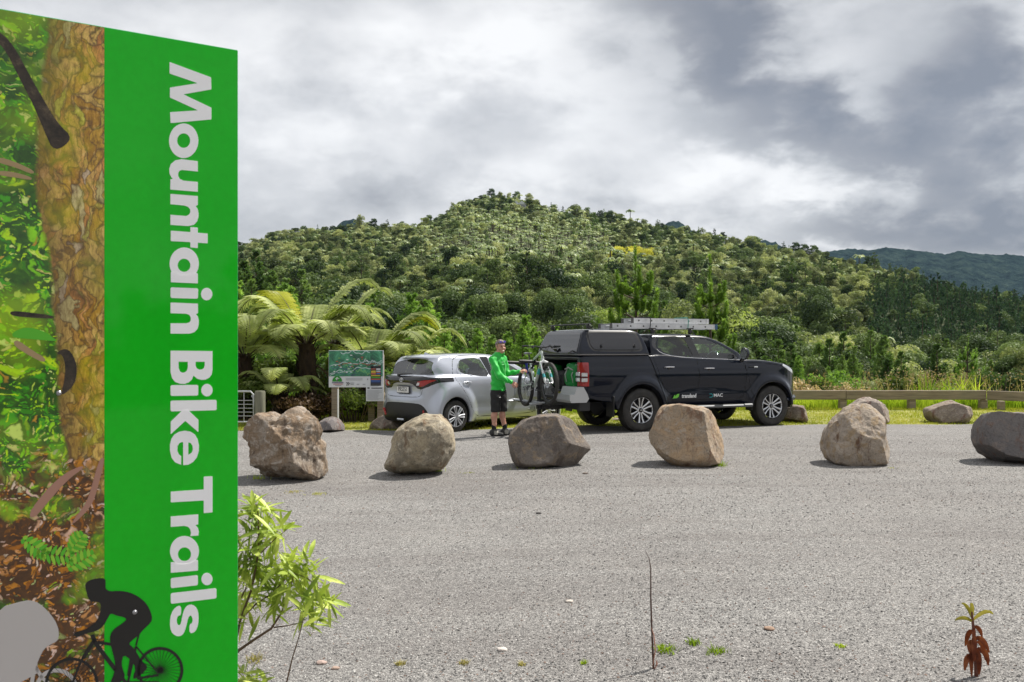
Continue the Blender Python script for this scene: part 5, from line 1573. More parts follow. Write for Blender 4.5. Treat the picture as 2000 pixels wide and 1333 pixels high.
for cx, cy, ro in ((1560, 1195, 258), (572, 1355, 300)):
    pr(b, Z4(ell(cx, cy, ro, ro, 48)), d=1, holes=[Z4(ell(cx, cy, ro - 32, ro - 32, 48))])
    pr(b, Z4(ell(cx, cy, 30, 30, 20)), d=1)
    for k in range(32):
        a = 6.283 * k / 32; pr(b, Z4(ribbon([(cx, cy), (cx + (ro - 20) * math.cos(a), cy + (ro - 20) * math.sin(a))], 2.2)), d=1)
b.build('cyclist_silhouette', mat('ink_black', (.010, .009, .009), .4), sign, smooth=False)
b = MB()
pr(b, rnd(Z4([(60, 415), (130, 420), (210, 450), (300, 530), (380, 630), (420, 720), (430, 800), (415, 870), (330, 910), (260, 960), (210, 1060), (180, 1130), (215, 1215), (150, 1250), (-300, 1500), (-500, 900), (-250, 500)]), 1), d=.8)
pr(b, Z4(ell(400, 1420, 245, 245, 48)), d=.8, holes=[Z4(ell(400, 1420, 200, 200, 48))])
pr(b, Z4(ribbon([(150, 1130), (240, 1280), (400, 1420)], 20)), d=.8); pr(b, Z4(ribbon([(215, 990), (150, 1150), (120, 1400)], 22)), d=.85)
b.build('grey_silhouette', mat('ink_grey', (.52, .49, .48), .4), sign, smooth=False)
b = MB()
for px, py in ((115, 768), (263, 1196)):
    x, z = sp(px, py); b.lathe([(0, -.0065), (.004, -.006), (.0065, -.0035), (.007, 0)], 16, 0, axis='Y', c=(x, 0, z))
b.build('screw_head', mat('screw_grey', (.35, .35, .37), .3, .8), sign)
for x in (-.12, -.90):
    b = MB(); b.box((x, .07, 1.10), (.09, .10, 2.5), bev=.008)
    b.build('post', mat('post_wood', (.22, .18, .13), .85), sign)
# ------------------------------------------------------------------ vehicles in place
U0, UT = Vector((2.363, 16.25, 0)), R(24.4)
UF, UL = Vector((math.cos(UT), math.sin(UT), 0)), Vector((-math.sin(UT), math.cos(UT), 0))
uorg = U0 + UL * .907
u = build_ute(); u.rotation_euler = (0, 0, UT); u.location = uorg
YT = R(45); yorg = Vector((-1.043, 16.9, 0)) + Vector((-math.sin(YT), math.cos(YT), 0)) * .847
ycar = build_yaris(); ycar.rotation_euler = (0, 0, YT); ycar.location = (yorg.x, yorg.y, -.072)
UW = lambda x, y, z: uorg + UF * x + UL * y + Vector((0, 0, z))

# ladder on the roof bars (in the pickup's axes)
lad = empty('extension_ladder', uorg, UT, 'two-section aluminium extension ladder strapped flat on the cab roof bars', 'ladder')
M_LAD = NT('ladder_alloy', rough=.5, metal=.15); M_LAD.col(M_LAD.ramp(M_LAD.noise(7, 6, .7), [(.3, (.50, .51, .53)), (.7, (.74, .75, .76))])); M_LAD = M_LAD.mat
for nm, x0, x1, z, wy, tip in (('base', -.46, 1.94, 1.925, .21, 1), ('fly', .02, 1.76, 2.03, .175, 0)):
    for s in (-1, 1):
        b = MB(); yc = -.33 + s * wy
        b.box(((x0 + x1) / 2, yc, z), (x1 - x0, .006, .095)); 
        for q in (-1, 1): b.box(((x0 + x1) / 2, yc - s * .012, z + q * .045), (x1 - x0, .026, .005))
        b.box((x0 + .02, yc, z), (.04, .034, .10), m=1); b.box((x1 - .025, yc, z), (.05, .034, .10), m=2 if tip else 0)
        for k in range(int((x1 - x0) / .28)):
            b.lathe([(0, -.006 if s < 0 else .006), (.017, -.005 if s < 0 else .005), (.018, 0)], 10, 1, c=(x0 + .16 + k * .28, yc, z))
        b.build('rail', [M_LAD, mat('ladder_dark', (.10, .10, .10), .5), mat('ladder_foot', (.05, .12, .22), .5)], lad)
    for k in range(int((x1 - x0) / .28)):
        b = MB(); b.tube([(x0 + .16 + k * .28, -.33 - wy, z), (x0 + .16 + k * .28, -.33 + wy, z)], .015, 8); b.build('rung', M_LAD, lad)
for x in (.39, 1.24):
    b = MB(); b.tube([(x, -.565, 1.87), (x + .01, -.57, 2.05), (x + .01, -.53, 2.095), (x, -.12, 2.095), (x, -.10, 1.87)], [.014, .014, .012, .012, .014], 6, 0 if x < 1 else 1, flat=.4)
    b.build('ratchet_strap', [mat('strap_black', (.015, .015, .02), .7), mat('strap_teal', (.10, .35, .28), .7)], lad)

# cargo behind the open tailgate
for (x, y, z), (sx, sy, sz), col, lab in [((-1.12, -.44, 1.02), (.30, .40, .46), 'g', 'bright green duffel bag in the open tray behind the tail light'), ((-1.08, .05, .93), (.34, .40, .34), 'k', 'black gear bag in the middle of the open tray'),
                                           ((-1.14, -.33, .79), (.22, .34, .10), 'k', 'low black case under the green duffel bag'), ((-1.1, .45, 1.0), (.3, .3, .42), 'g', 'green bag at the far side of the open tray')]:
    rg = np.random.default_rng(int(abs(x * 100 + y * 10) + 3)); d = sph(1400, rg)
    h_ = .03; gx_ = np.arange(-sx * .75, sx * .75, h_)
    b = MB(); b.box((0, 0, 0), (sx, sy, sz), bev=.06)
    o = b.build('cargo_bag', mat('bag_green', (.0, .20, .03), .6) if col == 'g' else mat('bag_black', (.02, .02, .022), .7), None)
    o.location = UW(x, y, z); o.rotation_euler = (0.05, .1, UT + .15)
    sm = o.modifiers.new('s', 'SUBSURF'); sm.levels = 2; sm.render_levels = 3
    tx = bpy.data.textures.new('crumple', 'CLOUDS'); tx.noise_scale = .12
    dm = o.modifiers.new('d', 'DISPLACE'); dm.texture = tx; dm.strength = .07; dm.mid_level = .5
    tag(o, lab, 'bag')
    c = MB()
    for k in (-1, 1): c.tube([(-sx * .3, k * sy * .25, -sz * .4), (-sx * .56, k * sy * .25, 0), (-sx * .3, k * sy * .25, sz * .45)], .014, 6, flat=.5)
    c.tube([(-sx * .54, -sy * .3, sz * .2), (-sx * .60, 0, sz * .28), (-sx * .54, sy * .3, sz * .2)], .012, 6)
    c.build('carry_strap', mat('strap_grey', (.30, .32, .30), .6) if col == 'g' else mat('strap_black', (.015, .015, .02), .7), o)

# ------------------------------------------------------------------ mountain bike and its rack
BF, BR = Vector((.655, 15.70, .90)), Vector((.255, 16.74, .80))       # hubs
bx = (BF - BR); WB = bx.length; bx.normalize(); by = Vector((0, 0, 1)).cross(bx).normalized(); bz = bx.cross(by)
bike = empty('mountain_bike', (0, 0, 0), 0, 'white full suspension mountain bike hanging on the rack behind the pickup', 'bicycle')
bike.matrix_world = basis(BR, bx, by, bz)
M_BFR = mat('white_frame', (.50, .56, .52), .3, coat=1.0); M_TEAL = mat('teal_decal', (.05, .38, .42), .35)
def bike_wheel(x):
    w = empty('wheel'); w.parent = bike; w.location = (x, 0, 0)
    b = MB(); r = .335; tr = .034
    prof = [(r + tr * math.cos(a), tr * .95 * math.sin(a)) for a in np.linspace(0, 2 * math.pi, 13)[:-1]]
    b.lathe(prof, 56, closed=True)
    for k in range(64):
        a = 6.283 * k / 64; rot = Matrix.Rotation(-a, 3, 'Y')
        for s in (-1, 1): b.box(rot @ Vector((r + .026, s * .017, 0)), (.012, .010, .016), rot)
        if k % 2: b.box(rot @ Vector((r + .030, 0, 0)), (.008, .014, .014), rot)
    b.build('tyre', M_RUB, w, sharp=40)
    b = MB(); b.lathe([(.300, -.014), (.312, -.016), (.314, 0), (.312, .016), (.300, .014), (.294, 0)], 56, closed=True); b.build('rim', M_TRIMG, w, sharp=40)
    b = MB()
    for k in range(28):
        a = 6.283 * k / 28; a2 = a + (.35 if k % 2 else -.35); s = -1 if k % 4 < 2 else 1
        b.tube([(.022 * math.cos(a2), s * .028, .022 * math.sin(a2)), (.298 * math.cos(a), 0, .298 * math.sin(a))], .0018, 4, cap=False)
    b.build('spokes', mat('spoke_dark', (.06, .06, .06), .4, .6), w)
    b = MB(); b.lathe([(.0, -.055), (.012, -.05), (.014, -.035), (.026, -.03), (.018, 0), (.026, .03), (.014, .035), (.012, .05), (0, .055)], 16)
    ys_ = -.036
    b.lathe([(.052, ys_), (.085, ys_), (.085, ys_ - .002), (.052, ys_ - .002)], 24, closed=True)
    for k in range(6):
        a = k * 1.047; b.tube([(.02 * math.cos(a), ys_, .02 * math.sin(a)), (.06 * math.cos(a + .4), ys_, .06 * math.sin(a + .4))], .004, 4)
    b.build('hub', M_ALU, w)
    return w
bike_wheel(0.0); bike_wheel(WB)
HT, HB = Vector((WB - .31, 0, .585)), Vector((WB - .255, 0, .455)); BB = Vector((.44, 0, -.01)); ST = Vector((.27, 0, .44)); SH = Vector((.33, 0, .27))
b = MB(); b.tube([HT + Vector((0, 0, .0)), HB], .026, 12); b.tube([HB + Vector((0, 0, .02)), HB.lerp(BB, .5) + Vector((.0, 0, .01)), BB], [.030, .030, .026], 12); b.tube([HT, HT.lerp(ST, .6) - Vector((0, 0, .015)), ST - Vector((0, 0, .10))], [.024, .022, .019], 12)
b.tube([BB, SH, ST], [.024, .019, .018], 12); b.tube([HB.lerp(BB, .35), HB.lerp(BB, .55)], .0315, 12, 1); b.lathe([(.030, -.035), (.030, .035)], 16, c=BB)
b.build('frame', [M_BFR, M_TEAL], bike)
b = MB()
for s in (-1, 1):
    b.tube([BB + Vector((-.02, s * .03, .03)), (.22, s * .06, .02), (0, s * .068, 0)], [.014, .013, .012], 8)
    b.tube([(.0, s * .068, .0), (.16, s * .055, .20), SH + Vector((.02, s * .03, .06))], [.010, .011, .013], 8); b.box((0, s * .068, 0), (.05, .008, .05), bev=.003)
b.build('rear_triangle', M_BFR, bike)
b = MB(); b.tube([SH + Vector((.0, 0, .05)), HT.lerp(ST, .55) - Vector((0, 0, .05))], [.020, .014], 10); b.tube([SH + Vector((.03, 0, .07)), SH + Vector((.12, 0, .13))], .026, 10); b.build('shock_absorber', M_TRIMG, bike)
CR = Vector((WB - .215, 0, .375)); b = MB()
for s in (-1, 1):
    b.tube([CR + Vector((0, s * .065, 0)), CR.lerp(Vector((WB, s * .065, 0)), .45) + Vector((0, s * .035, 0))], .017, 12, 0)
    b.tube([CR.lerp(Vector((WB, 0, 0)), .38) + Vector((0, s * .065, 0)), Vector((WB - .02, s * .065, .02)), Vector((WB, s * .06, 0))], [.024, .023, .016], 12, 1)
    b.tube([CR.lerp(Vector((WB, 0, 0)), .55) + Vector((0, s * .067, 0)), CR.lerp(Vector((WB, 0, 0)), .72) + Vector((0, s * .067, 0))], .0248, 12, 2)
b.tube([CR + Vector((0, -.075, 0)), CR + Vector((-.01, 0, .03)), CR + Vector((0, .075, 0))], [.024, .030, .024], 10, 1)
b.tube([CR.lerp(Vector((WB, 0, 0)), .42) + Vector((-.03, -.065, 0)), CR.lerp(Vector((WB, 0, 0)), .38) + Vector((-.07, 0, .0)), CR.lerp(Vector((WB, 0, 0)), .42) + Vector((-.03, .065, 0))], .014, 8, 1)
b.tube([HB, CR + Vector((-.005, 0, .02))], .022, 10, 1)
b.build('suspension_fork', [M_CHR, mat('fork_white', (.70, .72, .73), .3, coat=1), M_TEAL], bike)
b = MB(); HBAR = HT + Vector((.055, 0, .075)); b.tube([HT + Vector((-.01, 0, .02)), HT + Vector((-.02, 0, .06)), HBAR], [.018, .018, .018], 10)
b.tube([HBAR + Vector((-.05, -.37, .02)), HBAR + Vector((-.02, -.16, .02)), HBAR + Vector((0, -.06, 0)), HBAR, HBAR + Vector((0, .06, 0)), HBAR + Vector((-.02, .16, .02)), HBAR + Vector((-.05, .37, .02))], [.011, .011, .015, .016, .015, .011, .011], 8)
for s in (-1, 1):
    b.tube([HBAR + Vector((-.05, s * .37, .02)), HBAR + Vector((-.035, s * .25, .022))], .017, 10)
    b.tube([HBAR + Vector((-.02, s * .20, .01)), HBAR + Vector((.035, s * .22, -.01)), HBAR + Vector((.03, s * .32, -.02))], .006, 6)
    b.box(HBAR + Vector((.01, s * .185, -.005)), (.05, .045, .035), bev=.01)
b.build('handlebar', M_TRIMG, bike)
b = MB()
for s, q in ((-1, .05), (1, .02), (1, -.03)): b.tube([HBAR + Vector((.03, s * .17, 0)), HBAR + Vector((.14 + q, s * .08, .03)), HBAR + Vector((.13, q, -.08)), HB + Vector((.03, q * .5, .02)), HB + Vector((-.10, 0, -.06))], .0035, 5)
b.tube([CR + Vector((-.02, -.05, 0)), CR + Vector((.03, -.11, -.06)), Vector((WB - .05, -.085, .10)), Vector((WB, -.06, .03))], .0035, 5)
b.build('cable', M_TRIM, bike)
b = MB(); b.tube([ST - Vector((0, 0, .02)), ST + Vector((-.055, 0, .14))], .0135, 8); b.build('seat_post', M_TRIMG, bike)
b = MB(); S0 = ST + Vector((-.06, 0, .16)); b.tube([S0 + Vector((-.12, 0, .012)), S0 + Vector((-.09, 0, .012)), S0 + Vector((0, 0, 0)), S0 + Vector((.08, 0, .002)), S0 + Vector((.15, 0, -.008))], [.04, .066, .045, .026, .014], 12, flat=.35)
b.tube([S0 + Vector((-.08, -.02, -.03)), S0 + Vector((.08, -.02, -.03))], .004, 5); b.build('saddle', M_TRIMG, bike)
b = MB(); b.lathe([(.058, -.048), (.070, -.046), (.070, -.042), (.058, -.040)], 26, closed=True, c=BB)
for k in range(22):
    a = k * .2856; b.box(BB + Vector((.072 * math.cos(a), -.044, .072 * math.sin(a))), (.006, .004, .006))
for s, a in ((-1, .5), (1, .5 + math.pi)):
    e_ = BB + Vector((.17 * math.cos(a), s * .075, .17 * math.sin(a))); b.tube([BB + Vector((0, s * .06, 0)), e_], [.014, .010], 8); b.box(e_ + Vector((0, s * .05, 0)), (.085, .08, .016), bev=.005)
b.build('crankset', M_TRIMG, bike)
b = MB(); b.lathe([(.02, .035), (.072, .034), (.055, .045), (.03, .055)], 22); b.lathe([(.02, -.034), (.07, -.036), (.045, -.046), (.02, -.052)], 22); b.box((.01, -.05, -.08), (.035, .02, .12), Matrix.Rotation(.3, 3, 'Y'), bev=.008)
for p, q in ((Vector((.0, -.05, .068)), BB + Vector((0, -.044, .066))), (Vector((.03, -.05, -.13)), BB + Vector((0, -.044, -.066)))): b.tube([p, q], .004, 5)
b.build('cassette', M_STEEL, bike)

rack = empty('bike_rack', uorg, UT, 'black tow bar bike rack with two padded arms and a blue strap', 'bike rack')
b = MB(); b.box((-1.52, .12, .44), (.22, .065, .065), bev=.008); b.box((-1.58, .12, .80), (.06, .06, .78), bev=.008); b.box((-1.56, .12, .47), (.10, .16, .16), bev=.01); b.box((-1.58, .12, .32), (.05, .05, .20), bev=.006)
b.tube([(-1.55, -.30, .50), (-1.62, .1, .50), (-1.62, .95, .50)], .022, 8)
b.build('mast', M_TRIM, rack)
b = MB(); b.box((-1.66, .50, .525), (.13, 1.32, .03), bev=.008)
for yy_ in (-.02, .98): b.box((-1.68, yy_, .50), (.30, .09, .04), bev=.01)
b.build('wheel_tray', M_STEEL, rack)
for yy_, x1, zz in ((.30, -2.15, 1.24), (.02, -2.02, 1.265)):
    b = MB(); b.tube([(-1.56, yy_, zz - .02), (x1, yy_, zz + .015)], .024, 10); b.tube([(x1 + .32, yy_, zz + .0), (x1 + .05, yy_, zz + .012)], .031, 10); b.tube([(x1 + .05, yy_, zz + .012), (x1 - .01, yy_, zz + .02)], [.028, .022], 10)
    b.build('arm', M_TRIM, rack)
b = MB(); b.box((-1.585, .16, 1.23), (.05, .36, .06), bev=.01); b.build('cross_bar', M_TRIM, rack)
b = MB(); b.tube([(-1.86, .10, 1.30), (-1.87, .06, 1.25), (-1.86, .05, 1.12), (-1.84, .07, 1.05)], [.022, .025, .022, .018], 6, flat=.25); b.build('blue_strap', mat('strap_blue', (.01, .03, .28), .6), rack)

# ------------------------------------------------------------------ boulders
def boulder(px_outline, Yc, depth, seed, cols, label, facets=(), rough=.05, strat=.0, group=None, sub=6, nf=6):
    pts = chaikin([((p - 1000) / F * Yc, CAMH - (q - HZ) / F * Yc) for p, q in px_outline], 1)
    lo, hi = pts.min(0), pts.max(0); cx, cz = (lo + hi) / 2
    gz = ground_z(cx)
    import bmesh
    bm = bmesh.new(); bmesh.ops.create_icosphere(bm, subdivisions=sub, radius=1)
    ang = np.arctan2(pts[:, 1] - cz, pts[:, 0] - cx); rad = np.hypot(pts[:, 0] - cx, pts[:, 1] - cz)
    # dense radius table from the outline
    tab = np.zeros(721); th = np.linspace(-math.pi, math.pi, 721)
    P2 = np.vstack([pts, pts[:1]]); 
    for i, a in enumerate(th):
        d = np.array([math.cos(a), math.sin(a)]); best = 0
        A = P2[:-1] - [cx, cz]; Bv = P2[1:] - P2[:-1]
        den = d[0] * Bv[:, 1] - d[1] * Bv[:, 0]
        with np.errstate(divide='ignore', invalid='ignore'):
            tt = (A[:, 0] * Bv[:, 1] - A[:, 1] * Bv[:, 0]) / den; uu = (A[:, 0] * d[1] - A[:, 1] * d[0]) / den
        ok = (tt > 0) & (uu >= -1e-6) & (uu <= 1 + 1e-6); tab[i] = tt[ok].max() if ok.any() else .1
    rg = np.random.default_rng(seed); so_ = rg.uniform(0, 100, 3)
    fac = [(Vector(n).normalized(), o) for n, o in facets]
    for k in range(nf):
        n = Vector((rg.uniform(-1, 1), rg.uniform(-1, .4), rg.uniform(-.6, 1))).normalized(); fac.append((n, rg.uniform(.80, .95)))
    hx, hz_ = (hi - lo) / 2
    for v in bm.verts:
        d = v.co.normalized(); lat = math.hypot(d.x, d.z)
        Rr = float(np.interp(math.atan2(d.z, d.x), th, tab)) if lat > 1e-4 else .3
        D = depth / 2; m = 2.7
        tt = ((lat / Rr) ** m + (abs(d.y) / D) ** m) ** (-1 / m)
        for n, o in fac:
            # plane in coordinates scaled by the boulder's half sizes
            q = Vector((d.x / hx, d.y / D, d.z / hz_)); dt = n.dot(q)
            if dt > 1e-3:
                lim = o / dt
                if lim < tt * 1.15:
                    hh = max(0, min(1, .5 + .5 * (tt - lim) / (.03 * tt))); tt = tt + (lim - tt) * hh
        p = d * tt
        s = Vector(so_) + p
        f = mnoise.fractal(s * 2.2, 1.0, 2.1, 5) * rough + (mnoise.noise(s * 7) ** 3) * rough * .9 + mnoise.fractal(s * 16, 1, 2, 3) * rough * .22
        cr_ = mnoise.cell(Vector((p.x * 3.1 + s.x, p.z * 2.3 + s.y, 0)))
        if strat: f += strat * math.sin((p.z * 22 + p.x * 6 + 2.5 * mnoise.noise(s * 3)) )
        v.co = p + d * f
    me = bpy.data.meshes.new('boulder'); bm.to_mesh(me); bm.free()
    me.polygons.foreach_set('use_smooth', np.ones(len(me.polygons), bool))
    me.set_sharp_from_angle(angle=R(40))
    o = bpy.data.objects.new('boulder', me); COL.objects.link(o)
    o.location = (cx, Yc, cz); me.materials.append(rock_mat(seed, cols))
    return tag(o, label, 'boulder', group)


def rock_mat(seed, cols):
    a, b_, c_, st = cols
    t = NT('rock_%s' % seed, rough=.88); t.b.inputs['Specular IOR Level'].default_value = .3
    off = t.map((1, 1, 1), loc=(seed * 3.7, seed * 1.3, 0))
    n1 = t.noise(2.2, 8, .68, vec=off, dist=.5); n2 = t.noise(9, 8, .7, vec=off, dist=.8); n3 = t.noise(45, 5, .7, vec=off)
    k = t.mix(t.ramp(n1, [(.44, 0), (.54, 1)]), a, b_)
    k = t.mix(t.ramp(n2, [(.52, 0), (.60, .8)]), k, c_)
    k = t.mix(t.ramp(t.noise(3.4, 7, .72, vec=t.map((1.6, 1.6, .55), loc=(seed, 0, 3))), [(.54, 0), (.62, .85)]), k, st)
    k = t.mix(t.ramp(n3, [(.33, .45), (.5, 0)]), k, (.05, .045, .04))
    k = t.mix(t.ramp(n3, [(.62, 0), (.8, .4)]), k, (.42, .39, .35))
    vein = t.ramp(t.vor(3.2, 'DISTANCE_TO_EDGE', vec=t.map((1, 1, 1.4), loc=(seed, 2, 1))), [(0, .35), (.012, 0)])
    k = t.mix(vein, k, (.05, .04, .035))
    # soil splash and damp near the foot
    sz = t.n('ShaderNodeSeparateXYZ'); t.l(t.tc.outputs['Object'], sz.inputs[0])
    t.col(k)
    bp = t.bump(n2, .55, .05); t.bump(n3, .7, .012, prev=bp)
    return t.mat


G_ = (.24, .22, .20); BR_ = (.27, .19, .13); LT = (.36, .31, .26); OC = (.30, .18, .09); DK = (.085, .075, .07); RD = (.17, .085, .06)
boulder([(482, 852), (484, 828), (492, 812), (508, 805), (530, 806), (545, 816), (556, 812), (578, 800), (608, 798), (622, 806), (626, 830), (631, 860), (637, 885), (635, 915), (628, 932), (605, 936), (580, 931), (545, 931), (510, 926), (495, 912), (487, 890)],
        10.95, .95, 1, ((.30, .25, .20), (.25, .18, .12), (.44, .39, .34), (.10, .07, .05)), 'largest grey brown boulder, notched on top, beside the green sign', [((.85, -.55, .1), .78), ((-.5, -.85, .15), .80), ((.25, -.9, .45), .86), ((0, -.6, -.8), .90)], .065, .012)
boulder([(755, 908), (762, 895), (768, 870), (775, 845), (792, 828), (815, 814), (842, 809), (868, 815), (884, 833), (891, 855), (888, 885), (877, 905), (862, 917), (820, 922), (790, 921), (765, 916)],
        11.35, .85, 2, ((.40, .34, .24), (.24, .21, .16), (.48, .43, .34), (.17, .11, .065)), 'rounded tan boulder with a pointed foot in front of the silver hatchback', [((-.75, -.6, .25), .88)], .045, nf=0)
boulder([(993, 868), (995, 850), (1010, 833), (1030, 817), (1060, 810), (1100, 811), (1118, 824), (1135, 845), (1153, 874), (1141, 890), (1128, 905), (1115, 913), (1080, 909), (1040, 914), (1012, 911), (1000, 893)],
        11.75, .9, 3, ((.185, .16, .14), (.15, .13, .115), (.27, .205, .14), (.10, .08, .07)), 'dark grey boulder with a smooth flat front in front of the bike rack', [((-.12, -.95, .28), .62), ((.75, -.5, .40), .72), ((.6, -.7, -.3), .80)], .030, nf=1)
boulder([(1267, 845), (1272, 825), (1288, 802), (1305, 788), (1340, 791), (1375, 797), (1398, 814), (1412, 840), (1421, 868), (1416, 895), (1400, 909), (1360, 914), (1330, 912), (1300, 901), (1275, 876)],
        11.75, .95, 4, ((.42, .30, .19), (.33, .26, .19), (.42, .36, .30), (.19, .11, .07)), 'orange brown boulder with a flat face in front of the pickup\'s rear wheel', [((-.30, -.90, .25), .66), ((.86, -.42, .20), .68)], .034, nf=2)
boulder([(1606, 870), (1611, 845), (1622, 825), (1640, 808), (1664, 793), (1688, 790), (1703, 798), (1722, 822), (1737, 855), (1742, 880), (1730, 901), (1700, 911), (1650, 911), (1618, 900)],
        11.8, .9, 5, ((.31, .26, .21), (.40, .34, .28), (.33, .24, .14), (.12, .06, .04)), 'light brown craggy boulder below the pale one near the rail', [((.15, -.85, .5), .72), ((.85, -.45, .1), .76), ((-.8, -.5, .3), .82), ((-.1, -.95, -.2), .80), ((.5, -.6, .65), .80)], .042)
boulder([(1907, 850), (1914, 815), (1929, 797), (1960, 800), (2010, 808), (2045, 835), (2058, 875), (2040, 908), (1985, 911), (1935, 909), (1914, 880)],
        11.95, .95, 6, ((.15, .14, .14), (.18, .165, .16), (.22, .18, .16), (.16, .09, .065)), 'dark slate boulder at the far right end of the front row', [((-.25, -.93, .2), .66)], .03)
bk = [([(618, 845), (620, 822), (640, 814), (655, 817), (667, 828), (673, 845)], 17.3, .8, 11, 'grey brown boulder behind the largest one, below the map board'),
      ([(722, 842), (726, 826), (745, 812), (775, 810), (790, 822), (795, 842)], 17.9, .8, 12, 'brown boulder half hidden behind the hatchback\'s tail'),
      ([(1526, 826), (1530, 800), (1548, 787), (1573, 789), (1578, 797), (1571, 822), (1565, 826)], 18.6, .8, 13, 'brown boulder just beyond the pickup\'s front wheel'),
      ([(1650, 831), (1654, 802), (1672, 784), (1692, 775), (1712, 780), (1738, 798), (1734, 820), (1722, 831)], 18.3, .8, 14, 'pale pinkish boulder standing by the wooden rail'),
      ([(1807, 800), (1820, 794), (1850, 786), (1875, 781), (1890, 795), (1908, 826), (1850, 829), (1814, 827), (1808, 812)], 18.4, .9, 15, 'low flat-topped boulder on the grass near the rail\'s corner'),
      ([(1188, 834), (1193, 820), (1216, 817), (1228, 834)], 19.0, .6, 16, 'small brown stone seen under the pickup'), ([(905, 838), (912, 827), (950, 825), (960, 838)], 19.6, .6, 17, 'low stone seen under the silver hatchback')]
for out, Yc, dp, sd_, lab in bk:
    pl = {14: (.38, .32, .28), 13: (.26, .21, .18), 11: (.20, .18, .18)}.get(sd_, (.27, .22, .18))
    boulder(out, Yc, dp, sd_, (pl, tuple(c * .8 for c in pl), LT, RD), lab, [((-.4, -.85, .2), .7), ((.8, -.5, .2), .8)], .04, sub=5)

# ------------------------------------------------------------------ timber rails, gate, notice board
M_WOOD = NT('weathered_timber', rough=.85)
M_WOOD.col(M_WOOD.mix(M_WOOD.ramp(M_WOOD.noise(1.2, 5, .6), [(.4, 0), (.7, .5)]), M_WOOD.ramp(M_WOOD.noise(5, 8, .7, vec=M_WOOD.map((.35, 6, 6))), [(.3, (.12, .09, .065)), (.6, (.30, .24, .18)), (.8, (.40, .34, .27))]), (.20, .20, .13)))
M_WOOD.bump(M_WOOD.noise(5, 8, .7, vec=M_WOOD.map((.35, 8, 8))), .4, .01); M_WOOD = M_WOOD.mat
def rail(name, p, q, w, hgt, par):
    p, q = Vector(p), Vector(q); d = q - p; b = MB()
    rot = d.to_track_quat('X', 'Z').to_matrix()
    b.box((0, 0, 0), (d.length, w, hgt), bev=.012); o = b.build(name, M_WOOD, par); o.location = (p + q) / 2; o.rotation_euler = rot.to_euler(); return o
def post(p, hgt, w, par, name='post', m=None):
    b = MB(); b.box((0, 0, hgt / 2 - .25), (w, w, hgt + .5), bev=.012); o = b.build(name, m or M_WOOD, par); o.location = p; return o
fen = empty('timber_barrier', (0, 0, 0), 0, 'low weathered timber rail on short posts along the back of the verge', 'barrier')
fy = 22.6; X_ = lambda px, y=fy: (px - 1000) / F * y
cor = X_(1925, fy)
gz_ = -.01
for a, c in ((1300, 1651), (1651.6, 1925)):
    rail('rail', (X_(a), fy, .33), (X_(c), fy, .335), .10, .235, fen)
rail('rail', (cor + .03, fy - .04, .33), (cor + 1.9, fy - 2.6, .34), .10, .235, fen)
for px in (1420, 1530, 1647, 1782, 1922): post((X_(px), fy + .06, 0), .215, .17, fen)
post((X_(1955, 22.0), 22.0, 0), .22, .14, fen)
fl = empty('timber_barrier', (0, 0, 0), 0, 'short length of timber rail under the small notice beside the hatchback', 'barrier')
rail('rail', (X_(716, 19.6), 19.6, .42 - .05), (X_(900, 19.6), 19.6, .42 - .05), .09, .22, fl)
for px in (726, 745, 800): post((X_(px, 19.68), 19.68, -.08), .34 if px != 745 else .62, .15, fl)

gate = empty('pipe_gate', (0, 0, 0), 0, 'galvanised pipe gate with mesh infill between the sign and the round post', 'gate')
gy = 17.9; gx0, gx1, gt, gb = X_(300, gy), X_(495, gy), CAMH - (765 - HZ) / F * gy, .12 - .08
b = MB(); c_ = .06
b.tube([(gx0, gy, gb), (gx0, gy, gt), (gx1 - c_, gy, gt), (gx1, gy, gt - c_), (gx1, gy, gb), (gx0, gy, gb)], .02, 8); b.build('gate_frame', M_STEEL, gate)
b = MB()
for z in np.linspace(gb + .12, gt - .18, 5): b.tube([(gx0, gy, z), (gx1, gy, z)], .006, 5)
for x in np.linspace(gx0 + .1, gx1 - .19, 8): b.tube([(x, gy, gb), (x, gy, gt)], .009 if abs(x - gx1) < .25 else .006, 5)
b.build('mesh_infill', M_STEEL, gate)
M_POST = NT('green_grey_post', rough=.9); M_POST.col(M_POST.ramp(M_POST.noise(4, 7, .7, vec=M_POST.map((4, 4, .5))), [(.3, (.10, .10, .07)), (.7, (.24, .24, .17))])); M_POST = M_POST.mat
b = MB(); pw = 20 / F * 17.6 / 2; b.lathe([(0, -.5), (pw, -.5), (pw, CAMH - (767 - HZ) / F * 17.6), (pw * .92, CAMH - (764 - HZ) / F * 17.6), (0, CAMH - (763.5 - HZ) / F * 17.6)], 20, axis='Z', c=(X_(508, 17.6), 17.6, 0))
o = b.build('strainer_post', M_POST, None, sharp=30); tag(o, 'thick round wooden post at the free end of the pipe gate', 'post')
b = MB(); b.lathe([(.01, -.02), (.028, -.02), (.028, .02), (.01, .02)], 12, closed=True, c=(X_(497, 17.6), 17.5, .58)); b.build('latch', M_STEEL, o).parent = o

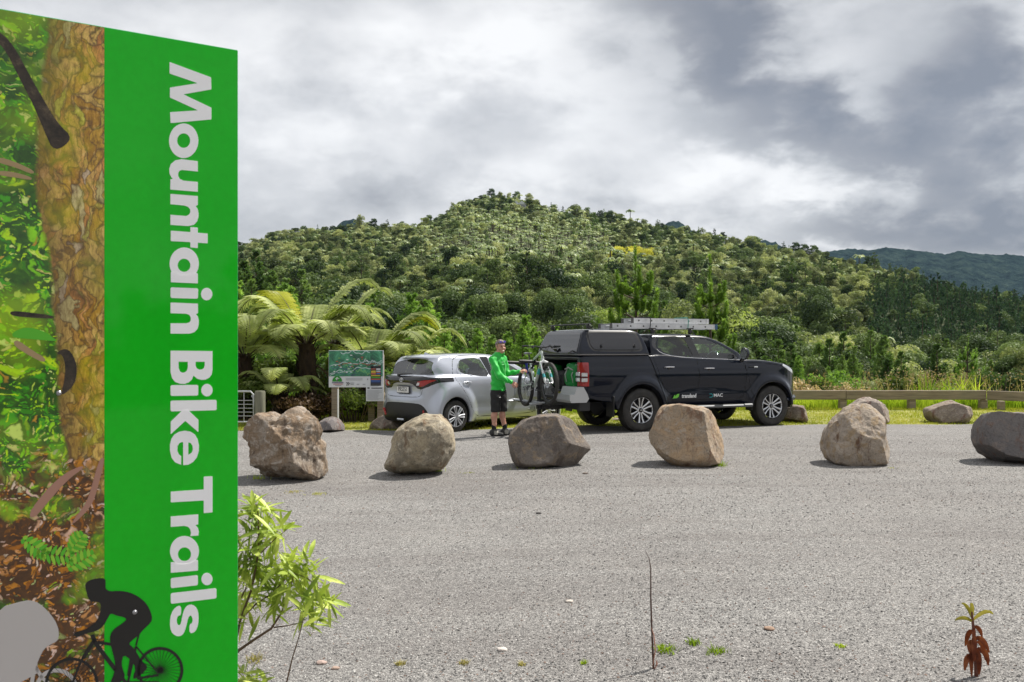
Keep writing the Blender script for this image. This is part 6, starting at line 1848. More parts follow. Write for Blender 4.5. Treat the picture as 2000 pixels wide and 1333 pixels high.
# notice board
by_ = 18.2; bxl, bxr = X_(642, by_), X_(749, by_); bt, bb = CAMH - (685 - HZ) / F * by_, CAMH - (757 - HZ) / F * by_
brd = empty('map_board', (0, 0, 0), 0, 'trail map board with a green map above a white logo strip, beside the tree ferns', 'sign')
Wd, Hd = bxr - bxl, bt - bb
b = MB(); b.box(((bxl + bxr) / 2, by_ + .012, (bt + bb) / 2), (Wd, .02, Hd), bev=.003); b.build('board_panel', mat('board_white', (.66, .68, .71), .45), brd)
def bq(x, y): return (bxl + Wd * x, bt - Hd * y)            # 0..1 across, 0..1 down
def bpoly(bl, pts, m, d=1, th=.002): bl.prism([bq(*p) for p in pts], (0, by_ - .0005 - .0015 * d, 0), (1, 0, 0), (0, 0, 1), (0, -1, 0), th, m)
def bline(bl, pts, w, m, d=2):
    pts = [bq(*p) for p in pts]
    bl.prism(ribbon(pts, w), (0, by_ - .0005 - .0015 * d, 0), (1, 0, 0), (0, 0, 1), (0, -1, 0), .002, m)
t = NT('map_print', rough=.4)
t.col(t.ramp(t.noise(5.5, 9, .72, dist=.6), [(.28, (.02, .04, .045)), (.40, (.03, .10, .07)), (.50, (.04, .21, .11)), (.60, (.09, .36, .20)), (.72, (.26, .52, .36))]))
b = MB(); b.prism([bq(*p) for p in [(.006, .008), (.985, .008), (.985, .70), (.006, .70)]], (0, by_ - .001, 0), (1, 0, 0), (0, 0, 1), (0, -1, 0), .002, 0)
b.build('map', t.mat, brd, smooth=False)
b = MB()
wv_ = lambda x0, x1, y0, y1, amp, fr, ph: [(x0 + (x1 - x0) * t_, y0 + (y1 - y0) * t_ + amp * math.sin(fr * t_ + ph) + amp * .5 * math.sin(fr * 2.3 * t_ + ph * 2)) for t_ in np.linspace(0, 1, 40)]
for args, m, w in [((.02, .98, .38, .30, .03, 14, 1), 0, .007), ((.02, .96, .62, .40, .035, 16, 2), 0, .007), ((.22, .75, .05, .06, .035, 12, 0), 0, .008), ((.50, .98, .28, .33, .05, 22, 3), 0, .006), ((.02, .55, .45, .50, .04, 18, 5), 1, .005),
                    ((.25, .95, .35, .38, .02, 20, 1), 2, .006), ((.1, .5, .60, .66, .02, 15, 2), 1, .004), ((.55, .80, .5, .68, .03, 19, 2), 3, .005), ((.3, .6, .42, .58, .03, 14, 4), 3, .005), ((.02, .3, .66, .55, .02, 9, 1), 0, .006)]:
    bline(b, wv_(*args), w, m)
rg = np.random.default_rng(4)
for k in range(26):
    x, y = rg.uniform(.06, .72), rg.uniform(.08, .6); w = rg.uniform(.015, .045); bpoly(b, [(x, y), (x + w, y), (x + w, y + .022), (x, y + .022)], [0, 4, 2, 3][k % 4], 3)
b.build('trail_lines', [mat('map_pale', (.50, .62, .62), .5), mat('map_blue', (.05, .08, .22), .5), mat('map_red', (.42, .10, .05), .5), mat('map_lime', (.20, .45, .12), .5), M_WHITE], brd, smooth=False)
b = MB()
bpoly(b, [(.765, .42), (.955, .42), (.955, .955), (.765, .955)], 0, 2)
for y, m in ((.665, 1), (.715, 2), (.765, 3), (.81, 4), (.855, 5), (.90, 6)): bpoly(b, [(.775, y), (.945, y), (.945, y + .032), (.775, y + .032)], m, 3)
for x0, x1, y, h_, m in [(.775, .86, .545, .06, 1), (.775, .86, .61, .04, 3), (.775, .86, .49, .025, 3), (.87, .945, .49, .03, 7), (.87, .945, .545, .03, 8), (.87, .945, .58, .03, 3), (.87, .945, .615, .03, 4)]: bpoly(b, [(x0, y), (x1, y), (x1, y + h_), (x0, y + h_)], m, 3)
b.build('grade_legend', [mat('leg_black', (.02, .02, .025), .5), mat('leg_yellow', (.55, .42, .04), .5), mat('leg_green', (.06, .35, .03), .5), mat('leg_red', (.45, .12, .08), .5), mat('leg_blue', (.05, .14, .45), .5), mat('leg_navy', (.03, .05, .14), .5), mat('leg_grey', (.05, .05, .05), .5), M_WHITE, mat('map_pale', (0, 0, 0))], brd, smooth=False)
b = MB()
arc = [(.155 + .09 * math.cos(a), .845 - .155 * math.sin(a)) for a in np.linspace(0, math.pi, 20)]
bpoly(b, arc, 0, 2)
for dx_, dy_ in ((-.03, -.02), (.03, -.03), (0, -.06), (-.015, -.05), (.02, -.01)): bline(b, [(.158, .84), (.158 + dx_ * .3, .80 + dy_ * .3), (.158 + dx_, .78 + dy_)], .006, 1, 3)
bpoly(b, [(.06, .865), (.27, .865), (.27, .885), (.06, .885)], 2, 2); bpoly(b, [(.08, .905), (.26, .905), (.26, .92), (.08, .92)], 3, 2); bpoly(b, [(.12, .945), (.23, .945), (.23, .953), (.12, .953)], 4, 2)
for k in (0, 1):
    x = .325 + k * .028; bline(b, [(x, .86), (x + .024, .895), (x - .004, .95)], .006, 4, 2)
for y in (.75, .775, .80, .87, .885): bpoly(b, [(.31, y), (.62 if y < .85 else .46, y), (.62 if y < .85 else .46, y + .007), (.31, y + .007)], 5, 2)
for x, w in ((.40, .06), (.51, .05), (.62, .05)): bpoly(b, [(x, .905), (x + w, .905), (x + w, .93), (x, .93)], 5, 2)
bpoly(b, [(.70, .76), (.72, .76), (.72, .80), (.70, .80)], 5, 2)
b.build('logo_strip', [mat('logo_green', (.02, .25, .02), .5), M_WHITE, mat('logo_navy', (.05, .03, .12), .5), mat('logo_red', (.45, .06, .06), .5), mat('leg_black', (0, 0, 0)), mat('text_grey', (.36, .37, .40), .5)], brd, smooth=False)
post((X_(655, by_ + .1), by_ + .09, -.08), bt + .0, .13, brd)
b = MB(); b.box((X_(659.5, by_), by_ + .035, (bb - .1) / 2 - .04), (.025, .03, bb + .1)); b.build('white_pole', M_WHITE, brd)
post((X_(744, by_ + .1), by_ + .09, -.08), bt + .0, .13, brd)
nb = empty('small_notice', (0, 0, 0), 0, 'small white text notice mounted under the right end of the map board', 'sign')
nl, nr_, ntp, nbt = X_(715, 18.15), X_(749.5, 18.15), CAMH - (755 - HZ) / F * 18.15, CAMH - (784 - HZ) / F * 18.15
b = MB(); b.box(((nl + nr_) / 2, 18.15, (ntp + nbt) / 2), (nr_ - nl, .016, ntp - nbt), bev=.002); b.build('notice_panel', mat('board_white', (0, 0, 0)), nb)
b = MB(); Wn, Hn = nr_ - nl, ntp - nbt
def nq(x0, x1, y0, y1, m): b.box((nl + Wn * (x0 + x1) / 2, 18.1405, ntp - Hn * (y0 + y1) / 2), (Wn * (x1 - x0), .002, Hn * (y1 - y0)), m=m)
nq(.30, .92, .09, .15, 0); nq(.08, .20, .07, .16, 0)
rg = np.random.default_rng(8)
for k in range(17): nq(.06, rg.uniform(.6, .95), .24 + k * .041, .24 + k * .041 + .014, 1)
b.build('notice_text', [mat('leg_black', (0, 0, 0)), mat('text_grey', (0, 0, 0))], nb, smooth=False)

# houses on the hill
def house(px, py, Yd, w, d, h_, lab, wall, roofc, rz=0.0, flat=True):
    x = (px - 1000) / F * Yd; z = CAMH - (py - HZ) / F * Yd
    o = empty('house', (x, Yd, z), rz, lab, 'house')
    b = MB(); b.box((0, 0, h_ / 2 - 2), (w, d, h_ + 4)); b.build('wall', mat('hw_%d' % px, wall, .7), o)
    b = MB()
    if flat: b.box((0, 0, h_ + .2), (w + 1.6, d + 1.6, .35))
    else: b.prism([(-w / 2 - .5, h_), (w / 2 + .5, h_), (0, h_ + 2)], (0, -d / 2 - .5, 0), (1, 0, 0), (0, 0, 1), (0, 1, 0), d + 1)
    b.build('roof', mat('hr_%d' % px, roofc, .6), o)
    for k in (-1, 0, 1):
        b = MB(); b.box((k * w * .28, -d / 2 - .03, h_ * .55), (w * .2, .08, h_ * .5)); b.build('window', M_SMOKE, o)
house(783, 524, 318, 5.5, 6, 3.0, 'small flat-roofed house among the trees on the left shoulder of the hill', (.42, .40, .36), (.60, .62, .62), .2)
house(1021, 410, 500, 4.2, 5, 2.6, 'white cottage in the clearing just under the summit', (.62, .62, .64), (.60, .62, .64), -.2, False)
house(1007, 408, 502, 3.2, 4, 2.0, 'grey shed beside the white cottage under the summit', (.40, .42, .42), (.5, .52, .54), .1, False)
house(1407, 541, 330, 6, 5, 1.6, 'low pale roofed house right of the slim young pine', (.5, .48, .45), (.50, .47, .44), .3)
house(1690, 585, 300, 5, 5, 2.0, 'low house with a pale roof in the bush left of the pine plantation', (.5, .5, .5), (.52, .54, .56), -.3)
# ------------------------------------------------------------------ tree ferns beside the yard
def frond(V, Fc, Mi, org, az, L, rise, droop, rng, npin=40, pl=.40, yellow=False, tw=0.0):
    """one arching frond: stalk plus rows of drooping leaflets"""
    ca, sa = math.cos(az), math.sin(az); out = Vector((ca, sa, 0)); side = Vector((-sa, ca, 0))
    def P(t): return org + out * (L * (t * .96 - .06 * t * t)) + Vector((0, 0, L * (rise * math.sin(t * 1.75) - droop * t * t * t)))
    pts = [P(t) for t in np.linspace(0, 1, 14)]
    m = MB(); m.tube(pts, [.016 * (1 - .85 * i / 13) + .002 for i in range(14)], 5)
    o = len(V); V += m.v; Fc += [tuple(i + o for i in f) for f in m.f]; Mi += [1] * len(m.f)
    leafm = 2 if yellow else 0
    for k in range(npin):
        t = .20 + .79 * k / (npin - 1); c = P(t); tg = (P(min(1, t + .02)) - P(t - .02)).normalized()
        ln = pl * L / 2.0 * math.sin(min(1, (t - .16) / .84 * .95 + .08) * math.pi) ** .62 * (1.1 if t < .6 else 1.0) + .03
        up = tg.cross(side).normalized(); up = -up if up.z < 0 else up
        for s in (-1, 1):
            d0 = (side * s + tg * .45 + up * .14).normalized()
            w = ln * .105
            prev = None; dr = rng.uniform(.15, .45)
            ns = 9
            for j in range(ns + 1):
                q = j / ns; p = c + d0 * ln * q + Vector((0, 0, -ln * dr * q * q)); ww = w * math.sin(min(1, q * .9 + .12) * math.pi) ** .7 * (1.0 if j % 2 else .55)
                wd = tg
                V.append(tuple(p + wd * ww)); V.append(tuple(p + up * .012)); V.append(tuple(p - wd * ww - Vector((0, 0, ww * .2))))
                if prev is not None:
                    n = len(V) - 3
                    Fc += [(prev, prev + 1, n + 1, n), (prev + 1, prev + 2, n + 2, n + 1)]; Mi += [leafm] * 2
                prev = len(V) - 3


L_FROND = leafmat('frond_leaf', [(.09, .11, .04), (.20, .225, .095), (.38, .39, .21)], trans=.42, nscale=1.4, rnd=.2, rough=.5, backc=1.3, gain=2.0)
L_FRONDY = leafmat('yellow_frond_leaf', [(.28, .30, .03), (.45, .46, .05), (.60, .58, .14)], trans=.5, nscale=1.4, rnd=.2, rough=.35, gain=1.0)
M_STALK = mat('frond_stalk', (.035, .020, .012), .6)
M_TRUNKF = NT('fern_trunk', rough=.95); M_TRUNKF.col(M_TRUNKF.ramp(M_TRUNKF.noise(14, 6, .75, vec=M_TRUNKF.map((1, 1, .3))), [(.3, (.012, .008, .006)), (.6, (.06, .035, .02)), (.8, (.14, .08, .045))])); M_TRUNKF.bump(M_TRUNKF.noise(20, 5, .8, vec=M_TRUNKF.map((1, 1, .2))), 1, .05); M_TRUNKF = M_TRUNKF.mat
def tree_fern(base, h_, L, n, seed, label, r0=.15, lean=(0, 0), extra=(), pl=.40, low=0):
    rng = np.random.default_rng(seed); top = Vector((lean[0], lean[1], h_))
    t = empty('tree_fern', base, 0, label, 'tree fern')
    b = MB(); b.tube([(0, 0, -.3), top * .35 + Vector((.03, 0, 0)), top * .8, top + Vector((0, 0, .05))], [r0 * 1.25, r0 * .85, r0 * 1.1, r0 * .9], 12)
    for k in range(70):
        a = rng.uniform(0, 6.28); z = rng.uniform(.1, 1) ** .7; p = top * z + Vector((math.cos(a), math.sin(a), 0)) * r0 * .9
        b.tube([p, p + Vector((math.cos(a) * .07, math.sin(a) * .07, .12)), p + Vector((math.cos(a) * .12, math.sin(a) * .12, .02 + rng.uniform(-.1, .25)))], [.02, .014, .004], 4)
    b.build('trunk', M_TRUNKF, t, sharp=80)
    for k in range(n):
        ring = k % 3; az = 6.283 * (k + rng.uniform(-.3, .3)) / n * 1.0 + ring * .4
        rise, droop = ((.64, .36), (.46, .33), (.30, .26))[ring]
        V, Fc, Mi = [], [], []
        frond(V, Fc, Mi, top, az, L * rng.uniform(.85, 1.1), rise * rng.uniform(.85, 1.15), droop * rng.uniform(.8, 1.2), rng, pl=pl)
        mesh_obj('frond', V, Fc, [L_FROND, M_STALK, L_FRONDY], t, smooth=False, mi=Mi)
    for az, ll, rise, droop, yel in extra:
        V, Fc, Mi = [], [], []
        frond(V, Fc, Mi, top, az, ll, rise, droop, rng, pl=pl, yellow=yel)
        mesh_obj('frond', V, Fc, [L_FROND, M_STALK, L_FRONDY], t, smooth=False, mi=Mi)
    for k in range(low):                                    # dead skirt
        V, Fc, Mi = [], [], []
        az = rng.uniform(0, 6.28); frond(V, Fc, Mi, top * .8, az, L * .6, -.25, .9, rng, pl=.2, npin=18)
        mesh_obj('dead_frond', V, Fc, [L_DRYF, M_STALK, L_DRYF], t, smooth=False, mi=Mi)
    return t
L_DRYF = leafmat('dead_frond_leaf', [(.03, .018, .010), (.09, .055, .03), (.15, .10, .05)], trans=.2, nscale=2, gain=1.0)
fx = lambda px, Y: (px - 1000) / F * Y
tree_fern((fx(604, 20.4), 20.4, -.1), 1.66, 1.8, 13, 5, 'big tree fern with a dark trunk left of the map board', .19, (-.06, 0), [(2.5, 1.9, .85, .35, True), (.55, 2.0, .92, .25, False), (.25, 2.0, .62, .35, False), (-.35, 1.9, .55, .3, False), (2.9, 2.1, .75, .5, False), (3.5, 1.9, .5, .45, False)], low=2)
tree_fern((fx(712, 21.3), 21.3, -.1), 1.15, 1.75, 13, 6, 'tree fern with yellowing fronds behind the map board', .19, (.15, 0), [(.35, 1.9, .80, .35, True), (.45, 2.0, .85, .4, False), (.12, 1.9, .66, .3, False), (-.1, 1.7, .5, .5, False)], low=1)
tree_fern((fx(790, 21.2), 21.2, -.1), 1.05, 1.5, 12, 7, 'tree fern whose fronds arch over the silver hatchback\'s roof', .16, (0, 0), [(.3, 1.7, .8, .45, False), (-.2, 1.5, .45, .4, True)])
tree_fern((fx(478, 20.3), 20.3, -.1), 1.35, 1.8, 15, 8, 'tree fern half hidden behind the green sign', .16, (0, 0), low=3)
tree_fern((fx(545, 19.6), 19.6, -.1), .55, 1.15, 12, 9, 'low young fern between the round post and the big tree fern', .12, (0, 0))
tree_fern((fx(400, 22), 22, -.1), 1.5, 1.8, 13, 10, 'tree fern standing behind the hidden part of the gate', .16, (0, 0))
tree_fern((fx(655, 23.3), 23.3, -.3), 1.9, 1.7, 13, 12, 'tallest tree fern, behind the gap between the two big ones', .15, (0, 0), [(.5, 1.8, 1.0, .3, False)])

# ------------------------------------------------------------------ grass, weeds, brush as ground cover
def blades(name, pts, hgt, w, lm, label, rng, lean=.35, per=1, seed_head=False):
    n = len(pts); P = np.array(pts, float); a = rng.uniform(0, 6.283, n); H = hgt * rng.uniform(.5, 1.25, n) if not hasattr(hgt, 'shape') else hgt
    ln = lean * H * rng.random(n); dx_, dy_ = np.cos(a), np.sin(a); b_ = rng.uniform(0, 6.28, n)
    wx, wy = np.cos(b_) * w, np.sin(b_) * w
    V = np.zeros((n, 6, 3))
    for k, (t, ww) in enumerate(((0, 1), (.55, .8), (1, .12))):
        off = ln * t * t
        for s, c in ((-1, 0), (1, 1)):
            V[:, k * 2 + c, 0] = P[:, 0] + dx_ * off + s * wx * ww; V[:, k * 2 + c, 1] = P[:, 1] + dy_ * off + s * wy * ww; V[:, k * 2 + c, 2] = P[:, 2] + H * t * (1 - .12 * t)
    q = np.arange(n)[:, None] * 6
    Fc = np.concatenate([q + [0, 1, 3, 2], q + [2, 3, 5, 4]])
    o = mesh_obj(name, V.reshape(-1, 3), Fc, lm, None, smooth=False)
    return tag(o, label, kind='stuff') if label else o

rng = np.random.default_rng(31)
L_LAWN = leafmat('lawn_blade', [(.16, .20, .02), (.34, .36, .05), (.50, .46, .13)], trans=.4, nscale=.9, rnd=0, gain=1.0)
L_TALL = leafmat('tall_grass_blade', [(.10, .17, .015), (.26, .36, .03), (.48, .54, .09)], trans=.55, nscale=.8, rnd=0, gain=1.0)
L_STRAW = leafmat('straw_blade', [(.22, .19, .07), (.42, .37, .16), (.60, .54, .30)], trans=.4, nscale=1, rnd=0, gain=1.0)
pts = []
while len(pts) < 60000:
    y = 17.4 + 6 * rng.random() ** 1.3; x = rng.uniform(-11, 14.5); px = 1000 + F * x / y
    if y < lot_edge(x) + rng.uniform(-.12, .25) or not 150 < px < 2080: continue
    if mnoise.noise(Vector((x * .9, y * .9, 0))) < -.28 and rng.random() < .7: continue
    pts.append((x, y, ground_z(x) - .015))
blades('lawn', pts, .045, .006, L_LAWN, 'short yellow green grass on the verge', rng)
pts = [(x, y, ground_z(x) - .05) for x, y in zip(rng.uniform(2.5, 14.5, 22000), 22.75 + 2.2 * rng.random(22000))]
blades('tall_grass', pts, .36, .009, L_TALL, 'bright lush grass growing under and behind the timber rail', rng, .6)
pts = [(x, y, ground_z(x) - .05) for x, y in zip(rng.uniform(-13, 2.5, 20000), 21.0 + 2.5 * rng.random(20000))]
blades('tall_grass', pts, .45, .009, L_TALL, 'long grass at the foot of the tree ferns and behind the vehicles', rng, .6)
pts = []
for cx_, n_ in ((X_(1850, 25), 90), (X_(1900, 25), 40), (X_(1600, 25), 16), (X_(1720, 25), 30), (X_(1960, 25), 30), (X_(1660, 25), 12), (X_(1800, 25), 40)):
    pts += [(cx_ + rng.normal(0, .55), 24.4 + rng.random() * 1.8, -.2) for _ in range(n_)]
hh = rng.uniform(.5, 1.15, len(pts))
blades('tall_straw_grass', pts, hh, .010, L_STRAW, 'dry straw stalks standing behind the timber rail', rng, .25)
P = np.array(pts); P[:, 2] += hh * .88
V, Fc = leaves(np.repeat(P, 5, 0) + rng.normal(0, .035, (len(P) * 5, 3)) * [1, 1, 2.2], np.tile([0, -1, .3], (len(P) * 5, 1)), .07, .5, .8, rng)
tag(mesh_obj('straw_seedheads', V, Fc, L_DRY, None, smooth=False), 'pale seedheads above the timber rail', kind='stuff')
# yellow green strap leaves behind the rail
for k, (px, n_) in enumerate(((1810, 60), (1880, 70), (1845, 40))):
    pp = [(X_(px, 24.6) + rng.normal(0, .22), 24.5 + rng.normal(0, .15), -.15) for _ in range(n_)]
    o = blades('flax_clump', pp, .95, .016, L_TALL, None, rng, .7); tag(o, ('left', 'right', 'middle')[k] + 'most of three yellow green clumps of strap leaves behind the rail' if k < 2 else 'middle one of three yellow green clumps of strap leaves behind the rail', 'plant', 'strap leaf clumps behind the rail')
# brushwood and undergrowth around the ferns
def brush(px, Y, w, h_, lm, n, size, name, lab, cat='shrub', z0=-.1, grp=None):
    bl = [((rng.normal(0, w * .25), rng.normal(0, .3), h_ * rng.uniform(.2, .75)), (w * .25, .35, h_ * .28)) for _ in range(9)]
    V, Fc = blob_crown(bl, n, size, rng, .4, .8, .7)
    t = empty(name, (fx(px, Y), Y, z0), 0, lab, cat, grp)
    mesh_obj('foliage', V, Fc, lm, t, smooth=False)
    b = MB()
    for k in range(14):
        a = rng.uniform(-1, 1); b.tube([(a * w * .2, rng.normal(0, .1), 0), (a * w * .35, rng.normal(0, .2), h_ * .5), (a * w * .5 + rng.normal(0, .1), rng.normal(0, .3), h_ * rng.uniform(.7, 1.0))], [.014, .009, .003], 4)
    b.build('stem', B_BARK, t)
    return t
L_UNDER = leafmat('undergrowth_leaf', [(.03, .05, .012), (.075, .11, .022), (.17, .21, .05)], trans=.45, nscale=1.5, rnd=.3, gain=1.0)
brush(480, 19.6, 1.5, 1.0, L_UNDER, 2600, .11, 'shrub', 'leafy shrub behind the pipe gate'); brush(530, 21.5, 2.0, 1.5, L_UNDER, 3600, .13, 'shrub', 'dense green shrub behind the round post')
brush(575, 19.3, 1.3, .6, L_DRYF, 2200, .10, 'shrub', 'brown brushwood at the foot of the big tree fern'); brush(640, 19.5, 1.2, .7, L_DRYF, 2000, .10, 'shrub', 'tangle of dry brushwood left of the map board post')
brush(690, 19.6, 1.1, .8, L_UNDER, 2400, .09, 'shrub', 'weedy green shrub under the map board'); brush(660, 22.6, 2.2, 1.6, L_UNDER, 3600, .13, 'shrub', 'dark green shrub in the shade behind the map board')
brush(770, 20.2, 1.4, .8, L_UNDER, 2200, .09, 'shrub', 'green shrub behind the small notice'); brush(860, 23.0, 2.6, 1.4, L_PINE, 3600, .14, 'shrub', 'dark shrub behind the hatchback\'s roof')
brush(1560, 25.0, .9, 1.0, L_DRY, 1600, .09, 'shrub', 'rusty dry flowering shrub just beyond the pickup\'s nose', z0=-.3); brush(1620, 25.4, .9, 1.0, L_DRY, 1100, .08, 'shrub', 'dry brown shrub above the near end of the rail', z0=-.4); brush(1672, 25.4, .9, .95, L_DRY, 900, .08, 'shrub', 'dry brown shrub above the left-hand stretch of rail', z0=-.4)
for k, (px, w, h_, lm, what) in enumerate([(1590, 1.6, 1.1, L_UNDER, 'leafy green shrub'), (1645, 1.5, 1.3, L_PINEB, 'feathery green shrub'), (1700, 1.5, 1.1, L_GREY, 'grey green shrub'), (1750, 1.6, 1.25, L_UNDER, 'broad leafy shrub'), (1800, 1.4, 1.0, L_PINEB, 'low feathery shrub'),
                                          (1860, 1.3, .9, L_GREY, 'low grey shrub'), (1925, 1.6, 1.3, L_PINE, 'dark green shrub'), (1985, 1.6, 1.5, L_DARK, 'nearly black shrub'), (1500, 1.6, .9, L_UNDER, 'green shrub behind the bonnet'), (1420, 1.6, .9, L_PINEB, 'feathery shrub behind the cab'),
                                          (1180, 2.0, 1.0, L_UNDER, 'green shrub behind the tray'), (1040, 2.0, 1.1, L_PINE, 'dark shrub behind the bike'), (950, 2.0, 1.1, L_UNDER, 'green shrub behind the man')]):
    brush(px, 26.0 + (k % 3) * .7, w, h_, lm, 2600, .12, 'shrub', '%s %s' % (what, 'just beyond the rail ' + ['by its first post', 'above its first post', 'above the pale boulder', 'above its second post', 'between its second and third posts', 'above the flat-topped boulder', 'at its corner', 'past its corner'][k]) if k < 8 else what, z0=-.45)

# ------------------------------------------------------------------ leafy sapling close by
L_SAP = leafmat('sapling_leaf', [(.07, .11, .02), (.18, .23, .04), (.38, .41, .13)], trans=.25, nscale=9, rnd=0, rough=.35, backc=1.25, gain=2.0)
M_SAPB = mat('sapling_bark', (.13, .075, .045), .7)
def sapling(branches, clusters, Y, label, seed, size=.086):
    rng = np.random.default_rng(seed); o = empty('sapling', (0, 0, 0), 0, label, 'plant')
    wp = lambda p, dy=0: at(p[0], p[1], Y + dy)
    b = MB()
    for br, r in branches: b.tube([wp(p[:2], p[2] if len(p) > 2 else 0) for p in br], list(np.linspace(r, r * .35, len(br))), 7)
    b.build('stem', M_SAPB, o)
    V, Fc = [], []
    for px, py, n, sp_, dy in clusters:
        for _ in range(int(n * 1.15)):
            c = wp((px + rng.normal(0, sp_ * .55), py + rng.normal(0, sp_ * .5)), dy + rng.normal(0, .05))
            a = rng.uniform(0, 6.28); el = rng.uniform(-.4, 1.2) if rng.random() < .72 else rng.uniform(-1.4, -.3)
            d = Vector((math.cos(a) * math.cos(el), math.sin(a) * math.cos(el) * .8, math.sin(el))); L = size * rng.uniform(.7, 1.35)
            s = d.cross(Vector((rng.normal(0, .5), rng.normal(0, .5), 1))).normalized(); nrm = s.cross(d).normalized(); w = L * .085; prev = None
            for j in range(7):
                t = j / 6; p = c + d * L * t + Vector((0, 0, -L * .12 * t * t)); ww = w * math.sin((t * .94 + .03) * math.pi) ** .75
                V += [tuple(p + s * ww + nrm * ww * .35), tuple(p), tuple(p - s * ww + nrm * ww * .35)]
                if prev is not None:
                    q = len(V) - 3; Fc += [(prev, prev + 1, q + 1, q), (prev + 1, prev + 2, q + 2, q + 1)]
                prev = len(V) - 3
    mesh_obj('foliage', V, Fc, L_SAP, o, smooth=True)
    return o
sapling([([(440, 1420), (450, 1300), (470, 1210), (492, 1150), (505, 1080), (505, 1010), (500, 985)], .006), ([(470, 1210), (500, 1180), (530, 1160), (560, 1130)], .004), ([(440, 1290, 0), (490, 1254), (530, 1228), (548, 1200), (560, 1170), (575, 1120)], .006), ([(535, 1226), (565, 1222), (590, 1215)], .003),
         ([(575, 1120), (600, 1130), (625, 1150)], .003), ([(560, 1333), (570, 1290), (585, 1240), (595, 1200), (600, 1180)], .003), ([(440, 1230), (480, 1150), (490, 1100)], .004), ([(470, 1100), (510, 1080), (540, 1050), (560, 1035)], .003)],
        [(500, 1000, 34, 16, 0), (522, 1030, 26, 16, 0), (498, 1050, 26, 20, .05), (545, 1040, 14, 14, 0), (480, 1090, 26, 22, 0), (510, 1110, 26, 22, .05), (555, 1105, 28, 20, 0), (590, 1100, 26, 16, 0), (610, 1120, 16, 14, 0), (570, 1140, 34, 22, 0), (530, 1150, 24, 22, .05),
         (610, 1165, 26, 18, 0), (635, 1180, 16, 12, 0), (600, 1200, 20, 16, 0), (545, 1190, 12, 16, 0), (500, 1190, 14, 18, 0), (480, 1150, 22, 20, 0), (475, 1210, 10, 12, 0), (595, 1222, 6, 10, 0), (450, 1060, 16, 20, 0), (450, 1130, 16, 20, 0)], 3.25, 'leafy yellow green sapling growing beside the foot of the green sign', 3)
sapling([([(455, 1500), (470, 1420), (480, 1340)], .006), ([(470, 1420), (500, 1340)], .004)], [(480, 1322, 18, 12, 0), (500, 1335, 12, 12, 0), (475, 1350, 12, 16, 0), (520, 1345, 5, 10, 0)], 3.15, 'top of a low young shoot poking up below the larger sapling', 5, .085)

# dry stalk, dock, tufts, stones
Yk = 4.28
b = MB(); b.tube([at(1276, 1330, Yk), at(1276, 1296, Yk), at(1273, 1230, Yk), at(1271, 1170, Yk), at(1271, 1110, Yk), at(1268, 1092, Yk), at(1261, 1077, Yk)], [.006, .0055, .0045, .0038, .003, .0018, .0008], 7)
o = b.build('dry_stalk', mat('stalk_brown', (.07, .035, .025), .6), None); tag(o, 'single thin dry brown stalk standing in the foreground gravel', 'plant')
b = MB(); b.tube([at(1275, 1300, Yk - .005), at(1280, 1270, Yk - .01), at(1277, 1240, Yk - .012), at(1272, 1226, Yk - .01)], [.004, .009, .008, .002], 6, flat=.3); b.tube([at(1277, 1310, Yk), at(1283, 1298, Yk - .02), at(1282, 1290, Yk - .02)], [.004, .006, .002], 6, flat=.3)
b.build('dry_sheath', mat('sheath_pink', (.36, .17, .12), .6), o)
dk = empty('dock_plant', (0, 0, 0), 0, 'withered red brown dock plant with curled yellow tips at the lower right', 'plant')
rng = np.random.default_rng(12); Yd = 4.15; V, Fc = [], []
b = MB(); b.tube([at(1908, 1345, Yd), at(1905, 1270, Yd), at(1900, 1215, Yd), at(1898, 1195, Yd)], [.010, .009, .006, .004], 7); b.build('stem', mat('dock_brown', (.12, .035, .02), .6), dk)
def strapleaf(pts, w, n_=None):
    V, Fc = [], []; prev = None
    for i, p in enumerate(pts):
        t = i / (len(pts) - 1); ww = w * math.sin((t * .9 + .07) * math.pi) ** .6; d = (pts[min(i + 1, len(pts) - 1)] - pts[max(i - 1, 0)]).normalized(); s = d.cross(Vector((.2, 1, .1))).normalized()
        V += [tuple(p + s * ww + Vector((0, -ww * .4, 0))), tuple(p), tuple(p - s * ww + Vector((0, -ww * .4, 0)))]
        if prev is not None: q = len(V) - 3; Fc += [(prev, prev + 1, q + 1, q), (prev + 1, prev + 2, q + 2, q + 1)]
        prev = len(V) - 3
    return V, Fc
def curve3(a, m_, c, Y, n=8, dy=0): 
    A, M_, C = at(a[0], a[1], Y), at(m_[0], m_[1], Y + dy), at(c[0], c[1], Y + dy * 1.3); return [A * (1 - t) ** 2 + M_ * 2 * t * (1 - t) + C * t * t for t in np.linspace(0, 1, n)]
parts = [strapleaf(curve3(a, m_, c, Yd, dy=d), w) for a, m_, c, d, w in [((1902, 1262), (1888, 1240), (1893, 1275), -.02, .012), ((1902, 1250), (1915, 1235), (1932, 1275), -.02, .013), ((1900, 1235), (1890, 1225), (1885, 1262), .02, .012), ((1904, 1270), (1925, 1260), (1930, 1300), .0, .014), ((1902, 1285), (1885, 1270), (1884, 1310), -.02, .014), ((1900, 1225), (1912, 1220), (1918, 1245), 0, .010), ((1904, 1240), (1899, 1250), (1903, 1292), -.03, .013), ((1902, 1270), (1912, 1270), (1912, 1318), -.03, .014), ((1905, 1255), (1920, 1248), (1924, 1290), .02, .010), ((1901, 1262), (1893, 1270), (1898, 1322), -.02, .011), ((1903, 1225), (1899, 1232), (1904, 1262), -.02, .009)]]
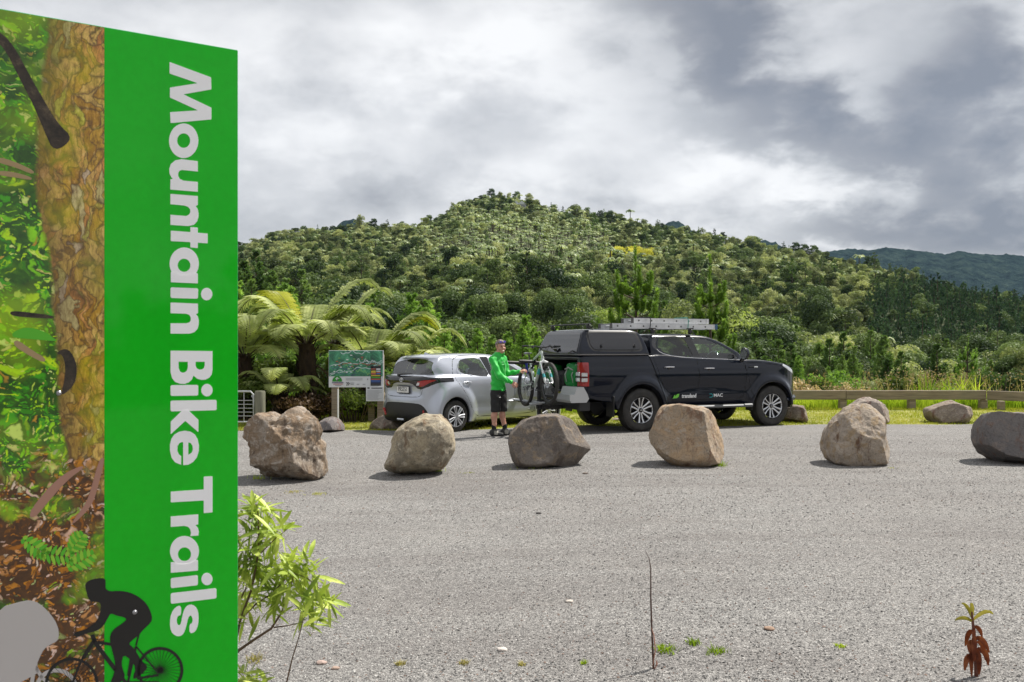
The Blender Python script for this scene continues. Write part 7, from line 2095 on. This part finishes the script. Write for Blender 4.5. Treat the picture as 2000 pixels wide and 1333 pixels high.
V, Fc, Mi = join([(v, f, 0) for v, f in parts]); mesh_obj('withered_leaf', V, Fc, leafmat('dock_leaf', [(.06, .014, .008), (.15, .04, .02), (.26, .09, .04)], trans=.25, nscale=20, rnd=0, gain=1.0), dk, mi=Mi)
parts = [strapleaf(curve3(a, m_, c, Yd, dy=d), w) for a, m_, c, d, w in [((1900, 1215), (1880, 1200), (1865, 1212), -.02, .009), ((1900, 1212), (1925, 1185), (1940, 1200), -.02, .009), ((1898, 1208), (1890, 1180), (1878, 1178), .02, .008), ((1899, 1205), (1898, 1180), (1896, 1178), 0, .009), ((1900, 1210), (1915, 1195), (1928, 1192), .02, .008)]]
V, Fc, Mi = join([(v, f, 0) for v, f in parts]); mesh_obj('curled_leaf', V, Fc, leafmat('dock_tip', [(.16, .14, .03), (.28, .24, .05), (.38, .32, .10)], trans=.4, nscale=20, rnd=0, gain=1.0), dk, mi=Mi)

def tuft(px, py, w, n, h_, lm, lab, seed, grp='weeds sprouting in the gravel'):
    r = np.random.default_rng(seed); gz0 = 0.0; Y = F * CAMH / (py - HZ); x = fx(px, Y); gz0 = ground_z(x); Y = F * (CAMH - gz0) / (py - HZ); x = fx(px, Y)
    pp = [(x + r.normal(0, w * .4), Y + r.normal(0, w * .4), gz0) for _ in range(n)]
    o = blades('weed_tuft', pp, h_, .0035, lm, None, r, 1.6); return tag(o, lab, 'weed', grp)
for i, (px, py, w, n, h_, lm, lab) in enumerate([(1300, 1272, .07, 90, .03, L_TALL, 'low green weed tuft beside the foot of the dry stalk'), (1356, 1258, .05, 60, .03, L_TALL, 'small green weed tuft, topmost of the three right of the dry stalk'), (1400, 1275, .08, 60, .03, L_TALL, 'widest green weed tuft, right of the dry stalk'),
        (1642, 1264, .03, 30, .02, L_TALL, 'tiny weed between the widest tuft and the dock plant'), (905, 1297, .03, 50, .02, L_STRAW, 'yellow moss-like weed at the bottom centre'), (783, 1299, .03, 40, .02, L_STRAW, 'small yellow weed left of the bottom centre'), (498, 1290, .06, 50, .03, L_STRAW, 'straw coloured tuft under the sapling'),
        (1020, 1300, .02, 25, .02, L_STRAW, 'pale weed speck right of the bottom centre'), (1140, 1298, .02, 25, .02, L_TALL, 'tiny green weed left of the dry stalk'), (572, 962, .12, 60, .02, L_STRAW, 'yellow brown patch in front of the largest boulder'), (622, 966, .12, 60, .02, L_LAWN, 'green patch right of the yellow brown one'),
        (562, 918, .25, 60, .08, L_TALL, 'thin grass at the foot of the largest boulder'), (505, 936, .15, 40, .06, L_TALL, 'thin grass under the largest boulder\'s left corner'), (853, 921, .08, 50, .07, L_TALL, 'grass blades at the right foot of the rounded tan boulder'), (803, 924, .05, 14, .10, L_STRAW, 'few dry blades before the rounded tan boulder'),
        (1404, 911, .10, 50, .08, L_TALL, 'yellow green blades at the right foot of the orange brown boulder'), (1040, 914, .3, 60, .03, L_TALL, 'thin weeds along the foot of the dark grey boulder'), (915, 925, .12, 20, .02, L_LAWN, 'faint green patch between the tan and dark grey boulders'), (1742, 915, .1, 12, .02, L_LAWN, 'few specks of grass right of the craggy boulder')]):
    tuft(px, py, w, n, h_, lm, lab, 40 + i)
# loose stones lying on the surface
rng = np.random.default_rng(77); V, Fc, Mi = [], [], []
oct_ = np.array([(1, 0, 0), (-1, 0, 0), (0, 1, 0), (0, -1, 0), (0, 0, 1), (0, 0, -1)], float); of = [(0, 2, 4), (2, 1, 4), (1, 3, 4), (3, 0, 4), (2, 0, 5), (1, 2, 5), (3, 1, 5), (0, 3, 5)]
VV, FF, MM = [], [], []
n_ = 90000
yy = 3.6 + 12 * rng.random(n_) ** 1.7; xx = rng.uniform(-.62, .62, n_) * yy
s_ = .003 + .0048 * rng.random(n_) ** 2; s_ *= 1 + (yy > 8) * .25
keep = ~((np.abs(xx + 1.3) < .8) & (yy < 3.2)); 
rot_ = rng.uniform(0, 6.28, n_); M3 = rng.uniform(.55, 1.25, (n_, 3)); M3[:, 2] *= .6
jit_ = rng.normal(0, .22, (n_, 6, 3))
B = (oct_[None] + jit_) * M3[:, None, :] * s_[:, None, None]
c_, s2 = np.cos(rot_)[:, None], np.sin(rot_)[:, None]
Bx = B[:, :, 0] * c_ - B[:, :, 1] * s2; By = B[:, :, 0] * s2 + B[:, :, 1] * c_
gzv = np.array([ground_z(a) for a in xx])
Vp = np.stack([Bx + xx[:, None], By + yy[:, None], B[:, :, 2] + (gzv + s_ * .25)[:, None]], 2).reshape(-1, 3)
Fp = (np.arange(n_)[:, None, None] * 6 + np.array(of)[None]).reshape(-1, 3)
mi_ = np.repeat(rng.choice(5, n_, p=[.26, .28, .24, .15, .07]), 8)
o = mesh_obj('gravel_chips', Vp, Fp, [mat('chip_a', (.085, .083, .083), .8), mat('chip_b', (.18, .175, .17), .8), mat('chip_c', (.30, .29, .275), .8), mat('chip_d', (.46, .45, .43), .8), mat('chip_e', (.22, .15, .12), .8)], None, smooth=False, mi=mi_)
tag(o, 'loose grey chips scattered over the gravel', kind='stuff')
for i, (px, py, s, c, lab) in enumerate([(1503, 1230, .022, (.30, .20, .14), 'flat tan stone on the gravel, left of the dock plant'), (981, 1258, .020, (.55, .50, .46), 'pale stone chip near the bottom centre'), (628, 1272, .020, (.40, .30, .26), 'pinkish stone right of the sapling'), (655, 1283, .016, (.36, .26, .21), 'small brown stone right of the pinkish one'),
                                          (1052, 999, .02, (.04, .035, .035), 'small dark stone on the open gravel'), (1143, 925, .025, (.15, .12, .10), 'brown stone right of the dark grey boulder'), (1112, 1170, .018, (.50, .45, .40), 'whitish stone in the middle of the open gravel')]):
    Y = F * CAMH / (py - HZ); import bmesh as _bm; bm = _bm.new(); _bm.ops.create_icosphere(bm, subdivisions=2, radius=1)
    for v in bm.verts: n = 1 + .25 * mnoise.noise(v.co * 1.3 + Vector((i * 3, 0, 0))); v.co = Vector((v.co.x * s * 1.4 * n, v.co.y * s * n, v.co.z * s * .5 * n))
    me = bpy.data.meshes.new('stone'); bm.to_mesh(me); bm.free(); me.materials.append(mat('stone_%d' % i, c, .8)); o = bpy.data.objects.new('stone', me); COL.objects.link(o); o.location = (fx(px, Y), Y, ground_z(fx(px, Y)) + s * .3); tag(o, lab, 'stone')

# ------------------------------------------------------------------ trees on the near side of the yard, behind the camera
rng = np.random.default_rng(9); pts, idx, rot, scl = [], [], [], []
for k in range(420):
    a = rng.uniform(-1.9, 1.9); r = rng.uniform(55, 85); x, y = math.sin(a) * r, -math.cos(a) * r - 5
    pts.append((x, y, -7 + rng.uniform(-1, 1))); idx.append(int(rng.choice(S_B + S_D + S_C + S_P))); rot.append(rng.uniform(0, 6)); scl.append(rng.uniform(1.3, 1.9))
instancer('woodland', pts, idx, rot, scl, 'trees across the road on the near side of the yard')
# ------------------------------------------------------------------ the man fastening the strap
class Field:
    def __init__(s, lo, hi, h):
        s.h = h; s.lo = np.array(lo, float); s.ax = [np.arange(lo[k], hi[k], h) for k in range(3)]
        s.F = np.full([len(a) for a in s.ax], .06, np.float32)
    def _sub(s, lo, hi):
        i0 = [max(0, int((lo[k] - s.lo[k]) / s.h)) for k in range(3)]; i1 = [min(len(s.ax[k]), int((hi[k] - s.lo[k]) / s.h) + 2) for k in range(3)]
        if any(b <= a for a, b in zip(i0, i1)): return None
        sl = tuple(slice(a, b) for a, b in zip(i0, i1))
        X, Y, Z = np.meshgrid(*[s.ax[k][sl[k]] for k in range(3)], indexing='ij', sparse=True)
        return sl, X, Y, Z
    def cone(s, a, b, ra, rb, k=.02, sub=False, sq=None):
        a, b = np.array(a, float), np.array(b, float); m = max(ra, rb) + .06 + k
        r = s._sub(np.minimum(a, b) - m, np.maximum(a, b) + m)
        if r is None: return s
        sl, X, Y, Z = r; d = b - a; L2 = d @ d + 1e-12
        px_, py_, pz_ = X - a[0], Y - a[1], Z - a[2]
        t = np.clip((px_ * d[0] + py_ * d[1] + pz_ * d[2]) / L2, 0, 1)
        dist = np.sqrt((px_ - t * d[0]) ** 2 + (py_ - t * d[1]) ** 2 + (pz_ - t * d[2]) ** 2) - (ra + (rb - ra) * t)
        s.F[sl] = smax(s.F[sl], -dist, k) if sub else smin(s.F[sl], dist, k)
        return s
    def chain(s, pts, rads, k=.02):
        for i in range(len(pts) - 1): s.cone(pts[i], pts[i + 1], rads[i], rads[i + 1], k)
        return s
    def ell(s, c, r, k=.02, rot=None, sub=False):
        c, r = np.array(c, float), np.array(r, float); m = r.max() + .06 + k
        q = s._sub(c - m, c + m)
        if q is None: return s
        sl, X, Y, Z = q; P = [X - c[0], Y - c[1], Z - c[2]]
        if rot is not None:
            Rm = np.array(rot); P = [sum(Rm[j][i] * P[j] for j in range(3)) for i in range(3)]
        kk = np.sqrt((P[0] / r[0]) ** 2 + (P[1] / r[1]) ** 2 + (P[2] / r[2]) ** 2)
        k2 = np.sqrt((P[0] / r[0] ** 2) ** 2 + (P[1] / r[1] ** 2) ** 2 + (P[2] / r[2] ** 2) ** 2) + 1e-9
        dist = kk * (kk - 1) / k2
        s.F[sl] = smax(s.F[sl], -dist, k) if sub else smin(s.F[sl], dist, k)
        return s
    def shell(s): return Shell(s.F, s.lo, s.h)


def build_person(loc):
    me = empty('person', loc, 0, 'smiling man in a green long-sleeved top and black shorts holding the bike\'s strap', 'person')
    f = Vector((math.cos(R(-31)), math.sin(R(-31)), 0)); r_ = Vector((f.y, -f.x, 0))                 # torso: facing, his right
    hf = Vector((math.cos(R(-60)), math.sin(R(-60)), 0)); hr = Vector((hf.y, -hf.x, 0)); Zv = Vector((0, 0, 1))
    C = Vector((0, 0, 0))
    Pf = lambda a, b, z: C + f * a + r_ * b + Zv * z
    Hc = Vector((.045, -.01, 1.575)); Hf = lambda a, b, z: Hc + hf * a + hr * b + Zv * z
    rsh, lsh = Pf(-.01, .170, 1.35), Pf(.0, -.170, 1.36)
    rel, lel = Vector((.02, -.275, 1.075)), Vector((.16, .10, 1.10))
    rwr, lwr = Vector((.235, -.235, .955)), Vector((.375, .045, 1.135))
    rhp, lhp = Pf(0, .085, .90), Pf(0, -.085, .90)
    rkn, lkn = Vector((-.045, -.10, .475)), Vector((.075, .055, .475))
    ran, lan = Vector((-.075, -.10, .085)), Vector((.115, .045, .085))
    # body: head, neck, arms, hands, legs as one surface
    B = Field((-.34, -.40, 0.0), (.56, .34, 1.76), .0065)
    B.ell(Hf(-.015, 0, .035), (.078, .078, .090), .02); B.ell(Hf(.02, 0, -.045), (.062, .060, .078), .03); B.ell(Hf(.045, 0, -.085), (.034, .036, .028), .03)
    B.cone(Hf(.078, 0, .012), Hf(.100, 0, -.022), .010, .016, .012); B.cone(Hf(.075, .03, .028), Hf(.075, -.03, .028), .016, .016, .015)
    for s in (-1, 1):
        B.ell(Hf(.086, s * .031, .008), (.014, .014, .010), .008, sub=True); B.ell(Hf(.058, s * .048, -.028), (.02, .02, .024), .02)
        B.cone(Hf(-.012, s * .078, .020), Hf(-.008, s * .078, -.020), .016, .010, .008)
    B.cone(Hf(.084, .018, -.062), Hf(.084, -.018, -.062), .004, .004, .006, sub=True); B.cone(Hf(.082, .016, -.070), Hf(.082, -.016, -.070), .008, .008, .008)
    B.chain([Hf(-.02, 0, -.05), Pf(-.005, 0, 1.43), Pf(-.01, 0, 1.34)], [.056, .056, .08], .03)
    B.chain([Pf(0, 0, 1.33), Pf(0, 0, 1.15), Pf(0, 0, .95)], [.09, .085, .085], .04)
    for sh, el, wr in ((rsh, rel, rwr), (lsh, lel, lwr)): B.chain([Pf(0, 0, 1.36), sh, el, wr], [.06, .050, .038, .026], .03)
    for hp, kn, an in ((rhp, rkn, ran), (lhp, lkn, lan)):
        B.chain([Pf(0, 0, .93), hp.lerp(Pf(0, 0, .88), .3), kn], [.06, .062, .055], .03); ca = kn.lerp(an, .32) - f * .022
        B.chain([kn, ca, kn.lerp(an, .7), an], [.052, .056, .038, .034], .02)
    def hand(w, pd, up, curl, flip):
        pd, up = pd.normalized(), up.normalized(); sd_ = pd.cross(up).normalized()
        pc = w + pd * .045
        for q in (-.026, -.009, .009, .026): B.cone(w + sd_ * q * .6, w + pd * .085 + sd_ * q * 1.15, .016, .0125, .010)
        for i, (q, L) in enumerate(((-.031, .066), (-.0105, .076), (.0105, .072), (.031, .056))):
            a = w + pd * .088 + sd_ * q * 1.1; b1 = a + (pd * math.cos(curl) - up * math.sin(curl)) * L * .45
            c1 = b1 + (pd * math.cos(curl * 2.2) - up * math.sin(curl * 2.2)) * L * .33; d1 = c1 + (pd * math.cos(curl * 3.1) - up * math.sin(curl * 3.1)) * L * .26
            B.chain([a, b1, c1, d1], [.0098, .0092, .0085, .0075], .003)
        t0 = w + pd * .03 + sd_ * flip * .028; t1 = t0 + pd * .03 + sd_ * flip * .028 - up * .015; t2 = t1 + pd * .028 - up * .016; B.chain([t0, t1, t2], [.014, .0105, .0085], .006)
    hand(rwr, (rwr - rel) + Vector((.05, 0, -.02)), Vector((-.1, -.8, .6)), .75, 1)
    hand(lwr, (lwr - lel) + Vector((0, 0, .03)), Vector((-.2, -.4, .9)), .45, 1)
    sk = NT('skin', col=(.50, .27, .19), rough=.5); sk.b.inputs['Subsurface Weight'].default_value = .08
    sk.col(sk.ramp(sk.noise(14, 4), [(.3, (.42, .20, .14)), (.7, (.56, .32, .23))]))
    S = B.shell(); S.part(S.T, 'body', sk.mat, me)
    # clothing
    T = Field((-.34, -.42, .72), (.48, .34, 1.52), .008)
    T.chain([Pf(0, 0, 1.30), Pf(.005, 0, 1.12), Pf(.0, 0, .98), Pf(0, 0, .80)], [.115, .108, .112, .124], .05)
    T.ell(Pf(.01, 0, 1.26), (.115, .12, .17), .04); T.ell(Pf(.03, 0, 1.02), (.112, .115, .13), .05)
    for s in (-1, 1): T.chain([Pf(0, s * .05, 1.33), Pf(0, s * .082, 1.14), Pf(.0, s * .062, .80)], [.088, .076, .092], .04)
    T.chain([Pf(-.01, .10, 1.385), Pf(-.005, 0, 1.44), Pf(0, -.10, 1.39)], [.062, .064, .062], .03); T.cone(Pf(.0, 0, 1.42), Hf(-.005, 0, -.10), .078, .071, .02); T.chain([rsh, Pf(-.005, .05, 1.405), Pf(-.005, -.05, 1.405), lsh], [.06, .058, .058, .06], .04)
    for sh, el, wr in ((rsh, rel, rwr), (lsh, lel, lwr)):
        T.chain([Pf(0, 0, 1.30).lerp(sh, .6), sh, sh.lerp(el, .5), el, el.lerp(wr, .5), el.lerp(wr, .97)], [.075, .066, .058, .052, .045, .036], .025)
    X, Y, Zz = np.meshgrid(*T.ax, indexing='ij', sparse=True)
    T.F += (.007 * np.sin(Zz * 62 + 9 * np.sin(X * 9 + Y * 7)) * np.clip((1.25 - Zz) * 3, 0, 1) + .004 * np.sin(Zz * 34 + X * 55 + Y * 20)).astype(np.float32)
    T.F = np.maximum(T.F, (.785 + .012 * np.sin(X * 14) - Zz).astype(np.float32))
    T.F = np.maximum(T.F, -(np.sqrt((X - Hc.x + .01) ** 2 + (Y - Hc.y) ** 2 + 0 * Zz) - .058 + 9 * (Zz < 1.45)).astype(np.float32) * -1 if False else T.F)
    T.F = np.maximum(T.F, (Zz - 1.487 - .25 * ((X * hf.x + Y * hf.y) * -1 + .03) * .2).astype(np.float32))
    gt = NT('green_top', rough=.55); gt.b.inputs['Sheen Weight'].default_value = .2
    gt.col(gt.ramp(gt.noise(6, 3), [(.3, (.0, .42, .035)), (.7, (.01, .52, .05))]))
    S = T.shell(); to = S.part(S.T, 'green_top', gt.mat, me)
    zz = MB(); zz.tube([Pf(.085, 0, 1.46), Pf(.118, 0, 1.40), Pf(.133, 0, 1.25), Pf(.138, 0, 1.08), Pf(.128, 0, .82)], .004, 5); zz.build('zip', mat('zip_green', (.0, .20, .02), .4), to)
    b = MB()
    b.box(Pf(.132, .06, 1.31), (.004, .09, .012), Matrix.Rotation(R(-31), 3, 'Z')); b.box(Pf(.134, .055, 1.27), (.004, .075, .02), Matrix.Rotation(R(-31), 3, 'Z'))
    b.build('chest_print', mat('print_pale_green', (.25, .75, .30), .5), to)
    Q = Field((-.30, -.36, .38), (.34, .34, .98), .008)
    Q.chain([Pf(0, 0, .93), Pf(-.01, 0, .84)], [.125, .128], .03)
    for s, hp, kn in ((1, rhp, rkn), (-1, lhp, lkn)): Q.cone(Pf(-.012, s * .045, .86), Pf(-.012, s * .045, .80), .104, .100, .03); Q.chain([hp.lerp(Pf(0, 0, .9), .2) - Zv * .06, hp.lerp(kn, .5), kn.lerp(hp, .05) - Zv * .03], [.104, .092, .086], .012)
    X, Y, Zz = np.meshgrid(*Q.ax, indexing='ij', sparse=True)
    Q.F += (.004 * np.sin(Zz * 40 + 30 * X + 22 * Y)).astype(np.float32); Q.F = np.maximum(Q.F, (.425 - Zz + 0 * X).astype(np.float32)); Q.F = np.maximum(Q.F, (Zz - .815 + 0 * X).astype(np.float32))
    S = Q.shell(); so_ = S.part(S.T, 'shorts', mat('short_cloth', (.012, .012, .013), .8), me)
    b = MB(); b.box(Pf(.11, .12, .69), (.006, .05, .008), Matrix.Rotation(R(-31), 3, 'Z')); b.build('shorts_tag', M_WHITE, so_)
    sdn = Vector((.80, -.45, 0)).normalized()
    for an, d in ((ran, Vector((.93, -.30, 0)).normalized()), (lan, Vector((.90, -.42, 0)).normalized())):
        K = Field((an.x - .2, an.y - .28, -.02), (an.x + .30, an.y + .2, .24), .006)
        K.chain([an + Zv * .09, an], [.043, .042], .01); S = K.shell()
        S.take(lambda V, N: .045 - V[:, 2], 'sock', mat('sock_black', (.012, .012, .012), .9), me)
        K = Field((an.x - .2, an.y - .28, -.02), (an.x + .32, an.y + .2, .24), .006); sd2 = Vector((-d.y, d.x, 0))
        K.cone(an - d * .035 - Zv * .045, an + d * .06 - Zv * .045, .040, .042, .02); K.cone(an + d * .06 - Zv * .045, an + d * .155 - Zv * .055, .042, .032, .02); K.cone(an + Zv * .02, an - Zv * .02, .046, .048, .02)
        K.cone(an - d * .045 - Zv * .01, an + d * .02 - Zv * .0, .036, .042, .02)
        X, Y, Zz = np.meshgrid(*K.ax, indexing='ij', sparse=True)
        K.F = np.maximum(K.F, (.004 - Zz + 0 * X).astype(np.float32)); K.F = np.maximum(K.F, (Zz - .118 + 0 * X).astype(np.float32)); S = K.shell()
        shoe = empty('shoe'); shoe.parent = me
        S.take(lambda V, N: V[:, 2] - .028, 'sole', mat('shoe_sole', (.03, .03, .03), .8), shoe)
        toe = lambda V, N, an=an, d=d: np.minimum(np.abs((V[:, 0] - an.x) * d.x + (V[:, 1] - an.y) * d.y - .055) - .035, .0 * V[:, 0] + 1) + 3 * (V[:, 2] > .1)
        S.take(toe, 'shoe_panel', mat('shoe_grey', (.30, .29, .25), .7), shoe)
        S.part(S.T, 'upper', mat('shoe_black', (.035, .035, .033), .7), shoe)
    # hair, glasses, face
    Hh = Field((Hc.x - .16, Hc.y - .16, 1.42), (Hc.x + .16, Hc.y + .16, 1.74), .005)
    Hh.ell(Hf(-.022, 0, .045), (.088, .086, .092), .01); Hh.ell(Hf(.025, .02, .098), (.055, .06, .028), .02)
    X, Y, Zz = np.meshgrid(*Hh.ax, indexing='ij', sparse=True)
    A_ = (X - Hc.x) * hf.x + (Y - Hc.y) * hf.y; Bq = (X - Hc.x) * hr.x + (Y - Hc.y) * hr.y; Zr = Zz - Hc.z
    Hh.F += (.004 * np.sin(Bq * 260 + A_ * 60) * np.sin(Zr * 90 + Bq * 60)).astype(np.float32)
    cutf = np.maximum(A_ - .052 + 0 * Zr, .060 - Zr)            # open the face below the fringe
    face = np.minimum(-(A_ - .02), (Zr - .058)); Hh.F = np.maximum(Hh.F, -np.maximum(face * 0 + (.02 - A_) , (Zr - .056 - .15 * (A_ - .06))).astype(np.float32) * 1.0)
    Hh.F = np.maximum(Hh.F, (-.045 - .35 * A_ * 0 - Zr + .0 * A_ - .03 * (A_ < -.03)).astype(np.float32))
    S = Hh.shell(); ht = NT('hair', rough=.6); ht.col(ht.ramp(ht.noise(60, 4), [(.3, (.10, .075, .055)), (.7, (.30, .25, .20))])); S.part(S.T, 'hair', ht.mat, me)
    b = MB()
    for s in (-1, 1):
        q = [Hf(.050 + .018 * math.cos(a) * 0 + .024 * (1 - abs(math.cos(a)) * .3), s * .034 + .030 * math.cos(a), .092 + .019 * math.sin(a)) for a in np.linspace(0, 6.283, 15)[:-1]]
        nn = len(b.v); ctr = Hf(.092, s * .034, .097); b.add([ctr] + q, [(0, i + 1, (i + 1) % 14 + 1) for i in range(14)], 0); b.tube(q + [q[0]], .003, 5, 1)
        b.tube([Hf(.062, s * .062, .095), Hf(.02, s * .086, .085), Hf(-.06, s * .084, .06)], .0035, 5, 1)
    b.tube([Hf(.085, .012, .095), Hf(.085, -.012, .095)], .0035, 5, 1)
    b.build('sunglasses', [mat('purple_lens', (.09, .03, .55), .08, .6, coat=1), mat('glasses_frame', (.35, .33, .6), .3)], me)
    b = MB()
    for s in (-1, 1): b.lathe([(0, -.001), (.0095, 0), (.0095, .002)], 10, 0, axis='Z', c=(0, 0, 0)) if False else b.tube([Hf(.0785, s * .031 - .010, .008), Hf(.081, s * .031, .009), Hf(.0785, s * .031 + .010, .008)], [.003, .0055, .003], 6)
    b.build('eye', mat('eye_dark', (.03, .02, .015), .2), me)
    b = MB()
    for s in (-1, 1): b.tube([Hf(.080, s * .048, .029), Hf(.090, s * .030, .034), Hf(.092, s * .014, .030)], [.002, .0045, .003], 6)
    b.build('eyebrow', mat('brow_brown', (.14, .09, .06), .7), me)
    b = MB(); b.tube([Hf(.077, .026, -.058), Hf(.090, .012, -.066), Hf(.0925, 0, -.068), Hf(.090, -.012, -.066), Hf(.077, -.026, -.058)], [.002, .0042, .005, .0042, .002], 6, flat=.8); b.build('teeth', mat('teeth_white', (.7, .66, .6), .3), me)
    # loose end of the blue strap hanging from his hand
    b = MB(); h0 = rwr + (rwr - rel).normalized() * .085; b.tube([h0 + Vector((.01, -.01, .02)), h0 + Vector((-.01, -.01, -.05)), h0 + Vector((-.02, -.01, -.13)), h0 + Vector((-.012, -.01, -.20))], [.008, .012, .012, .010], 6, flat=.3)
    o = b.build('strap_end', mat('strap_navy', (.01, .02, .10), .7), None); o.location = loc
    tag(o, 'loose dark blue strap end hanging from the man\'s lower hand', 'strap')
    return me
build_person((-.245, 15.95, ground_z(-.245)))
